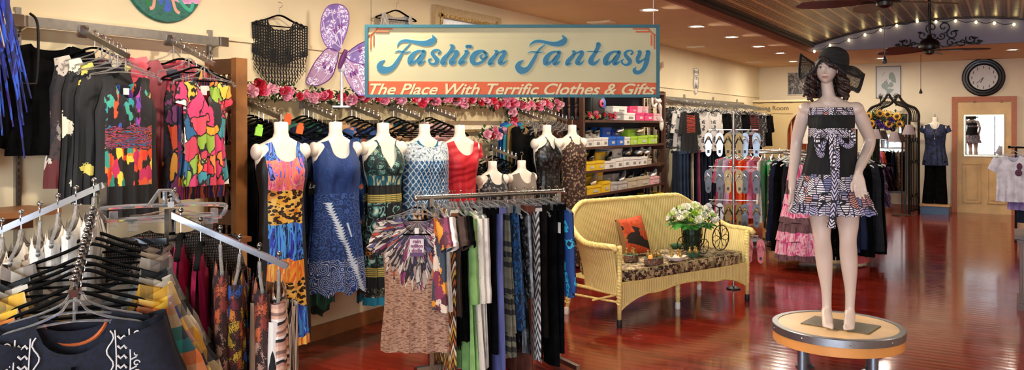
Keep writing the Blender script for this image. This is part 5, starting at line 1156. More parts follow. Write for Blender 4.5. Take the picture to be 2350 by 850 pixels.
# front tee, turned to the viewer
def teep(n):
    v=n.co(); x,y,z=n.xyz(v); xx=n.m2('ABSOLUTE',x)
    hx=n.m2('ADD',n.noise(n.co(scale=(30,1,120)),1,3),0); base=n.ramp(hx,['#6a4438','#a07862','#c8a890','#7a5648'],'LINEAR',[.35,.45,.55,.65])
    ang=n.m2('ARCTAN2',x,n.m2('SUBTRACT',-.06,z)); rad=n.m2('SQRT',n.m2('ADD',n.m2('MULTIPLY',x,x),n.m2('POWER',n.m2('ADD',z,.06),2)))
    cv=n.nd('ShaderNodeCombineXYZ',{0:n.m2('MULTIPLY',ang,13),1:n.m2('MULTIPLY',rad,9),2:n.m2('MULTIPLY',xx,3)}).outputs[0]
    vo=n.vor(n.warp(cv,1.2,.9),1.5); r=n.xyz(vo[1])[0]; fe=n.ramp(r,['#c8beb4','#3a3450','#a89a94','#2a2428','#d8d0c8','#8a3a6a','#5a5a8a','#b0a49c','#a84a3a','#e0d8d0'])
    ed=n.vor(n.warp(cv,1.2,.9),1.5,'DISTANCE_TO_EDGE')[0]; fe=n.mix(n.m2('LESS_THAN',ed,.07),fe,'#1c1820')
    lim=n.m2('ADD',-.46,n.m2('MULTIPLY',n.m2('SUBTRACT',n.noise(n.co(scale=(46,1,3)),1,2),.5),.40)); lim=n.m2('ADD',lim,n.m2('MULTIPLY',xx,.75))
    return n.mix(n.m2('LESS_THAN',z,lim),fe,base)
q=P(952,478,4.86); q.z=p0.z+.018
rdir=math.atan2(*(lambda dd:(dd.x,-dd.y))( (FW+RT*((955-CX)/FPX)).normalized()))   # yaw so that -y looks at the camera
ryT=-math.atan2((FW+RT*((955-CX)/FPX)).x,(FW+RT*((955-CX)/FPX)).y)-.12
q=p0+d*.01+Vector((0,0,.016)); hang('clear',q,ryT,'clear hanger holding the brown feather print tee'); hang('velvet',q+Vector((-.03,.03,0)),ryT,'black velvet hanger right behind the feather print tee')
tee=put(garment_mesh('m',p_zone('brown_tee_with_feather_burst',teep,.75),L=.86,sh=.205,bust=.215,waist=.205,hem=.235,neck=.095,nf=.10,nb=.035,slope=.27,offz=0,dep=.045,seed=7,sleeve=(.17,.075,.45),amp=.014,folds=4,waistz=.5),'feather_print_tee',q+Vector((0,0,-.105)),ryT,'short-sleeved brown tee with a grey and purple feather burst, foremost on the bar rack')
m=MB(); m.box((0,-.05,-.125),(.026,.003,.07)); m.build('size_tag',plain('#e8e4e0',.5,var=0),tee,smooth=False)
m=MB(); m.box((.002,-.058,-.20),(.085,.003,.125)); ht=m.build('hang_tag',plain('#e4dce0',.5,var=0),tee,smooth=False)
m=MB(); m.box((.002,-.0605,-.145),(.085,.002,.02)); m.box((.002,-.0605,-.252),(.085,.002,.024)); m.build('tag_band',plain('#5a3a6a',.5,var=0),ht,smooth=False)
for s_,z_,z2 in(('rain',-.172,.034),('million',-.20,.028),('dolls',-.228,.034)): text(s_,z2,plain('#7a2a5a',.5,var=0),'lettering',ht,M=Matrix.Translation((.002,-.0605,z_)),off=.0012)
m=MB(); m.tube([(-.085,-.05,-.13),(.085,-.05,-.13)],.005,6); m.build('hanger_bar',VELVET,tee)
# ============================================================ WICKER SETTEE
F0=Vector((-2.70,6.05,0)); aS=math.atan2(.931,.369)
def sloc(P_): r=Matrix.Rotation(-aS,3,'Z')@(Vector(P_)-F0); return r
def swor(p): return F0+Matrix.Rotation(aS,3,'Z')@Vector(p)
t_=thing('wicker_settee','yellow painted wicker settee with rolled arms standing on the red floor','settee',F0,aS)
n=NT('yellow_wicker'); uv=n.co('UV'); x,y,z=n.xyz(uv); h=n.m2('ABSOLUTE',n.m2('SINE',n.m2('MULTIPLY',x,150))); h2=n.m2('ABSOLUTE',n.m2('SINE',n.m2('ADD',n.m2('MULTIPLY',y,330),n.m2('MULTIPLY',n.m2('FLOOR',n.m2('MULTIPLY',x,47.7)),1.57))))
hh=n.m2('ADD',n.m2('MULTIPLY',h,1.0),n.m2('MULTIPLY',h2,.25)); n.bump(hh,.55,.005)
WK_=n.fin(n.ramp(n.m2('ADD',n.m2('MULTIPLY',h,.6),n.m2('MULTIPLY',n.noise(n.co(),5,3),.5)),['#bb9c4e','#e8d084','#f0dc98'],'LINEAR',[.05,.5,.9]),.5)
WB=plain('#e8cf82',.5,name='yellow_cane',var=.1,nscale=40,bump=.5)
LS,DS=1.66,.60
def plan(s,off=0):    # 0..1 from left front round the back to right front
    a=PI*s; c=math.cos(a); sn=math.sin(a); e=.42
    return Vector((LS/2-(LS/2+off)*math.copysign(abs(c)**e,c),(DS+off)*abs(sn)**e*1.0,0))
def ztop_(s):
    p=plan(s); yy=p.y/DS; ed=min(p.x,LS-p.x)
    k=max(0,min(1,(yy-.35)/.63)); k=k*k*(3-2*k); kk=max(0,min(1,ed/.30)); kk=kk*kk*(3-2*kk)
    return .655+.16*k+.135*kk*k
NS=120
S_s=[i/NS for i in range(NS+1)]; arc=[0]
for a,b in zip(S_s,S_s[1:]): arc.append(arc[-1]+(plan(b)-plan(a)).length)
def shell(side):
    def f(u,v):
        s=u; zt=ztop_(s); z=.26+(zt-.26)*v; lean=.10*v**1.5*(1 if plan(s).y>.1 else .55); p=plan(s,lean+side*.012); return (p.x,p.y,z)
    return f
m=MB(); uvf=lambda u,v:(arc[min(NS,int(round(u*NS)))],v*.6)
m.grid(shell(1),NS,10,uvfn=uvf); m.grid(shell(-1),NS,10,uvfn=uvf); m.build('woven_back',WK_,t_,ang=None)
m=MB(); rim=[]
for s in S_s:
    lean=.10*(1 if plan(s).y>.1 else .55); p=plan(s,lean+.008); rim.append((p.x,p.y,ztop_(s)+.002))
rim=[(rim[0][0],rim[0][1]-.03,rim[0][2]-.03)]+rim+[(rim[-1][0],rim[-1][1]-.03,rim[-1][2]-.03)]
m.tube(rim,.026,10); 
# braided wrap over the rim
for ph in(0,PI):
    br=[]; L=0
    for i in range(len(rim)*3-3):
        a=rim[i//3]; b=rim[min(i//3+1,len(rim)-1)]; f=(i%3)/3; p=Vector(a).lerp(Vector(b),f); th=i*.9+ph; dd=(Vector(b)-Vector(a)).normalized(); nrm=Vector((-dd.y,dd.x,0)); br.append(p+nrm*.022*math.cos(th)+Vector((0,0,.022*math.sin(th))))
    m.tube(br,.0085,5)
m.build('rolled_rim',WB,t_,ang=None)
def leg(x,y,x2,y2,z1,nm='leg',cap=None):
    m=MB(); m.tube([(x,y,z1),(x*.5+x2*.5,y*.5+y2*.5,z1*.5),(x2,y2,.03)],[.022,.021,.017],12)
    pts=[]; N=int(z1/.006)
    for i in range(N): f=i/N; th=i*1.05; pts.append((x+(x2-x)*f+.022*math.cos(th),y+(y2-y)*f+.022*math.sin(th),z1*(1-f*.75)))
    m.tube(pts,.005,4); l=m.build(nm,WB,t_,ang=None); m=MB(); m.lathe([(.02,0),(.024,.01),(.022,.06),(.018,.062)],12,Matrix.Translation((x2,y2,0)))
    m.build('foot_cap',plain('#1a1714',.5,var=0) if cap=='black' else plain('#ece6dc',.5,var=0),l,label='black foot cap' if cap=='black' else 'white foot cap')
leg(0,0,0,0,.66,cap='black'); leg(LS,0,LS,0,.66,cap='black'); leg(.02,DS,-.05,DS+.0,.34,cap='white'); leg(LS-.02,DS,LS+.03,DS,.34,cap='white'); leg(LS*.53,.16,LS*.53,.16,.30,cap='white')
def apz(x): u=x/LS; return .125+.145*min(1,(u/.20))**.8*min(1,((1-u)/.20))**.8+.028*math.cos(u*4*PI)*(1 if .12<u<.88 else .3)-.02*math.exp(-((u-.5)/.1)**2)
m=MB(); m.grid(lambda u,v:(LS*u,-.012,.355+(apz(LS*u)-.355)*v),60,4,uvfn=lambda u,v:(LS*u,v*.2)); m.grid(lambda u,v:(LS*u,.012,.355+(apz(LS*u)-.355)*v),60,4,uvfn=lambda u,v:(LS*u,v*.2)); m.build('front_apron',WK_,t_,ang=None)
m=MB(); m.tube([(LS*i/60,-.004,apz(LS*i/60)) for i in range(61)],.012,6); m.tube([(0,-.006,.355),(LS,-.006,.355)],.010,6); m.build('apron_edging',WB,t_)
for x_,sg in((0,-1),(LS,1)):
    m=MB(); m.tube([(x_,.02,.20),(x_+sg*.02,DS-.03,.18)],.010,8); m.tube([(x_,.03,.26),(x_+sg*.02,DS*.5,.17)],.009,6); m.tube([(x_,.02,.262),(x_+sg*.0,DS*.98,.262)],.014,8); m.build('side_stretcher',WB,t_)
m=MB(); m.box((LS/2,DS/2+.01,.335),(LS-.06,DS-.05,.03)); m.build('seat_deck',WB,t_,smooth=False)
# cushion
def rbox(m,c,d,e=.25,n=24,k=12,M=None):
    rings=[]
    for j in range(k+1):
        b=-PI/2+PI*j/k; cb,sb=math.cos(b),math.sin(b); zz=math.copysign(abs(sb)**e,sb)*d[2]/2; rr_=max(.02,abs(cb)**e); r=[]
        for i in range(n*2):
            a=2*PI*i/(n*2); r.append((c[0]+math.copysign(abs(math.cos(a))**e,math.cos(a))*rr_*d[0]/2,c[1]+math.copysign(abs(math.sin(a))**e,math.sin(a))*rr_*d[1]/2,c[2]+zz))
        rings.append(r)
    m.ring_loft(rings,M=M)
CU=p_patch('brown_floral_tapestry',['#2a140e','#b8a078','#4a2414','#7a6a44','#cdb88c','#351a10','#8a7850','#1e100c','#a89468'],(38,38,38),None,.05,.28,1.6)
t2=thing('seat_cushion','dark brown and tan floral seat cushion with pale piping on the wicker settee','cushion',swor((LS/2,DS/2-.02,.35)),aS)
m=MB(); rbox(m,(0,0,.06),(LS-.05,DS-.0,.12),.22,40,12); m.build('cover',CU,t2,ang=None)
def sup(a,e,rx,ry,z): return (math.copysign(abs(math.cos(a))**e,math.cos(a))*rx,math.copysign(abs(math.sin(a))**e,math.sin(a))*ry,z)
m=MB()
m.tube([sup(2*PI*i/140,.22,(LS-.055)/2,(DS-.01)/2,.106) for i in range(140)],.0045,6,closed=True); m.build('piping',plain('#bda878',.7),t2)
# orange pillow
def pil(n):
    x,y,z=n.xyz(n.co()); base=n.ramp(n.noise(n.co(),30,2),['#b8401c','#d85a28'],'LINEAR',[.35,.65]); v=n.warp(n.co(scale=(5,1,10),rot=(0,.5,0)),1.3,.9)
    r=n.xyz(n.vor(v,1)[1])[0]; band=n.m2('LESS_THAN',n.m2('ABSOLUTE',n.m2('ADD',n.m2('ADD',z,.01),n.m2('MULTIPLY',x,.35))),.085); pt=n.m2('MULTIPLY',band,n.m2('GREATER_THAN',r,.52))
    c=n.mix(pt,base,'#2a1c18'); p2=n.m2('MULTIPLY',band,n.m2('LESS_THAN',r,.16)); c=n.mix(p2,c,'#a8703a'); return n.mix(n.m2('LESS_THAN',x,-.155),c,'#8a6238')
m=MB(); 
def pf(side):
    def f(u,v):
        a,b=-1+2*u,-1+2*v; t=(1-a*a)**.45*(1-b*b)**.45 if abs(a)<1 and abs(b)<1 else 0; q_=1-.07*(a*a+b*b-2*a*a*b*b*.5)
        return (a*.185*(1-.06*(1-b*b)),side*.062*t,b*.175*(1-.06*(1-a*a)))
    return f
m.grid(pf(-1),18,18); m.grid(pf(1),18,18); o=m.build('throw_pillow',p_zone('orange_leaf_print',pil,.85),ang=None)
pp=swor((.60,.44,.645)); o.location=pp; o.rotation_euler=(-.28,-.06,aS+.10); tag(o,'rust orange throw pillow with black leaf shapes leaning on the settee back','pillow')
# ---- planter tricycle with flowers
zC=.475
wp=onZ(1656,583,zC); sl=sloc(wp); hubt=7.5
cxw,cyw=1.425,.13
t3=thing('tricycle_planter','dark iron tricycle planter with a big petal-spoked wheel on the settee','planter',swor((1.12,.20,zC)),aS+.0)
def L3(p): return Vector(p)
IRB=plain('#2a1a14',.45,.5,'rusty_dark_iron',var=.15)
R1=.118; c1=Vector((.33,-.06,R1))
def circ(c,r,n=36,axis='y'): return [(c[0]+r*math.cos(2*PI*i/n),c[1],c[2]+r*math.sin(2*PI*i/n)) for i in range(n)]
m=MB(); m.tube(circ(c1,R1),.005,8,closed=True); m.tube(circ(c1,.012,12),.006,6,closed=True)
for k in range(8):
    a=k*PI/4; dx,dz=math.cos(a),math.sin(a); px_,pz_=-dz,dx
    for s in(-1,1): m.tube(cr([(c1.x+dx*.008,c1.y,c1.z+dz*.008),(c1.x+dx*.055+px_*.024*s,c1.y,c1.z+dz*.055+pz_*.024*s),(c1.x+dx*.095+px_*.02*s,c1.y,c1.z+dz*.095+pz_*.02*s),(c1.x+dx*.114,c1.y,c1.z+dz*.114)],4),.0028,5)
m.build('large_wheel',IRB,t3)
m=MB(); m.tube([c1,(.315,-.06,.30),(.31,-.06,.40)],.007,8); m.tube(cr([(.20,-.06,.405),(.25,-.06,.42),(.31,-.06,.40),(.30,-.10,.41),(.24,-.14,.40)],5),.006,6); m.tube(cr([(.31,-.06,.29),(.24,-.05,.28),(.16,-.03,.22),(.13,-.02,.08),(.05,0,.03)],6),.006,6); m.tube(cr([(.31,-.06,.33),(.22,-.05,.31),(.17,-.03,.25)],6),.005,6); m.build('fork_and_handlebar',IRB,t3)
for s in(-.11,.10):
    m=MB(); c=Vector((-.02+(.05 if s<0 else 0),s,.07)); m.tube(circ(c,.068),.004,6,closed=True)
    for k in range(8): a=k*PI/4; m.tube([c,(c.x+.066*math.cos(a),c.y,c.z+.066*math.sin(a))],.0022,5)
    m.build('small_wheel',IRB,t3)
m=MB()
for k in range(18):
    a=2*PI*k/18; m.tube([(.075*math.cos(a),.075*math.sin(a),.03),(.10*math.cos(a),.10*math.sin(a),.245)],.003,5)
for z,r in((.03,.075),(.10,.083),(.17,.092),(.245,.102)): m.tube([(r*math.cos(2*PI*i/30),r*math.sin(2*PI*i/30),z) for i in range(30)],.004,6,closed=True)
for k in range(14):
    a=2*PI*k/14; m.tube([(.088*math.cos(a+.2*math.sin(q_)),.088*math.sin(a+.2*math.sin(q_)),.13+.03*math.cos(q_)) for q_ in [.7*i for i in range(10)]],.002,4)
m.build('wire_basket',IRB,t3)
t4=thing('flower_arrangement','bouquet of white and lime green flowers in a dark green foil pot','flowers',swor((1.12,.20,zC+.035)),aS)
m=MB(); m.lathe([(.004,0),(.068,.0),(.075,.05),(.092,.215),(.086,.215),(.07,.20),(.004,.20)],24); m.build('foil_pot',plain('#173a26',.35,.2,'dark_green_foil',var=.3,nscale=18,bump=.6),t4)
rr=random.Random(12); m=MB()
for k in range(22):
    a=2*PI*k/22+rr.uniform(-.1,.1); r=.2+rr.uniform(0,.06); M=Matrix.Translation((0,0,.225))@Matrix.Rotation(a,4,'Z'); 
    m.add([(.04,-.03,0),(.04,.03,0),(r*.7,.055,.0),(r*.7,-.055,.0),(r,0,-.035+rr.uniform(-.01,.04)),(r*.7,0,.02)],[(0,3,5,1),(1,5,2),(3,4,5),(5,4,2)],M)
m.build('collar_leaves',plain('#3f8a34',.5,var=.25,nscale=20),t4,ang=None)
m=MB(); leaves(m,(0,0,.30),200,(.18,.18,.06),rr,.04); m.build('foliage',plain('#3a6a2a',.6,var=.3,nscale=25),t4,ang=None)
FL=[rose_mesh(plain('#f2f0e2',.6,var=.05,name='white_petals'),.03,20),rose_mesh(plain('#d8e0a0',.6,var=.1,name='pale_lime_petals'),.028,21),rose_mesh(plain('#a8c848',.6,var=.15,name='lime_petals'),.027,22)]
for k in range(95):
    a=rr.uniform(0,2*PI); r=.225*math.sqrt(rr.random()); z=.27+.13*(1-(r/.23)**2)+rr.uniform(-.02,.015); o=bpy.data.objects.new('blossom',FL[rr.choice((0,0,1,1,2))]); COL.objects.link(o); o.parent=t4; o.location=(r*math.cos(a),r*math.sin(a),z); o.rotation_euler=(rr.uniform(.1,1.1),0,math.atan2(math.sin(a),math.cos(a))+PI/2); o.scale=[rr.uniform(1.0,1.7)]*3
# ---- candle holders on the seat
GOLD=plain('#a8884a',.35,.5,'old_gold',var=.2,nscale=60,bump=.5)
def figure(parent,x,y,z,s=1):
    m=MB(); m.lathe([(.006*s,0),(.013*s,.004*s),(.015*s,.02*s),(.010*s,.035*s),(.007*s,.04*s)],10,Matrix.Translation((x,y,z))); m.ell((x,y,z+.048*s),.010*s,8,6)
    for e in(-1,1): m.ell((x+e*.008*s,y,z+.057*s),.004*s,6,4); m.ell((x+e*.013*s,y-.006*s,z+.02*s),(.005*s,.008*s,.009*s),6,4)
    m.build('gold_figurine',GOLD,parent)
def holder(px,py,kind,lb,sz=1.0,n=3,rz=0):
    w=onZ(px,py,zC); t_=thing('candle_holder',lb,'candle holder',w,aS+rz)
    if kind=='bark': 
        m=MB(); m.lathe([(.004,0),(.066*sz,0),(.07*sz,.01),(.068*sz,.055),(.06*sz,.058),(.055*sz,.04),(.003,.038)],22,Matrix.Diagonal((1.25,.9,1,1))); mt=NT('tree_bark'); f=mt.vor(mt.co(),70)[0]; mt.bump(f,1,.01); m.build('bark_bowl',mt.fin(mt.ramp(f,['#1e120c','#6a4a38','#9a7a64'],'LINEAR',[0,.4,.8]),.85),t_)
        m=MB(); m.tube([(.066*sz*1.2*math.cos(2*PI*i/24),.066*sz*.87*math.sin(2*PI*i/24),.058) for i in range(24)],.004,6,closed=True); m.build('rim',plain('#5a8a6a',.4),t_)
    else:
        m=MB(); m.lathe([(.004,0),(.05*sz,0),(.085*sz,.03),(.088*sz,.036),(.08*sz,.034),(.05*sz,.01),(.003,.008)],28,Matrix.Diagonal((1.15,.72,1,1))); m.build('dish',plain('#e8e6e0' if kind=='white' else '#3f6a50',.15,0,kind+'_glaze',var=.03),t_)
    for k in range(n): a=2*PI*k/max(1,n)+.6; figure(t_,.05*sz*math.cos(a),.045*sz*math.sin(a)*.8,.055 if kind=='bark' else .03,1.05)
    return t_
holder(1448,600,'bark','small bark candle bowl with gold figurines at the left end of the cushion',.85,3); h2_=holder(1500,606,'bark','large round bark candle bowl with gold figurines beside the white dish',1.1,4)
h3=holder(1553,598,'white','oval white ceramic candle dish with gold figurines and a lit candle',1.05,3); holder(1592,590,'green','green glazed dish under the planter with small gold birds',.8,3); holder(1553,570,'green','green glass bowl behind the white dish against the orange pillow',.85,0)
FLM=NT('candle_glow').fin('#ffcf80',.5,emit='#ffb050',es=5)
m=MB(); m.lathe([(.014,0),(.015,.02),(.001,.022)],12,Matrix.Translation((.02,-.02,.02))); m.build('candle',FLM,h3)
w=onZ(1478,598,zC+.05); m=MB(); m.lathe([(.018,0),(.02,.02),(.012,.028),(.001,.03)],12,Matrix.Translation((-.07,-.03,.055))); m.build('candle',NT('orange_candle').fin('#e8803a',.5,emit='#f07a30',es=1.2),h2_)
# ============================================================ SHOE SHELVES
XF=-4.14; yl=onX(1343,300,XF).y; yr=onX(1527,300,XF).y
DW=plain('#4a2a1a',.45,nscale=7,var=.15,name='dark_walnut'); 
t_=thing('shoe_shelf','tall dark wooden shelf unit full of shoe boxes against the left wall','shelf unit',(XW,yl,0))
zsh=[onX(1343,y,XF).z for y in(275,338,394,450)]+[.50,.12]
for y in(-.02,yr-yl):
    m=MB()
    for x in(.03,XF-XW-.03): m.box((x,y,1.06),(.05,.05,2.12))
    for z in [.1,.6,1.02,1.35,1.66,2.08]: m.box(((XF-XW)/2,y,z),(XF-XW-.05,.03,.09))
    sp=m.build('side_frame',DW,t_,smooth=False)
    for z0,z1 in((.15,.55),(.65,.97),(1.07,1.30),(1.40,1.61),(1.71,2.03)):
        for k in range(3): m=MB(); spindle(m,.10+.09*k,y,z0,z1,.016); m.build('spindle',DW,sp)
for z in zsh+[2.1]:
    m=MB(); m.box(((XF-XW)/2,(yr-yl)/2,z-.015),(XF-XW,yr-yl,.03)); m.build('shelf_board',DW,t_,smooth=False)
m=MB(); m.box((.012,(yr-yl)/2,1.1),(.02,yr-yl,2.0)); m.build('back_panel',plain('#3a3f50',.7,name='dim_blue_grey_panel'),t_,smooth=False)
def shoebox(zx0,zx1,zy0,zy1,col,lb,shelf,dx=0,lid=None):
    x0,x1,y0,y1=1330+zx0/3.036,1330+zx1/3.036,220+zy0/3.036,220+zy1/3.036
    a=onX(x0,y1,XF-.02-dx); b=onX(x1,y1,XF-.02-dx); ht=(y1-y0)/FPX*((a.y-0)/math.cos(0) and (FW.dot(a)))
    return a.y,b.y,ht
cn={'w':('#e4e0da','white'),'g':('#8a8a8c','grey'),'k':('#26262a','black'),'p':('#e0407a','hot pink'),'q':('#eab0b8','pale pink'),'b':('#1a5fc0','blue'),'B':('#12409a','dark blue'),'l':('#a8d040','lime green'),'y':('#e8c020','yellow'),'e':('#c0b498','beige'),'s':('#b8b4b0','silver grey')}
BX=[(0,[(202,300,102,160,'g'),(308,388,108,160,'w'),(393,450,112,166,'p'),(455,512,113,166,'p'),(516,566,116,166,'q')],[(230,332,55,100,'w'),(350,402,66,110,'p'),(405,480,62,108,'q')]),
    (1,[(40,94,275,332,'w'),(96,152,272,332,'w'),(153,200,270,330,'w'),(202,254,266,328,'b'),(256,310,265,326,'b'),(314,352,268,324,'w'),(354,402,268,322,'l'),(406,474,265,322,'l'),(480,542,264,322,'l')],[(42,88,222,272,'w'),(90,140,222,270,'w'),(160,222,206,268,'b'),(226,280,214,264,'B'),(335,392,220,264,'l'),(405,450,216,262,'e')]),
    (2,[(46,112,452,514,'y'),(114,174,450,512,'y'),(178,248,450,502,'w'),(252,303,428,490,'w'),(306,350,420,486,'w'),(353,402,420,482,'w'),(404,428,420,476,'w'),(430,472,416,474,'w'),(476,502,436,466,'e')],[(44,108,396,450,'y'),(110,188,388,448,'y'),(180,232,370,425,'s'),(234,300,364,424,'w')]),
    (3,[(48,150,634,692,'y'),(154,214,608,684,'y'),(218,264,604,664,'s'),(268,334,600,654,'s'),(338,400,584,650,'e'),(402,490,570,636,'e'),(494,556,570,620,'q')],[(44,100,575,632,'y'),(102,164,560,622,'y'),(168,226,556,605,'g'),(228,276,548,600,'s')]),
    (4,[(106,236,716,778,'B'),(284,362,684,768,'b'),(366,462,662,742,'b'),(528,602,700,755,'y')],[(528,602,660,700,'y')])]
rowname=['top shelf','second shelf','third shelf','fourth shelf','bottom shelf']
def abox(cy,w,h,z,X,col,label,grp,lidc=None):
    t_=thing('shoe_box',label,'box',(X,cy,z),0,grp); D=.27
    m=MB(); m.box((-D/2,0,h*.38),(D,w*.97,h*.76)); m.build('body',plain(col,.5,var=.04),t_,smooth=False)
    m=MB(); m.box((-D/2,0,h*.87),(D+.008,w,h*.26)); m.build('lid',plain(col,.5,var=.02),t_,smooth=False)
    m=MB(); m.box((.003,w*.12,h*.35),(.002,w*.36,h*.28)); m.build('label_sticker',plain('#c8c4bc' if col!='#e4e0da' else '#8a8680',.5,var=0),t_,smooth=False)
cnt={}
for si,(si_,lo,up) in enumerate(BX):
    zb_=[zsh[0],zsh[1],zsh[2],zsh[3],.50][si]
    tops={}
    for row,lst in(('lower',lo),('upper',up)):
        for k,(a0,a1,b0,b1,c) in enumerate(lst):
            X=XF-.02-(.11 if row=='upper' and si<4 else 0); ya=onX(1330+a0/3.036,330,X).y; yb_=onX(1330+a1/3.036,330,X).y; cy=(ya+yb_)/2; w=yb_-ya-.008; t__=FW.dot(Vector((X,cy,0))); h=max(.075,min(.17,(b1-b0)/3.036/FPX*t__))
            z=zb_
            if row=='upper':
                near=[hh for (yy,hh) in tops.values() if abs(yy-cy)<.2] or [.12]; z=zb_+max(near)+.002
                if si<4:
                    nxt=([2.085]+zsh)[si]-.035; h=max(.05,min(h,nxt-z-.005))
            else: tops[k]=(cy,h)
            col,cname=cn[c]; key=(si,row,cname); cnt[key]=cnt.get(key,0)+1
            of=[q for q in lst if q[4]==c]; pos='' if len(of)==1 else ['leftmost ','second ','third ','fourth ','fifth ','sixth ','seventh ','eighth '][cnt[key]-1]
            abox(cy,w,h,z,X,col,'%s%s shoe box in the %s row of the %s'%(pos,cname,row,rowname[si]),'shoe boxes on the %s'%rowname[si])
# shoes on the boxes
def pump(mat,mat2,name,label,loc,rz,heel=.08,L=.22,flat=False,grp=None):
    t_=thing(name,label,'shoe',loc,rz,grp)
    hz=lambda v: 0 if v<.35 else heel*((v-.35)/.65)**.8      # sole height, v 0 toe..1 heel
    def f(u,v):
        a=PI*2*u; w=lerp([(0,.012),(.18,.036),(.35,.042),(.6,.028),(.85,.027),(1,.018)],v); y=L*v
        z0=hz(v); top=lerp([(0,.012),(.15,.035),(.3,.045),(.45,.03),(.7,.035),(1,.06)],v)
        s=math.sin(a); return (math.cos(a)*w,y,z0+(s*.5+.5)*top if s>-.2 else z0)
    m=MB(); m.grid(f,16,18); m.build('upper',mat,t_,ang=None)
    m=MB(); m.grid(lambda u,v:((u-.5)*2*lerp([(0,.012),(.18,.038),(.35,.044),(.6,.028),(1,.02)],v),L*v,hz(v)-.004),6,16); m.grid(lambda u,v:((u-.5)*2*lerp([(0,.012),(.18,.038),(.35,.044),(.6,.028),(1,.02)],v),L*v,hz(v)-.010),6,16); m.build('sole',mat2,t_)
    if heel>.03: m=MB(); m.tube([(0,L*.93,heel-.005),(0,L*.95,-.009)],[.018,.007],8); m.build('heel',mat,t_)
    return t_
BKP=plain('#0e0d0e',.25,name='black_patent'); NUD=plain('#c8b49a',.35,name='nude_leather'); SIL=plain('#b8b4b0',.3,.5,name='silver_leather'); WHS=plain('#e0dedc',.5,name='white_leather'); BLL=plain('#141414',.5)
def shoe_at(zx,zy,mat,lb,heel=.08,rz=.4,flat=False,sc=1,X=XF-.07,nm='pump_shoe'):
    q=onX(1330+zx/3.036,220+zy/3.036,X); q.y-=.12; q.z+=.012; o=pump(mat,plain('#b08a60',.5),nm,lb,q,.12+.1*rz,heel); o.scale=(sc,)*3; return o
for a in((90,450,BKP,'black patent high heel propped on the yellow boxes of the third shelf',.10,0.2,1.1),(215,450,BKP,'black low heeled shoe beside the yellow boxes on the third shelf',.05,.2,.9),(105,625,NUD,'nude high heel propped on the yellow boxes of the fourth shelf',.10,.2,1.1),
  (300,598,SIL,'silver heeled shoe on the grey boxes of the fourth shelf',.07,-.6,1),(355,580,BLL,'black shoe on the beige boxes, left one on the fourth shelf',.03,-.6,1),(435,568,BLL,'black shoe on the beige boxes, right one on the fourth shelf',.03,-.7,1.1),(515,566,WHS,'white shoe at the right end of the fourth shelf',.03,-.7,1.1),
  (415,410,WHS,'pale grey sneaker, left of a pair on the third shelf',.02,-.8,1.15),(470,408,WHS,'pale grey sneaker, right of a pair on the third shelf',.02,-.8,1.15),(340,412,SIL,'strappy silver sandal on the third shelf',.03,-.9,1),(70,268,BLL,'black and white sandal at the left end of the second shelf',.02,.2,.9),(130,268,BLL,'black and white slide sandal beside the first one on the second shelf',.02,.2,.9),(290,262,SIL,'silver sandal on the blue boxes of the second shelf',.02,-.5,.9),(430,262,NUD,'tan sandal on the lime green boxes of the second shelf',.02,-.6,.9)): shoe_at(a[0],a[1],a[2],a[3],a[4],a[5],sc=a[6])
for px,py,lb in((260,770,'tall black boot standing between the blue bins on the bottom shelf'),(480,750,'black boot at the right of the blue bins on the bottom shelf')):
    q=onX(1330+px/3.036,450,XF-.05); m=MB(); m.tube(cr([(0,-.14,.03),(0,-.06,.035),(0,.0,.06),(0,.02,.12),(0,.02,.24),(0,.03,.32)],5),[.022,.026,.03,.034,.036,.036,.036,.034]+[.036]*18,12,flat=None); o=m.build('boot',BLL,ang=None); o.location=(q.x,q.y,.52); o.rotation_euler=(0,0,PI/2); tag(o,lb,'boot')
m=MB(); rbox(m,(0,0,.05),(.2,.12,.09),.7,14,8); o=m.build('slipper',plain('#e0b8b4',.9,nscale=60,bump=.6),ang=None); q=onX(1375,466,XF-.1); o.location=(q.x,q.y,.50); tag(o,'fluffy pale pink slipper on the bottom shelf','slipper')
for (zx,n_,cols,lb) in((80,3,(3,0,3),'small pale flower bunch at the left of the top shelf'),(195,5,(0,2,2),'red and white flower bunch on the top shelf')):
    q=onX(1330+zx/3.036,272,XF-.05); t_=thing('flower_bunch',lb,'flowers',(q.x,q.y,zsh[0])); rr=random.Random(zx)
    m=MB(); leaves(m,(0,0,.05),50,(.06,.12,.04),rr,.05); m.build('foliage',plain('#6a7a3a',.6,var=.2),t_,ang=None)
    for k in range(8): o=bpy.data.objects.new('rose',RSM[rr.choice(cols)]); COL.objects.link(o); o.parent=t_; o.location=(rr.uniform(0,.06),rr.uniform(-.14,.14),rr.uniform(.03,.09)); o.rotation_euler=(0,PI/2,0)
q=onX(1365,240,XF-.1); t_=thing('handbag','black handbag with a pink and blue oval motif on the top shelf','bag',(q.x,q.y,zsh[0])); m=MB(); rbox(m,(0,0,.15),(.12,.38,.30),.3,16,8); m.build('bag_body',BLL,t_)
for c_,r_,y_ in(('#2a6ac8',.085,.10),('#e0507a',.065,.06),('#14141a',.03,.06)):
    m=MB(); m.ell((.06+.02*(.09-r_)/.09,y_,.2),(.012,r_,r_*.75),16,8); m.build('motif',plain(c_,.5,var=0),t_)
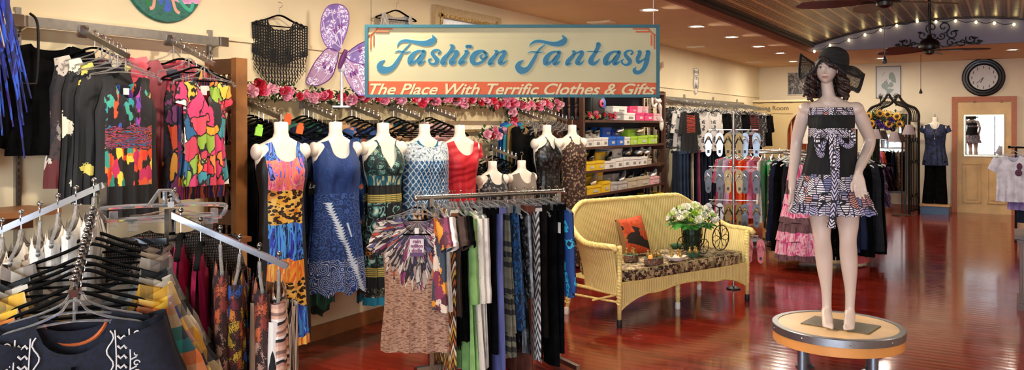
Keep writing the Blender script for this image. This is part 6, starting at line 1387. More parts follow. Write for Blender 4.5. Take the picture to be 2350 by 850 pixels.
# skeleton-like white strap thing hanging at the shelf corner
q=onX(1505,232,-4.08); m=MB(); m.tube(cr([(0,-.12,.12),(0,-.02,.02),(0,.1,-.02),(0,.16,-.1),(0,.2,-.28)],5),[.022+.008*math.sin(i) for i in range(21)],8); m.tube(cr([(0,-.12,.12),(0,-.13,-.02),(0,-.08,-.08),(0,.02,-.04)],5),.016,8); m.ell((0,.21,-.32),(.03,.035,.09),10,8); m.ell((0,.12,.0),(.03,.07,.03),10,6)
o=m.build('strappy_sandal',plain('#e4ded4',.4),ang=None); o.location=q; tag(o,'white strappy sandal hanging from the upper right corner of the shoe shelves','sandal')
# ============================================================ PLATFORM
tM=5.2; pm=P(1919,748,tM); um=(1919-CX)/FPX; dv=(FW+RT*um).normalized(); aM=math.atan2(dv.x*-1,dv.y)
zP=pm.z; pc=P(1921.5,745,5.22)
t_=thing('display_platform','low round display table with light wood top, steel band and four metal legs','display table',(pc.x,pc.y,0),aM)
OR=plain('#dc9650',.4,nscale=5,var=.06,name='orange_maple'); TOPW=plain('#e6be88',.35,nscale=4,var=.06,name='pale_maple'); RP=.40
m=MB(); m.lathe([(.01,zP-.005),(RP-.035,zP-.005),(RP-.034,zP-.0),(RP-.036,zP-.001)],72,caps=False); m.lathe([(.001,zP),(RP-.035,zP)],72,caps=False); m.build('top',TOPW,t_)
m=MB(); m.lathe([(RP-.036,zP-.002),(RP-.034,zP+.004),(RP,zP+.004),(RP+.004,zP),(RP+.004,zP-.045),(RP-.002,zP-.047)],96,caps=False); m.build('steel_band',plain('#8e8f92',.35,.85,name='dull_steel_band',var=.04),t_)
m=MB(); m.lathe([(RP-.002,zP-.046),(RP-.002,zP-.105),(.001,zP-.105)],96,caps=False); m.build('wood_edge',OR,t_)
for k in range(9):
    a=2*PI*k/9; m=MB(); m.ell(((RP+.004)*math.cos(a),(RP+.004)*math.sin(a),zP-.022),.006,8,5); m.build('screw',CHROME,t_)
for a in(PI*.25,PI*.75,PI*1.25,PI*1.75):
    x,y=.34*math.cos(a)*.85,.31*math.sin(a); m=MB(); m.tube([(x,y,.015),(x,y,zP-.10)],.030,18); l=m.build('leg',plain('#7f8894',.3,.8,name='blue_grey_steel'),t_)
    m=MB(); m.lathe([(.001,0),(.06,0),(.062,.012),(.05,.02),(.034,.026),(.034,.05),(.001,.052)],22,Matrix.Translation((x,y,0))); m.build('leg_flange',plain('#6c747e',.35,.8),l)
t5=thing('base_plate','dark bronze metal plate under the mannequin feet on the round table','plate',(pc.x,pc.y,zP+.001),aM-.32)
m=MB(); m.box((.02,0,.003),(.42,.26,.006)); m.build('plate',plain('#6a6048',.35,.6,name='bronze_plate',var=.1,nscale=6),t5,smooth=False)
# ============================================================ MANNEQUIN (faces -y, x to picture right)
SK=plain('#cdb7aa',.32,name='mannequin_skin',var=.02,nscale=6)
man=thing('mannequin','female mannequin in a straw sun hat and strapless black dress standing on the round table','mannequin',(pm.x,pm.y,zP+.008),aM)
KX=355.8
def mx(x): return (x-1919)/KX
def mz(y): return (748-y)/KX
m=MB()
# torso lofts (cx,cy,z,rx,ry)
tor=[(mx(1914),0,.80,.155,.105),(mx(1914),0,.86,.170,.115),(mx(1914),0,.93,.165,.105),(mx(1913),0,1.0,.140,.095),(mx(1912),.0,1.07,.118,.085),(mx(1911),.0,1.14,.118,.085),(mx(1909),-.005,1.22,.128,.098),(mx(1908),-.01,1.29,.135,.105),(mx(1907),0,1.34,.138,.088),(mx(1907),.008,1.385,.155,.070),(mx(1907),.012,1.42,.150,.055),(mx(1906),.012,1.445,.09,.045),(mx(1905),.008,1.47,.055,.045)]
tt=cr(tor,4)
rings=[]
for cx,cy,z,rx,ry in tt:
    r=[]
    for k in range(36):
        a=2*PI*k/36; x=cx+rx*math.cos(a); y=cy+ry*math.sin(a)
        if math.sin(a)<0: y-=.035*sum(math.exp(-((x-mx(1908)-c)/.05)**2-((z-1.265)/.055)**2) for c in(-.062,.062))
        r.append((x,y,z))
    rings.append(r)
m.ring_loft(rings)
def limb(pts,k=6): pp=cr(pts,k); m.tube([p[:3] for p in pp],[p[3] for p in pp],20)
limb([(mx(1905),.008,1.43,.058),(mx(1903),.006,1.475,.043),(mx(1901),.006,1.515,.039),(mx(1899),.010,1.56,.037),(mx(1898),.012,1.61,.034)])
shL=(mx(1853),.012,1.395); shR=(mx(1962),.012,1.395)
m.ell((shL[0]+.005,.012,1.388),(.052,.050,.048),16,12); m.ell((shR[0]-.005,.012,1.388),(.052,.050,.048),16,12)
limb([(mx(1856),.012,1.40,.042),(mx(1846),.02,1.33,.044),(mx(1838),.04,1.25,.041),(mx(1832),.05,1.17,.036),(mx(1830),.035,1.08,.036),(mx(1826),.0,.98,.030),(mx(1824),-.03,.90,.0235),(mx(1824),-.04,.865,.024)])
limb([(mx(1959),.012,1.40,.042),(mx(1972),.03,1.33,.044),(mx(1982),.06,1.26,.041),(mx(1990),.085,1.195,.037),(mx(1987),.06,1.14,.037),(mx(1976),-.03,1.07,.034),(mx(1967),-.10,1.01,.026),(mx(1964),-.125,.975,.025)])
# legs
for s,xs in((-1,(1884,1886,1887,1889,1892,1894,1898,1899)),(1,(1938,1941,1944,1944,1945,1947,1949,1948))):
    zz=(.86,.74,.64,.555,.46,.37,.22,.12); rr_=(.088,.080,.064,.052,.054,.050,.033,.029); yy=(0,-.005,-.01,-.015,.012,.018,.02,.02)
    limb([(mx(x),y,z,r) for x,y,z,r in zip(xs,yy,zz,rr_)]+[(mx(xs[-1]),.012,.075,.029)],7)
    ax=mx(xs[-1]); m.ell((mx(xs[3]),-.040,.557),(.030,.026,.042),12,10)
    # foot: arched, toes to the viewer
    pf_=cr([(ax,.045,.075,.024),(ax,.02,.085,.030),(ax-.001,-.03,.07,.031),(ax-.004*s,-.075,.042,.032),(ax-.006*s,-.115,.024,.030),(ax-.006*s,-.135,.018,.024)],5); m.tube([p[:3] for p in pf_],[p[3] for p in pf_],16,flat=(.62,1.08))
    m.tube([(ax,.05,.09),(ax,.04,.06)],[.024,.02],12)
    for k in range(5):
        w_=(.013,.0095,.009,.0085,.0075)[k]; xx=ax-.006*s-s*(.024-.0125*k)*1.0; yy_=-.150+.004*k*k*.35; m.tube([(xx,yy_+.03,.022),(xx,yy_+.008,.019),(xx,yy_-.004,.013)],[w_,w_,w_*.85],10); m.ell((xx,yy_-.004,.012),w_*.95,8,6)
# hands
def hand(base,dirn,side,curl,lateral,ln=.17,spread=.012):
    """base wrist, dirn unit along the hand, lateral unit across the palm (towards thumb)"""
    B=Vector(base); D=Vector(dirn).normalized(); L=Vector(lateral).normalized(); N=D.cross(L).normalized()*side; L=(L-D*L.dot(D)).normalized()
    for k in range(5):
        o=(-.026+.013*k); m.tube([B+L*o*.55,B+D*.04+L*o*.9,B+D*.080+L*o],[.016,.0155,.0125],10)
    lens=(.062,.075,.080,.074); offs=(-.031,-.0105,.0105,.030)
    for i in range(4):
        Lf=lens[3-i] if i else .056; o=offs[i]*1.0; p0_=B+D*.078+L*o; c=curl*(1+.15*(3-i))
        p1_=p0_+(D*math.cos(c*.4)+N*math.sin(c*.4)+L*o*spread*6).normalized()*Lf*.42
        p2_=p1_+(D*math.cos(c)+N*math.sin(c)+L*o*spread*4).normalized()*Lf*.32; p3_=p2_+(D*math.cos(c*1.5)+N*math.sin(c*1.5)).normalized()*Lf*.28
        m.tube([p0_-D*.01,p0_,p1_,p2_,p3_],[.0095,.0093,.0086,.0078,.006],10); m.ell(tuple(p3_),.0062,8,6)
    tb=B+D*.025+L*.022; q1=tb+(D*.75+L*.62+N*.15).normalized()*.036; q2=q1+(D*.92+L*.25+N*.2).normalized()*.028; q3=q2+(D+N*.25).normalized()*.022
    m.tube([tb-D*.01,tb,q1,q2,q3],[.014,.0135,.011,.0095,.007],10); m.ell(tuple(q3),.007,8,6)
hand((mx(1824),-.04,.865),(.10,-.28,-1),1,.45,(-.15,-1,.25))
hand((mx(1964),-.125,.975),(.12,-.10,-1),-1,.35,(-1,-.25,0))
body=m.build('body',SK,man,ang=None); remesh(body,.0052,4,.5)
# head
def head():
    Z0=Vector((0,0,0)); NU,NV=64,56
    def f(u,v):
        th=2*PI*u; ph=PI*v; z=-math.cos(ph); rxy=math.sin(ph)
        x=math.sin(th)*rxy; y=-math.cos(th)*rxy       # th=0 -> front
        X,Y,Z=x*.072,y*.092,z*.112
        if z<0:   # jaw taper
            k=(-z)**1.8; X*=1-.24*k; Y=Y*(1-.04*k)-(.014*k)
            if y>0: Y*=1-.30*k
        if y<0:
            g=lambda cx,cz,sx,sz: math.exp(-((X-cx)/sx)**2-((Z-cz)/sz)**2)
            Y-=.017*g(0,-.030,.010,.010)+.010*g(0,-.008,.008,.022)+.005*g(0,-.034,.018,.008)
            Y+=.011*g(-.028,.006,.016,.011)+.011*g(.028,.006,.016,.011)
            Y-=.005*g(-.028,.004,.013,.007)+.005*g(.028,.004,.013,.007)
            Y-=.005*g(-.028,.026,.022,.008)+.005*g(.028,.026,.022,.008)
            Y-=.007*g(0,-.058,.018,.0055)+.008*g(0,-.069,.016,.0055)-.005*g(0,-.0635,.02,.002)
            Y-=.008*g(0,-.098,.018,.013); Y-=.004*(g(-.045,-.03,.02,.022)+g(.045,-.03,.02,.022))
        return (X,Y,Z)
    m=MB(); m.grid(f,NU,NV)
    for s in(-1,1): m.ell((s*.072,.012,-.008),(.008,.018,.03),10,8)
    h=m.build('head',SK,man,ang=None)
    def surf(x,z):
        best=0
        for v in h.data.vertices:
            if abs(v.co.x-x)<.006 and abs(v.co.z-z)<.006: best=min(best,v.co.y)
        return best
    EW=plain('#e8e2dc',.2,var=0,name='eye_white'); EI=plain('#1e1412',.2,var=0,name='eye_iris'); LIP=plain('#b07c74',.4,var=0,name='lip_colour'); BR=plain('#3a2822',.7,var=0,name='brow_colour')
    for s in(-1,1):
        y=surf(s*.028,.006); m=MB(); m.ell((s*.028,y+.004,.004),(.0155,.006,.0078),14,8); m.build('eye',EW,h)
        m=MB(); m.ell((s*.028,y-.0012,.004),(.0075,.0022,.0075),12,6); m.build('iris',EI,h)
        m=MB(); m.tube(cr([(s*.010,y+.001,.003),(s*.018,y-.002,.0115),(s*.03,y-.002,.0135),(s*.046,y+.004,.007)],4),.0024,6); m.build('eyelash',BR,h)
        y2=surf(s*.03,.028); m=MB(); m.tube(cr([(s*.012,y2+.003,.025),(s*.028,y2-.001,.033),(s*.048,y2+.009,.027)],4),[.0014,.0024,.003,.003,.0026,.0024,.002,.0016,.0012],6); m.build('eyebrow',BR,h)
    y=surf(0,-.064); m=MB(); m.tube(cr([(-.021,y+.006,-.0628),(-.009,y-.0005,-.0585),(0,y-.001,-.0605),(.009,y-.0005,-.0585),(.021,y+.006,-.0628)],5),[.0012]+[.004]*19+[.0012],8); m.tube(cr([(-.019,y+.006,-.0645),(0,y-.0005,-.0695),(.019,y+.006,-.0645)],8),[.0012]+[.0048]*15+[.0012],8); m.build('lips',LIP,h)
    h.location=(mx(1898),-.012,mz(161)); h.scale=(.92,.94,.86); h.rotation_euler=(0,0,-.10)
    return Vector(h.location)
H0=head()
# wig: curly dark brown locks
HAIR=NT('dark_brown_curls'); _f=HAIR.noise(HAIR.co(scale=(60,60,12)),2,3); HAIR.bump(_f,.8,.01); HAIRM=HAIR.fin(HAIR.ramp(_f,['#0c0605','#2a1611','#4a2a20'],'LINEAR',[.3,.52,.75]),.4)
rr=random.Random(5); m=MB()
m.ell((H0.x,H0.y+.018,H0.z+.02),(.076,.086,.078),20,14)
for k in range(74):
    s=-1 if k%2 else 1; a=rr.uniform(-.35,1.2); x0=H0.x+s*(.070*math.cos(a*.8)+.006); y0=H0.y+.0+.085*math.sin(a); z0=H0.z+.03-rr.uniform(0,.04); L=rr.uniform(.13,.20); w=rr.uniform(.015,.05); ph=rr.uniform(0,6.3); pts=[]
    for i in range(22):
        f=i/21; rad=.010+.007*f; pts.append((x0+s*w*math.sin(f*PI*.55)+rad*math.cos(ph+f*15)*min(1,f*4),y0+.012*f+rad*math.sin(ph+f*15)*min(1,f*4)-.012*f,z0-L*f))
    m.tube(pts,[.009+.005*math.sin(PI*min(1,i/21)) for i in range(22)],6)
for k in range(26):      # back curls
    x0=H0.x+rr.uniform(-.07,.07); ph=rr.uniform(0,6); m.tube([(x0+.01*math.cos(ph+i*.9),H0.y+.09+.01*math.sin(ph+i*.9),H0.z+.02-.2*i/18) for i in range(19)],.012,6)
# side-swept fringe
for k in range(12):
    f=k/11; m.tube(cr([(H0.x-.030+.02*f,H0.y-.076,H0.z+.070),(H0.x-.012+.03*f,H0.y-.092,H0.z+.042),(H0.x+.008+.035*f,H0.y-.096,H0.z+.020-.008*f),(H0.x+.026+.040*f,H0.y-.088+.02*f,H0.z+.004-.02*f)],5),[.006]*8+[.006,.005,.005,.004,.003,.002,.002,.001],6)
for k in range(10):
    f=k/9; m.tube(cr([(H0.x-.02-.02*f,H0.y-.074,H0.z+.070),(H0.x-.046-.010*f,H0.y-.070+.03*f,H0.z+.04),(H0.x-.060-.008*f,H0.y-.052+.02*f,H0.z-.005),(H0.x-.067-.01*f,H0.y-.035+.02*f,H0.z-.045)],5),.0065,6)
m.build('wig',HAIRM,man,ang=None)
# straw hat
n=NT('black_woven_straw'); x,y,z=n.xyz(n.co('UV')); a=n.m2('ABSOLUTE',n.m2('SINE',n.m2('MULTIPLY',x,PI*150))); b=n.m2('ABSOLUTE',n.m2('SINE',n.m2('MULTIPLY',y,PI*24)))
n.bump(n.m2('MULTIPLY',a,b),.8,.006); hole=n.m2('MULTIPLY',n.m2('MULTIPLY',n.m2('GREATER_THAN',a,.72),n.m2('GREATER_THAN',b,.72)),n.m2('MULTIPLY',n.m2('GREATER_THAN',y,.30),n.m2('LESS_THAN',y,.88)))
HATM=n.fin(n.ramp(n.noise(n.co(),60,2),['#060607','#131316'],'LINEAR',[.3,.7]),.75); n.put(n.b.inputs['Alpha'],n.m2('SUBTRACT',1,hole))
n=NT('black_straw_crown'); x,y,z=n.xyz(n.co('UV')); n.bump(n.m2('ABSOLUTE',n.m2('SINE',n.m2('MULTIPLY',y,PI*30))),.6,.004); CRM=n.fin(n.ramp(n.noise(n.co(),80,2),['#070708','#151517'],'LINEAR',[.3,.7]),.7)
hat=thing('h','',''); 
for k_ in('label','category'): del hat[k_]
hat.name='sun_hat'; hat.parent=man; hat.location=(0,0,0)
HC=Vector((mx(1912),.012,mz(153)))     # crown base centre
tilt=Matrix.Translation(HC)@Matrix.Rotation(-.10,4,'X')@Matrix.Rotation(.12,4,'Y')
m=MB(); cpr=[(.094,-.006),(.096,.025),(.094,.05),(.087,.078),(.070,.102),(.04,.117),(.001,.122)]
m.grid(lambda u,v:tuple(tilt@Vector((lerp([(i/6,r) for i,(r,z) in enumerate(cpr)],v)*math.cos(2*PI*u),lerp([(i/6,r) for i,(r,z) in enumerate(cpr)],v)*1.12*math.sin(2*PI*u),lerp([(i/6,z) for i,(r,z) in enumerate(cpr)],v)))),48,18,uvfn=lambda u,v:(u,v)); m.build('crown',CRM,hat,ang=None)
BK=[(-180,.207,.0),(-155,.215,-.085),(-138,.172,-.045),(-118,.148,.034),(-90,.148,.004),(-60,.160,-.058),(-30,.180,-.085),(0,.188,-.055),(30,.175,-.170),(55,.19,-.15),(90,.215,-.07),(125,.225,.04),(155,.225,.095),(168,.205,.085),(180,.207,.0)]
def brim(u,v):
    d=((u*360+180)%360)-180; i=max(k for k in range(len(BK)-1) if BK[k][0]<=d); a_,b_=BK[i],BK[i+1]; t=(d-a_[0])/(b_[0]-a_[0]); t=t*t*(3-2*t)
    re=a_[1]+(b_[1]-a_[1])*t; ze=a_[2]+(b_[2]-a_[2])*t; th=math.radians(d); r=.094+(re-.094)*v
    z=ze*v**1.25+.012*math.sin(v*PI)-.004
    return (HC.x+r*math.cos(th),HC.y+r*1.06*math.sin(th),HC.z+z)
m=MB(); m.grid(brim,160,28,uvfn=lambda u,v:(u,v)); m.build('brim',HATM,hat,ang=None)
m=MB(); m.tube([brim(i/120,1) for i in range(120)],.0045,6,closed=True); m.build('brim_edge',CRM,hat)
# dress
def dz(y): return mz(y)
BLD=NT('black_cotton_dress'); BLD.bump(BLD.noise(BLD.co(scale=(14,14,2.2)),2,2),.5,.03); BLDM=BLD.fin(BLD.ramp(BLD.noise(BLD.co(),300,1),['#050507','#101013'],'LINEAR',[.3,.7]),.9)
n=NT('navy_white_chevron_print'); uv=n.co('UV'); x,y,z=n.xyz(uv)
cell=n.vor(n.nd('ShaderNodeMapping',{'Vector':uv,'Scale':(30,11,1)}).outputs[0],1,rnd=.75); r,g_,b_=n.xyz(cell[1])
fx=n.m2('ABSOLUTE',n.m2('SUBTRACT',n.m2('FRACT',n.m2('MULTIPLY',x,30)),.5)); dirn=n.m2('SUBTRACT',n.m2('MULTIPLY',n.m2('GREATER_THAN',g_,.35),2.4),n.m2('MULTIPLY',n.m2('GREATER_THAN',b_,.6),2.4))
st=n.m2('FRACT',n.m2('ADD',n.m2('MULTIPLY',y,64),n.m2('MULTIPLY',fx,dirn))); colr=n.ramp(r,['#e8e0e6','#c0b0c4','#f0e8ee','#8a8ab4','#e0d8e0','#c8c0d4','#d8c8d0','#d8d0dc','#b8b0cc','#c88a80','#e8e0e8'],'CONSTANT')
base=n.ramp(b_,['#14141f','#1e2040','#101018','#2c3050'],'CONSTANT'); c=n.mix(n.m2('GREATER_THAN',st,.46),base,colr); 
edge=n.vor(n.nd('ShaderNodeMapping',{'Vector':uv,'Scale':(30,11,1)}).outputs[0],1,'DISTANCE_TO_EDGE',.75)[0]; c=n.mix(n.m2('LESS_THAN',edge,.035),c,'#15151f'); CHEV=n.fin(c,.85)
cxd=lambda z: mx(1913)+.0*z
def dr(tab,folds=0,amp=0,y0=None,y1=None,mat=None,nm='d',par=None,N=96,K=16,uvs=1,ph=0,bustp=0,ring=0):
    z0,z1=dz(y0),dz(y1)
    def f(u,v):
        a=2*PI*u; z=z0+(z1-z0)*v; yy=y0+(y1-y0)*v; w=lerp([(t[0],t[1]) for t in tab],yy); d_=lerp([(t[0],t[2]) for t in tab],yy); cx=lerp([(t[0],t[3]) for t in tab],yy)
        k=1+amp*math.sin(a*folds+ph)*(.2+.8*v)+amp*.5*math.sin(a*folds*2.3+ph*2)*v
        X=mx(cx)+w*k*math.cos(a); Y=d_*k*math.sin(a)
        if bustp and math.sin(a)<0: Y-=bustp*sum(math.exp(-((X-mx(1908)-c)/.055)**2-((z-1.265)/.06)**2) for c in(-.062,.062))
        if ring and v>.93: z-=.006*math.sin(a*folds*1.5)
        return (X,Y,z)
    m=MB(); m.grid(f,N,K,uvfn=lambda u,v:(u*uvs,v*abs(z1-z0)*1.1+y0*.0137)); o=m.build(nm,mat,par,ang=None); return o,f
dress=thing('h','',''); 
for k_ in('label','category'): del dress[k_]
dress.name='dress'; dress.parent=man
dr([(256,.137,.100,1908),(268,.143,.113,1908),(285,.143,.122,1908),(300,.138,.112,1909)],0,0,264,300,BLDM,'bodice',dress,bustp=.042)
o_,_=dr([(250,.139,.100,1908),(268,.146,.116,1908)],0,0,250,267,CHEV,'chest_band',dress,K=5,bustp=.03,uvs=1.0,ph=0)
dr([(298,.141,.116,1909),(318,.141,.113,1909)],18,.008,297,318,CHEV,'waist_sash',dress,K=6,bustp=.038)
dr([(315,.140,.126,1909),(350,.150,.130,1908),(405,.172,.150,1905)],5,.03,314,406,BLDM,'skirt_panel',dress,ph=1)
dr([(402,.174,.150,1905),(425,.200,.160,1906),(452,.222,.178,1907)],17,.035,402,452,CHEV,'upper_ruffle',dress,N=220,ph=.6,ring=1)
dr([(446,.222,.178,1907),(470,.246,.196,1908),(495,.262,.205,1910)],21,.042,446,492,CHEV,'lower_ruffle',dress,N=260,ph=2.2,ring=1)
# bow
m=MB(); bz=dz(306); fy=-.150
def bandm(pts,w,nm):
    pp=cr(pts,7); mm=MB(); vs=[]; 
    L=[]; 
    def f(u,v): 
        i=min(len(pp)-1,int(round(v*(len(pp)-1)))); a=pp[max(0,i-1)]; b=pp[min(len(pp)-1,i+1)]; dx,dz_=b[0]-a[0],b[2]-a[2]; l=math.hypot(dx,dz_) or 1; ww=w*pp[i][3]
        e=(u-.5)*ww; return (pp[i][0]-dz_/l*e,pp[i][1]-.006*math.cos((u-.5)*PI)-.003*math.sin(v*30),pp[i][2]+dx/l*e)
    mm.grid(f,6,len(pp)-1,uvfn=lambda u,v:(u*w*1.0,v*.35+.3)); return mm.build(nm,CHEV,dress,ang=None)
bx0=mx(1909)
bandm([(bx0,fy,bz,.5),(bx0-.05,fy-.02,bz+.005,.8),(bx0-.085,fy-.015,bz-.03,1),(bx0-.072,fy-.02,bz-.13,.9),(bx0-.055,fy-.025,bz-.145,.8),(bx0-.045,fy-.02,bz-.07,.9),(bx0,fy,bz,.5)],.035,'bow_loop')
bandm([(bx0,fy,bz,.5),(bx0+.05,fy-.02,bz+.01,.8),(bx0+.115,fy+.0,bz-.01,1),(bx0+.118,fy-.005,bz-.075,1),(bx0+.085,fy-.02,bz-.085,.9),(bx0+.045,fy-.02,bz-.045,.9),(bx0,fy,bz,.5)],.035,'bow_loop')
bandm([(bx0,fy-.005,bz,.6),(bx0+.004,fy-.03,bz-.08,1),(bx0+.012,fy-.04,bz-.18,1.1),(bx0+.018,fy-.055,bz-.27,1.1),(bx0+.02,fy-.09,bz-.38,1.1),(bx0+.012,fy-.11,bz-.50,1.2),(bx0-.002,fy-.11,bz-.59,1.4)],.036,'bow_tail')
bandm([(bx0+.01,fy-.005,bz,.6),(bx0+.03,fy-.028,bz-.08,1),(bx0+.034,fy-.04,bz-.2,1),(bx0+.038,fy-.06,bz-.32,1)],.03,'bow_tail')
m=MB(); m.ell((bx0,fy-.016,bz),(.014,.012,.013),12,8); m.build('bow_knot',CHEV,dress)
# ============================================================ FAR LEFT WALL: double tier of clothes
def tigp(n):
    x,y,z=n.xyz(n.co()); s=n.ramp(n.wave(n.co(),7,5,'Z',prof='SAW'),['#0b0b0d','#b03a28','#0b0b0d','#a8432c']); k=n.m2('MULTIPLY',n.m2('LESS_THAN',n.m2('ABSOLUTE',x),.085),n.m2('MULTIPLY',n.m2('LESS_THAN',z,-.16),n.m2('GREATER_THAN',z,-.42))); return n.mix(k,'#08080a',s)
t_=thing('double_rack','two-tier chrome wall rack crowded with tops and jeans beyond the shoe shelves','clothes rack',(XW,11.2,0))
for y in(0,1.5,3.0,4.5):
    m=MB(); m.box((.015,y,1.1),(.03,.03,2.1)); m.build('upright',CHROME2,t_,smooth=False)
m=MB(); m.box((.10,2.3,2.06),(.02,4.7,.05)); m.build('upper_rail',CHROME2,t_,smooth=False); m=MB(); m.tube([(.42,-.05,1.32),(.42,4.6,1.32)],.014,8); m.build('lower_rail',CHROME2,t_)
for y in(0,2.2,4.5): 
    m=MB(); m.box((.21,y,1.32),(.42,.02,.03)); m.build('bracket',CHROME2,t_,smooth=False)
for y in[.25+.55*k for k in range(9)]:
    m=MB(); m.prism([(.10,2.06),(.10,2.03),(.62,1.92),(.62,1.95)],y-.008,y+.008); a_=m.build('arm',CHROME2,t_,smooth=False)
TG=p_zone('black_with_red_tiger_panel',tigp); WF=p_floral('white_and_black_floral','#d6d2cc','#2a2a2e','#88848a',11); BW=p_swirl('black_grey_print',['#0c0c0e','#3a3a3e','#0c0c0e','#a8a4a0','#101012'],(9,9,9),1.4,2)
fm=[(TG,'black top with a red tiger panel'),(WF,'white top with black flowers'),(WF,'second white floral top'),(BLK,'black top with sheer sleeves'),(BW,'black and grey print top'),(BLK2,'plain black top'),(p_stripe('black_red_stripe',['#101012','#7a1a1c','#101012'],8,'Z',3),'black top with dark red stripes'),(BW,'charcoal mottled top'),(BLK,'long-sleeved black top at the far end')]
gm={}
def gcache(key,**k):
    if key not in gm: gm[key]=garment_mesh('m',**k)
    return gm[key]
for k in range(9):
    y=11.2+.25+.55*k; mt,lb=fm[k]
    for j in range(4):
        x=XW+.18+.12*j; z=2.045-.21*(x-XW-.10)+.0
        q=Vector((x,y+R.uniform(-.02,.02),z)); ry=PI/2-.45
        hang('white' if j%2==0 else 'clear',q,ry,'white plastic hanger in the upper tier beyond the shoe shelves','hangers in the upper tier of the wall rack')
        mm=mt if j==3 else (BLK,BW,WF,BLK2)[(j+k)%4]
        front=j==3
        me=gcache((mm.name,'u'),mat=mm,L=.64,sh=.15,bust=.16,hem=.18,offz=OFF,dep=.03,seed=k,sleeve=(.30,.05,.2),nu=14,nv=8)
        put(me,'hanging_top' if False else 'blouse',q,ry,('%s, front of the %s upper arm past the shoes'%(lb,ords[k])) if front else 'dark or printed blouse tucked behind on the upper tier of the wall rack',group=None if front else 'blouses tucked behind on the upper tier')
dn=[cloth('#1c2638'),cloth('#141c2a'),cloth('#27344a'),cloth('#0e141e'),cloth('#2e3d54'),cloth('#8a3a5a'),cloth('#c8b8a0')]
pmz=[pants_mesh('m',dn[i],L=.95,w=.17,hem=.10,offz=OFF,dep=.03,seed=i) for i in range(7)]
names=['dark blue jeans','near black jeans','mid blue jeans','black jeans','faded blue jeans','plum pink trousers','cream trousers']
for k in range(34):
    y=11.2+.05+.132*k; c=4 if k in(0,1,2) else (5 if k in(6,) else (6 if k==4 else (k*7)%4)); q=Vector((XW+.42,y,1.338)); ry=-.85+R.uniform(-.1,.1)
    hang('clip',q,ry,'clip hanger on the lower rail of the far wall rack','clip hangers on the lower rail of the wall rack'); put(pmz[c],'jeans' if c<5 else 'trousers',q,ry,names[c]+' on the lower rail of the wall rack'+(' beyond the shoe shelves' if c<5 else ''),'clothing','%s on the lower rail'%names[c])
# ============================================================ FLIP-FLOP SPINNER
sp=P(1683,340,8.1); t_=thing('sandal_stand','tall slim wire stand with four tiers of flip-flops behind the settee','display stand',(sp.x,sp.y,0),0)
m=MB(); m.tube([(0,0,.02),(0,0,1.76)],.012,10); m.tube([(.02*math.cos(a),0,1.78+.02*math.sin(a)) for a in [k*.5 for k in range(13)]],.004,6); m.build('pole',CHROME2,t_)
m=MB(); m.lathe([(.001,0),(.07,0),(.07,.012),(.03,.03),(.001,.03)],30); m.build('base',IRON,t_)
cs=[]
for px in(1640,1684,1721): cs.append((px-1683)*8.1/FPX)
tz=[P(0,y,8.1).z for y in(298,383,460,540)]
vr=(FW+RT*((1683-CX)/FPX)).normalized(); aV=math.atan2(-vr.x,vr.y)
ax=Vector((math.cos(aV),math.sin(aV),0))
for z in tz:
    m=MB(); m.tube([(-ax*.24)+Vector((0,0,z-.0)),(ax*.24)+Vector((0,0,z-.0))],.005,6); m.build('cross_wire',CHROME2,t_)
def sandal_pair(mat_s,mat_t,orn,label,loc,rz,grp=None):
    t_=thing('flip_flops',label,'sandals',loc,rz,grp)
    for s in(-1,1):
        cx=s*.055; ol=cr([(cx-.030,-.03),(cx-.040,-.08),(cx-.030,-.17),(cx-.026,-.225),(cx,-.25),(cx+.026,-.225),(cx+.030,-.17),(cx+.040,-.08),(cx+.030,-.03),(cx,-.01)],5,True)
        m=MB(); m.prism(ol,-.012,.004); so=m.build('sole',mat_s,t_)
        m=MB(); m.tube(cr([(cx-.036,-.013,-.12),(cx-.02,-.03,-.085),(cx,-.026,-.05),(cx+.02,-.03,-.085),(cx+.036,-.013,-.12)],6),.0065,8); m.build('strap',mat_t,so)
        m=MB(); m.ell((cx,-.03,-.065),(.016,.006,.018),10,8); m.build('ornament',orn,so)
        m=MB(); m.box((cx,-.0135,-.20),(.022,.002,.03)); m.build('insole_label',plain('#1a1a1c',.5,var=0),so,smooth=False)
    m=MB(); m.tube([(-.05,0,-.02),(0,0,.03),(.05,0,-.02)],.007,8); m.box((0,0,-.015),(.10,.004,.03)); m.tube([(0,0,.03),(0,0,.06)],.003,6); m.build('hanger_clip',CLEAR,t_); return t_
SG=plain('#a8a8b0',.2,.7,name='silver_sole'); GS=plain('#8a6e38',.35,.25,name='gold_sole'); BS=plain('#3a383e',.3,.4,name='pewter_sole'); WSL=plain('#c4c2c4',.3,.3); BLS=plain('#a8c8f0',.3); BR_=plain('#8a6a3a',.3,.5)
fl=[[(plain('#b4b4ba',.3,.3),BLL,GS,'white and silver jewelled flip-flops, left pair on the top tier of the stand'),(GS,BLL,GS,'gold flip-flops, middle pair on the top tier of the stand'),(BLS,WSL,SG,'pale blue and silver flip-flops, right pair on the top tier of the stand')],
    [(BS,SG,SG,'pewter flip-flops, left pair on the second tier of the stand'),(GS,WSL,GS,'shiny gold flip-flops, middle pair on the second tier of the stand'),(BS,SG,SG,'pewter purple flip-flops, right pair on the second tier of the stand')],
    [(WSL,SG,SG,'white flip-flops, left pair on the third tier behind the planter'),(GS,BLL,BR_,'gold sandals, middle pair on the third tier behind the planter'),(BS,BR_,BR_,'bronze sandals, right pair on the third tier of the stand')],
    [None,None,(plain('#d87a84',.5),plain('#c8506a',.5),plain('#e88a9a',.5),'pink flip-flops with pink flowers beside the right arm of the settee')]]
for r_,z in zip(fl,tz):
    for c_,it in zip(cs,r_):
        if it: sandal_pair(it[0],it[1],it[2],it[3],Vector((sp.x,sp.y,0))+ax*(c_+(.04 if z==tz[3] else 0))+Vector((0,0,z-.02))-vr*.02,aV+R.uniform(-.15,.15))
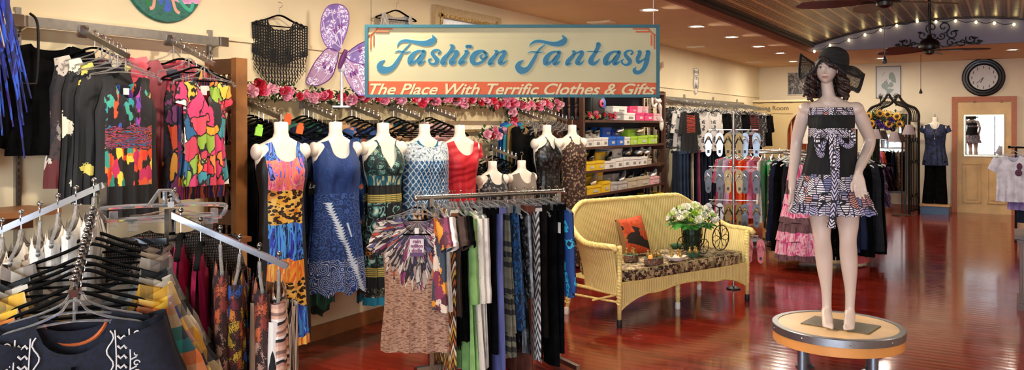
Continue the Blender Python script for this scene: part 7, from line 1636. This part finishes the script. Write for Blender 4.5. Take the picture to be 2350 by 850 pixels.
# ============================================================ ROUND RACKS
def round_rack(cx,cy,rad,z,label,mats,lens,n,grp,hk='white',kinds=None,clabels=None,a0=0,skip=lambda a:False):
    t_=thing('round_rack',label,'clothes rack',(cx,cy,0))
    m=MB(); m.tube([(rad*math.cos(2*PI*i/48),rad*math.sin(2*PI*i/48),z) for i in range(48)],.013,8,closed=True); m.build('ring',CHROME2,t_)
    m=MB(); m.tube([(0,0,.03),(0,0,z-.12)],.02,10); 
    for k in range(3): a=k*PI/3*2; m.tube([(0,0,z-.15),(rad*math.cos(a),rad*math.sin(a),z)],.010,6)
    m.build('stem',CHROME2,t_)
    m=MB()
    for k in range(2): m.box((0,0,.04),(rad*1.3,.03,.03),Matrix.Rotation(k*PI/2+.4,4,'Z'))
    m.build('foot',CHROME2,t_,smooth=False)
    for i in range(n):
        a=a0+2*PI*i/n
        if skip(a): continue
        q=Vector((cx+rad*math.cos(a),cy+rad*math.sin(a),z+.016)); ry=a+PI+R.uniform(-.12,.12)      # faces along the ring
        j=i%len(mats); hang(hk,q,ry,'frosted hanger on '+grp,'hangers on '+grp)
        kd=(kinds or ['t'])[j%len(kinds or ['t'])]; key=(mats[j].name,lens[j],kd)
        if key not in gm: gm[key]=garment_mesh('m',mat=mats[j],L=lens[j],sh=.17,bust=.19,hem=.22 if kd!='s' else .22,offz=OFF,dep=.035,deph=.05,seed=j,sleeve=(.3,.05,.2) if kd=='t' else None,tank=kd!='t',nu=16,nv=10,amp=.02)
        put(gm[key],'dress' if kd!='t' else 'blouse',q,ry,clabels[j],group='%s, %s'%(clabels[j],grp))
ca=P(1778,350,11.1); cA=[cloth('#c83a28'),cloth('#e8622a'),cloth('#e880a8'),cloth('#d8d0c8'),cloth('#3a9a5a'),cloth('#7fb08a'),cloth('#26282e'),cloth('#d84a70'),cloth('#8a8a90'),cloth('#c8a8c8')]
lA=['red top on the round rack beyond the flip-flop stand','orange top on the round rack beyond the flip-flop stand','pink top on the round rack beyond the flip-flop stand','off-white top on the round rack beyond the flip-flop stand','green top on the round rack beyond the flip-flop stand','sage green top on the round rack beyond the flip-flop stand','charcoal top on the round rack beyond the flip-flop stand','rose top on the round rack beyond the flip-flop stand','grey top on the round rack beyond the flip-flop stand','lilac top on the round rack beyond the flip-flop stand']
round_rack(ca.x-.1,ca.y,.5,1.28,'round chrome rack of bright tops beyond the flip-flop stand',cA,[.85,.9,.8,.85,.95,.9,.9,.85,.9,.8],30,'the round rack of bright tops',clabels=lA)
cb=P(1893,352,9.75); OLP=p_swirl('brown_leaf_print',['#2a2018','#6a5a44','#3a3024','#8a7a60'],(14,14,8),1.2,2); TD=None
n=NT('pink_tie_dye_tiers'); zz=n.m2('ADD',n.xyz(n.co())[2],n.m2('MULTIPLY',n.noise(n.co(),14,2),.05)); st=n.nd('ShaderNodeMapping',{'Vector':n.co(),'Scale':(22,22,5)}).outputs[0]
f=n.noise(st,1,2,1.0); pk=n.ramp(f,['#b82a6a','#e8609a','#f4d8e0','#e04a88','#f0b8cc'],'LINEAR',[.32,.42,.5,.58,.68]); br=n.ramp(f,['#4a2a34','#7a5a60','#5a3a44'],'LINEAR',[.35,.5,.65])
band=n.m2('LESS_THAN',n.m2('ABSOLUTE',n.m2('SUBTRACT',n.m2('FRACT',n.m2('DIVIDE',zz,.42)),.2)),.2); PTD=n.fin(n.mix(band,pk,br),.8)
BD=[BLK,DGRY,OLP,BLK2,PR['greydamask'],BLK,PR['brownfloral'],NAVY]
lB=['black dress on the round rack behind the mannequin','charcoal dress on the round rack behind the mannequin','brown leaf print dress on the round rack behind the mannequin','matte black dress on the round rack behind the mannequin','grey damask dress on the round rack behind the mannequin','long black dress on the round rack behind the mannequin','small brown floral dress on the round rack behind the mannequin','navy dress on the round rack behind the mannequin']
round_rack(cb.x,cb.y,.47,1.30,'round chrome rack of dark dresses behind the mannequin',BD,[1.1,1.05,1.12,1.15,1.05,1.12,1.08,1.0],26,'the round rack of dark dresses',kinds=['s'],clabels=lB)
q=P(1838,352,9.15); q.z=1.30; put(skirt_mesh('m',PTD,L=1.08,w=.13,hem=.25,offz=-.10,dep=.06,deph=.15,folds=11,amp=.016,tiers=(.25,.45,.66,.87),seed=3,ragged=.01),'tiered_skirt',q,aV,'long pink and brown tie-dye tiered skirt hanging left of the mannequin'); hang('clip',q,aV,'clip hanger holding the pink tie-dye skirt')
for px,t,mt,lb,L in((1976,9.3,cloth('#3a4a7a'),'slate blue dress just right of the mannequin hand',1.0),(1982,9.45,cloth('#c85a5a'),'coral red dress peeking out right of the mannequin skirt',1.15)):
    q=P(px-14,350,t); q.z=1.28; put(garment_mesh('m',mt,L=L,sh=.16,bust=.17,hem=.22,offz=-.1,dep=.05,tank=True,seed=2),'dress',q,aV+.9,lb)
# hat and scarf bits by the arm
q=P(1966,290,9.6); m=MB(); m.lathe([(.12,0),(.10,.005),(.075,.02),(.07,.08),(.05,.10),(.001,.105)],20,caps=False); o=m.build('white_hat',WHT,ang=None); o.location=(q.x,q.y,1.60); o.name='hat'; tag(o,'small white cloth hat above the dark rack, seen beside the mannequin elbow','hat')
m=MB(); m.tube([(0,0,1.27),(0,0,1.60)],.01,8); m.lathe([(.05,1.598),(.04,1.605),(.01,1.60)],12); m.tube([(-.12,0,1.28),(.12,0,1.28)],.01,6); o=m.build('hat_stand',IRON); o.location=(q.x,q.y,0); tag(o,'thin dark stand rising from the round rack under the white hat','stand')
# ============================================================ BACK: arbor, mirror, lamps, bust, scarf
YA=16.35; xl,xr=-2.25,-1.545
t_=thing('garden_arbor','black wrought iron arched arbor with curled side panels near the back wall','arbor',((xl+xr)/2,YA,0)); cxA=(xl+xr)/2; hw_=(xr-xl)/2
def ogee(y,dz=0):
    pts=[(-hw_,y,1.72+dz),(-hw_,y,1.86+dz),(-hw_*.82,y,1.97+dz),(-hw_*.45,y,2.03+dz),(-hw_*.18,y,2.12+dz),(0,y,2.22+dz),(hw_*.18,y,2.12+dz),(hw_*.45,y,2.03+dz),(hw_*.82,y,1.97+dz),(hw_,y,1.86+dz),(hw_,y,1.72+dz)]
    return cr(pts,6)
for yy,xo in((0,0),(.62,.10)):
    m=MB(); m.tube([(x+xo,y,z) for x,y,z in ogee(yy)],.022,8)
    for s in(-1,1): m.tube([(s*hw_+xo,yy,0),(s*hw_+xo,yy,1.73)],.022,8)
    m.build('arch',IRON,t_)
for s in(-1,1):
    m=MB()
    for z in(.06,.32,.95,1.35,1.72): m.tube([(s*hw_,0,z),(s*hw_+.10,.62,z)],.012,6)
    for f in(.22,.40,.60,.78): m.tube([(s*hw_+.10*f,.62*f,.06),(s*hw_+.10*f,.62*f,1.35 if f in(.22,.78) else 1.5)],.010,6)
    for z0 in(.32,.95,1.35):
        for f0,sg in((.22,1),(.78,-1)):
            m.tube([(s*hw_+.10*(f0+sg*.10*math.cos(a)*(1-.05*a)),.62*(f0+sg*.10*math.cos(a)*(1-.05*a)),z0+.06*math.sin(a)*(1-.05*a)) for a in [.4*i for i in range(14)]],.008,5)
    m.ell((s*hw_+.05,.31,1.56),(.02,.03,.05),8,6); m.build('side_panel',IRON,t_)
    m=MB()
    for k in range(4): f=.2+.2*k; m.tube(cr([(s*hw_+.10*f,.62*f,1.72),(s*hw_*.97+.10*f,.62*f,1.90),(s*hw_*.7+.10*f,.62*f,2.0),(s*hw_*.2+.1*f,.62*f,2.1)],5),.009,6)
    m.build('roof_bars',IRON,t_)
for xo in(-.13,.13):
    m=MB()
    for k in range(5): a=-1.2+.6*k; m.tube([(xo,0,2.12),(xo+.05*math.sin(a),.02*math.cos(k),2.19+.05*math.cos(a))],[.014,.003],6)
    m.tube([(xo,0,2.0),(xo,0,2.14)],.010,6); m.build('finial',IRON,t_)
# sunflower planter
q=onY(2028,275,YA-.05); t_=thing('sunflower_basket','wire basket of sunflowers with purple blooms hung in the arbor arch','flowers',(q.x,YA-.06,q.z-.10)); rr=random.Random(8)
m=MB()
for z in(0,.10,.20): m.tube([(-.33,-.06,z),(.33,-.06,z),(.33,.06,z),(-.33,.06,z)],.006,5,closed=True)
for k in range(14): x=-.33+.66*k/13; m.tube([(x,-.06,0),(x,-.06,.20)],.004,5)
m.build('wire_basket',IRON,t_); m=MB(); leaves(m,(0,-.02,.13),140,(.31,.07,.11),rr,.08); m.build('foliage',plain('#3f5a2a',.6,var=.25),t_,ang=None)
pm_=MB()
for k in range(16): a=2*PI*k/16; pm_.add([(0.02*math.cos(a),0.02*math.sin(a),0),(.055*math.cos(a-.16),.055*math.sin(a-.16),.006),(.082*math.cos(a),.082*math.sin(a),-.004),(.055*math.cos(a+.16),.055*math.sin(a+.16),.006)],[(0,1,2,3)])
pet=pm_.mesh('petals',plain('#e8a81c',.6,var=.12),ang=None); cm=MB(); cm.ell((0,0,.004),(.034,.034,.014),14,8); cen=cm.mesh('centre',plain('#2a1a0e',.8,var=.2,nscale=80,bump=.6))
for x,z in((-.25,.17),(-.20,.03),(-.05,.22),(.23,.16),(.10,.02),(.28,.02),(.08,.20),(-.30,.06)):
    o=bpy.data.objects.new('sunflower',pet); COL.objects.link(o); o.parent=t_; o.location=(x,-.10,z); o.rotation_euler=(PI/2+rr.uniform(-.3,.3),rr.uniform(-.4,.4),0); c=bpy.data.objects.new('flower_centre',cen); COL.objects.link(c); c.parent=o
for x,z in((-.02,-.02),(.06,-.05),(-.08,.05),(.15,.09)):
    o=bpy.data.objects.new('purple_bloom',rose_mesh(plain('#5a3a8a',.6,var=.15),.06,3)); COL.objects.link(o); o.parent=t_; o.location=(x,-.10,z); o.rotation_euler=(PI/2,0,0)
# standing mirror
a=onY(1993,262,17.05); b=onY(2082,445,17.05); w=b.x-a.x; h=a.z-b.z
t_=thing('standing_mirror','tall dark framed mirror leaning behind the iron arbor, full of clothes reflections','mirror',((a.x+b.x)/2,17.05,b.z)); m=MB()
for c,d in(((0,0,.02),(w,.05,.04)),((0,0,h-.02),(w,.05,.04)),((-w/2+.02,0,h/2),(.04,.05,h-.08)),((w/2-.02,0,h/2),(.04,.05,h-.08))): m.box(c,d)
m.build('frame',plain('#1e1612',.4,.1),t_,smooth=False); m=MB(); m.box((0,-.005,h/2),(w-.06,.012,h-.06)); m.build('mirror_pane',MIRR,t_,smooth=False); t_.rotation_euler=(-.02,0,.05)
m=MB(); 
for s in(-1,1): m.box((s*(w/2-.1),.02,-b.z/2),(.04,.04,b.z))
m.build('leg',plain('#1e1612',.4,.1),t_,smooth=False) if False else None
for s in(-1,1): m=MB(); m.box((s*(w/2-.04),.02,-b.z/2+.0),(.04,.05,b.z)); m.build('leg',plain('#1e1612',.4,.1),t_,smooth=False)
# floor lamp with three shades
q=onY(2070,400,16.2); t_=thing('floor_lamp','thin brown floor lamp with small pleated grey shades in front of the tall mirror','lamp',(q.x,16.2,0)); LM=plain('#4a3022',.4,.4,name='bronze_lamp')
m=MB(); m.tube([(0,0,.02),(0,0,1.62)],.014,8); m.build('pole',LM,t_); m=MB(); m.lathe([(.001,0),(.17,0),(.17,.015),(.03,.04),(.001,.04)],24); m.build('base',LM,t_)
SHD=p_stripe('pleated_grey_shade',['#8a7c80','#6a5c64','#9a8c90'],18,'X'); 
for px,py in((2009,309),(2052,316),(2086,299)):
    r=onY(px,py,16.2); dx=r.x-q.x; m=MB(); m.tube(cr([(0,0,1.45),(dx*.5,0,1.38),(dx,0,r.z-.10)],5),.008,6); ar=m.build('lamp_arm',LM,t_)
    m=MB(); m.lathe([(.055,r.z+.10),(.12,r.z-.08)],24,Matrix.Translation((dx,0,0)),caps=False); m.lathe([(.053,r.z+.10),(.118,r.z-.08)],24,Matrix.Translation((dx,0,0)),caps=False); m.build('lamp_shade',SHD,ar)
# purple scarf hanging diagonally
PS=p_floral('purple_print_scarf','#2c2450','#5a4a90','#b06a50',30)
q=onY(2012,390,15.9); q2=onY(2038,480,15.9); m=MB()
m.grid(lambda u,v:(q.x+(q2.x-q.x)*v+(u-.5)*.22*(1-.4*v)+.012*math.sin(v*20),15.9+.04*math.sin(u*14),q.z+(q2.z-q.z+.03)*v),16,20); m.grid(lambda u,v:(q.x+(q2.x-q.x)*v+(u-.5)*.22*(1-.4*v)+.012*math.sin(v*20),15.92+.04*math.sin(u*14),q.z+(q2.z-q.z+.03)*v),16,20)
tag(m.build('scarf',PS),'long purple patterned scarf falling diagonally to the floor right of the mannequin','scarf')
m=MB(); r=onY(2000,400,15.95); m.tube([(r.x,15.95,0),(r.x,15.95,r.z+.15)],.012,8); m.box((r.x,15.95,.02),(.3,.3,.03)); m.tube([(r.x-.1,15.95,r.z+.15),(q.x+.12,15.9,r.z+.14)],.010,6)
tag(m.build('scarf_stand',IRON),'thin dark metal stand that holds the purple scarf near the back','stand')
for px,mt,lb in((1985,PR['greydamask'],'grey patterned scarf on the dark stand beside the arbor'),(1996,cloth('#20222a'),'black scarf on the dark stand beside the arbor')):
    r=onY(px,385,15.95); m=MB(); m.grid(lambda u,v:(r.x+(u-.5)*.16*(1+.4*v),15.93+.03*math.sin(u*16),r.z-.62*v),14,8); m.grid(lambda u,v:(r.x+(u-.5)*.16*(1+.4*v),15.95+.03*math.sin(u*16),r.z-.62*v),14,8); tag(m.build('scarf',mt),lb,'scarf')
# dressed form by the door
q=onY(2146,300,16.9); q0=onY(2146,484,16.9)
bz_=.20; t_=thing('display_block','blue painted block with a wooden lid under the navy dressed form','block',(q.x,16.9,0)); m=MB(); m.box((0,0,.075),(.46,.34,.15)); m.build('body',plain('#4a6a8e',.5),t_,smooth=False); m=MB(); m.box((0,0,.165),(.49,.37,.035)); m.build('lid',plain('#c89a62',.4),t_,smooth=False)
t_=thing('dressed_form','headless form in a navy cap-sleeve top and wide black trousers beside the back door','mannequin',(q.x,16.9,1.70),0)
o=bpy.data.objects.new('torso',TOR); COL.objects.link(o); o.parent=t_; o=bpy.data.objects.new('hanging_hook',TH_); COL.objects.link(o); o.parent=t_
m=MB(); 
for s in(-1,1): m.tube([(s*.07,0,-.60),(s*.08,0,-1.5)],[.08,.06],12)
m.build('legs',WHITEP,t_)
on(t_,garment_mesh('m',p_swirl('navy_beaded_knit',['#141e40','#26345e','#101830'],(20,20,20),1,2,interp='LINEAR'),L=.80,sh=.20,bust=.185,waist=.165,hem=.215,neck=.08,nf=.10,nb=.03,deph=.13,seed=5,sleeve=(.10,.06,.5),**kw),'navy_top')
on(t_,pants_mesh('m',BLK,L=.79,w=.172,hem=.105,offz=-.72,dep=.085,seed=4),'black_trousers')
m=MB(); m.tube(cr([(-.05,-.08,-.03),(-.03,-.16,-.16),(0,-.17,-.22),(.03,-.16,-.16),(.05,-.08,-.03)],6),.003,5); m.tube([(0,-.17,-.22),(0,-.165,-.30)],.005,6); m.ell((0,-.168,-.31),(.012,.006,.02),8,6); m.build('necklace',CHROME,t_)
# ============================================================ RIGHT EDGE: rack and cabinet
q=P(2322,338,11.6); t_=thing('clothes_rack','dark metal clothes rack cut by the right edge of the picture','clothes rack',(q.x,q.y,0))
m=MB(); m.tube([(-.02,0,1.33),(1.1,-.2,1.33)],.016,8); m.ell((-.03,0,1.33),.022,8,6); m.build('rail',IRON,t_); 
for x in(.05,1.05): m=MB(); m.tube([(x,-.2*x,0.02),(x,-.2*x,1.33)],.016,8); m.build('upright',IRON,t_); m=MB(); m.box((x,-.2*x,.03),(.04,.5,.03)); m.build('foot',IRON,t_,smooth=False)
aR=math.atan2(*( lambda v_:(-v_.x,v_.y))((FW+RT*((2322-CX)/FPX)).normalized()))
tw=put(garment_mesh('m',cloth('#dcdcec'),L=.68,sh=.2,bust=.21,hem=.22,neck=.07,offz=-.10,dep=.06,seed=3,sleeve=(.17,.08,.5)),'white_tee',q+Vector((.02,-.08,0)),aR-.1,'white tee with a small dark printed figure at the right edge, foremost on its rack')
m=MB(); m.ell((.08,-.078,-.27),(.035,.006,.05),10,8); m.ell((.07,-.078,-.36),(.045,.006,.05),10,8); m.build('printed_figure',plain('#5a2a4a',.7,var=.3,nscale=60),tw); hang('white',q+Vector((.02,-.08,.012)),aR-.1,'white plastic hanger holding the white tee at the right edge')
for k,(mt,lb,L) in enumerate(((cloth('#9a8ac8'),'lilac top behind the white tee at the right edge',.8),(cloth('#1a2238'),'dark navy dress behind the white tee at the right edge',.98),(cloth('#c8b8e0'),'pale violet dress at the right edge of the picture',.9),(BLK,'black dress on the rack at the right edge',1.0))):
    p_=q+Vector((.14+.10*k,-.03-.02*k,0)); hang('white',p_+Vector((0,0,.016)),aR-.3,'plastic hanger behind the white tee at the right edge','hangers behind the white tee'); put(garment_mesh('m',mt,L=L,sh=.17,bust=.19,hem=.21,offz=-.1,dep=.04,seed=k,tank=True),'dress',p_,aR-.3,lb)
q=onZ(2337,705,0); t_=thing('display_cabinet','dark carved wooden cabinet cut by the right edge of the picture','cabinet',(q.x+.30,q.y+.1,0),aR)
m=MB(); m.box((0,.0,.33),(.58,.5,.60)); m.build('body',DW,t_,smooth=False); m=MB(); m.box((0,0,.65),(.66,.56,.035)); m.box((0,0,.61),(.62,.53,.03)); m.build('top',DW,t_,smooth=False); m=MB(); m.box((0,0,.03),(.62,.54,.06)); m.build('plinth',DW,t_,smooth=False)
for s in(-1,1):
    m=MB(); m.box((s*.14,-.255,.34),(.25,.015,.48)); d_=m.build('door',plain('#5a3422',.4),t_,smooth=False); m=MB(); m.ell((s*.03,-.27,.36),.012,8,6); m.build('knob',CHROME2,d_)
q2=onZ(1978,520,0); m=MB(); m.tube([(-.25,0,.04),(.05,0,.04)],.014,8); m.tube([(.04,0,.04),(.04,0,0)],.012,8); m.tube([(-.25,0,.04),(-.25,0,1.2)],.014,8); m.tube([(-.25,0,0),(-.25,0,.04)],.012,8); o=m.build('rack_base',CHROME2); o.location=q2; o.name='garment_stand'; tag(o,'low chrome stand foot showing on the floor right of the mannequin legs','stand')
# ============================================================ camera / view
drop_protos()
cam=bpy.data.cameras.new('camera'); co=bpy.data.objects.new('camera',cam); COL.objects.link(co)
co.location=(0,0,EYE); co.rotation_euler=(PI/2,0,TH); cam.sensor_width=36; cam.lens=36*FPX/2350; cam.shift_y=-(425-HY)/2350; cam.clip_end=200
S.camera=co
S.view_settings.view_transform='Standard'; S.view_settings.look='None'; S.view_settings.gamma=1; S.view_settings.use_curve_mapping=False
S.view_settings.exposure=0.0
S.cycles.max_bounces=8; S.cycles.transparent_max_bounces=12; S.cycles.use_denoising=True; S.cycles.sample_clamp_indirect=4; S.cycles.caustics_reflective=False; S.cycles.caustics_refractive=False
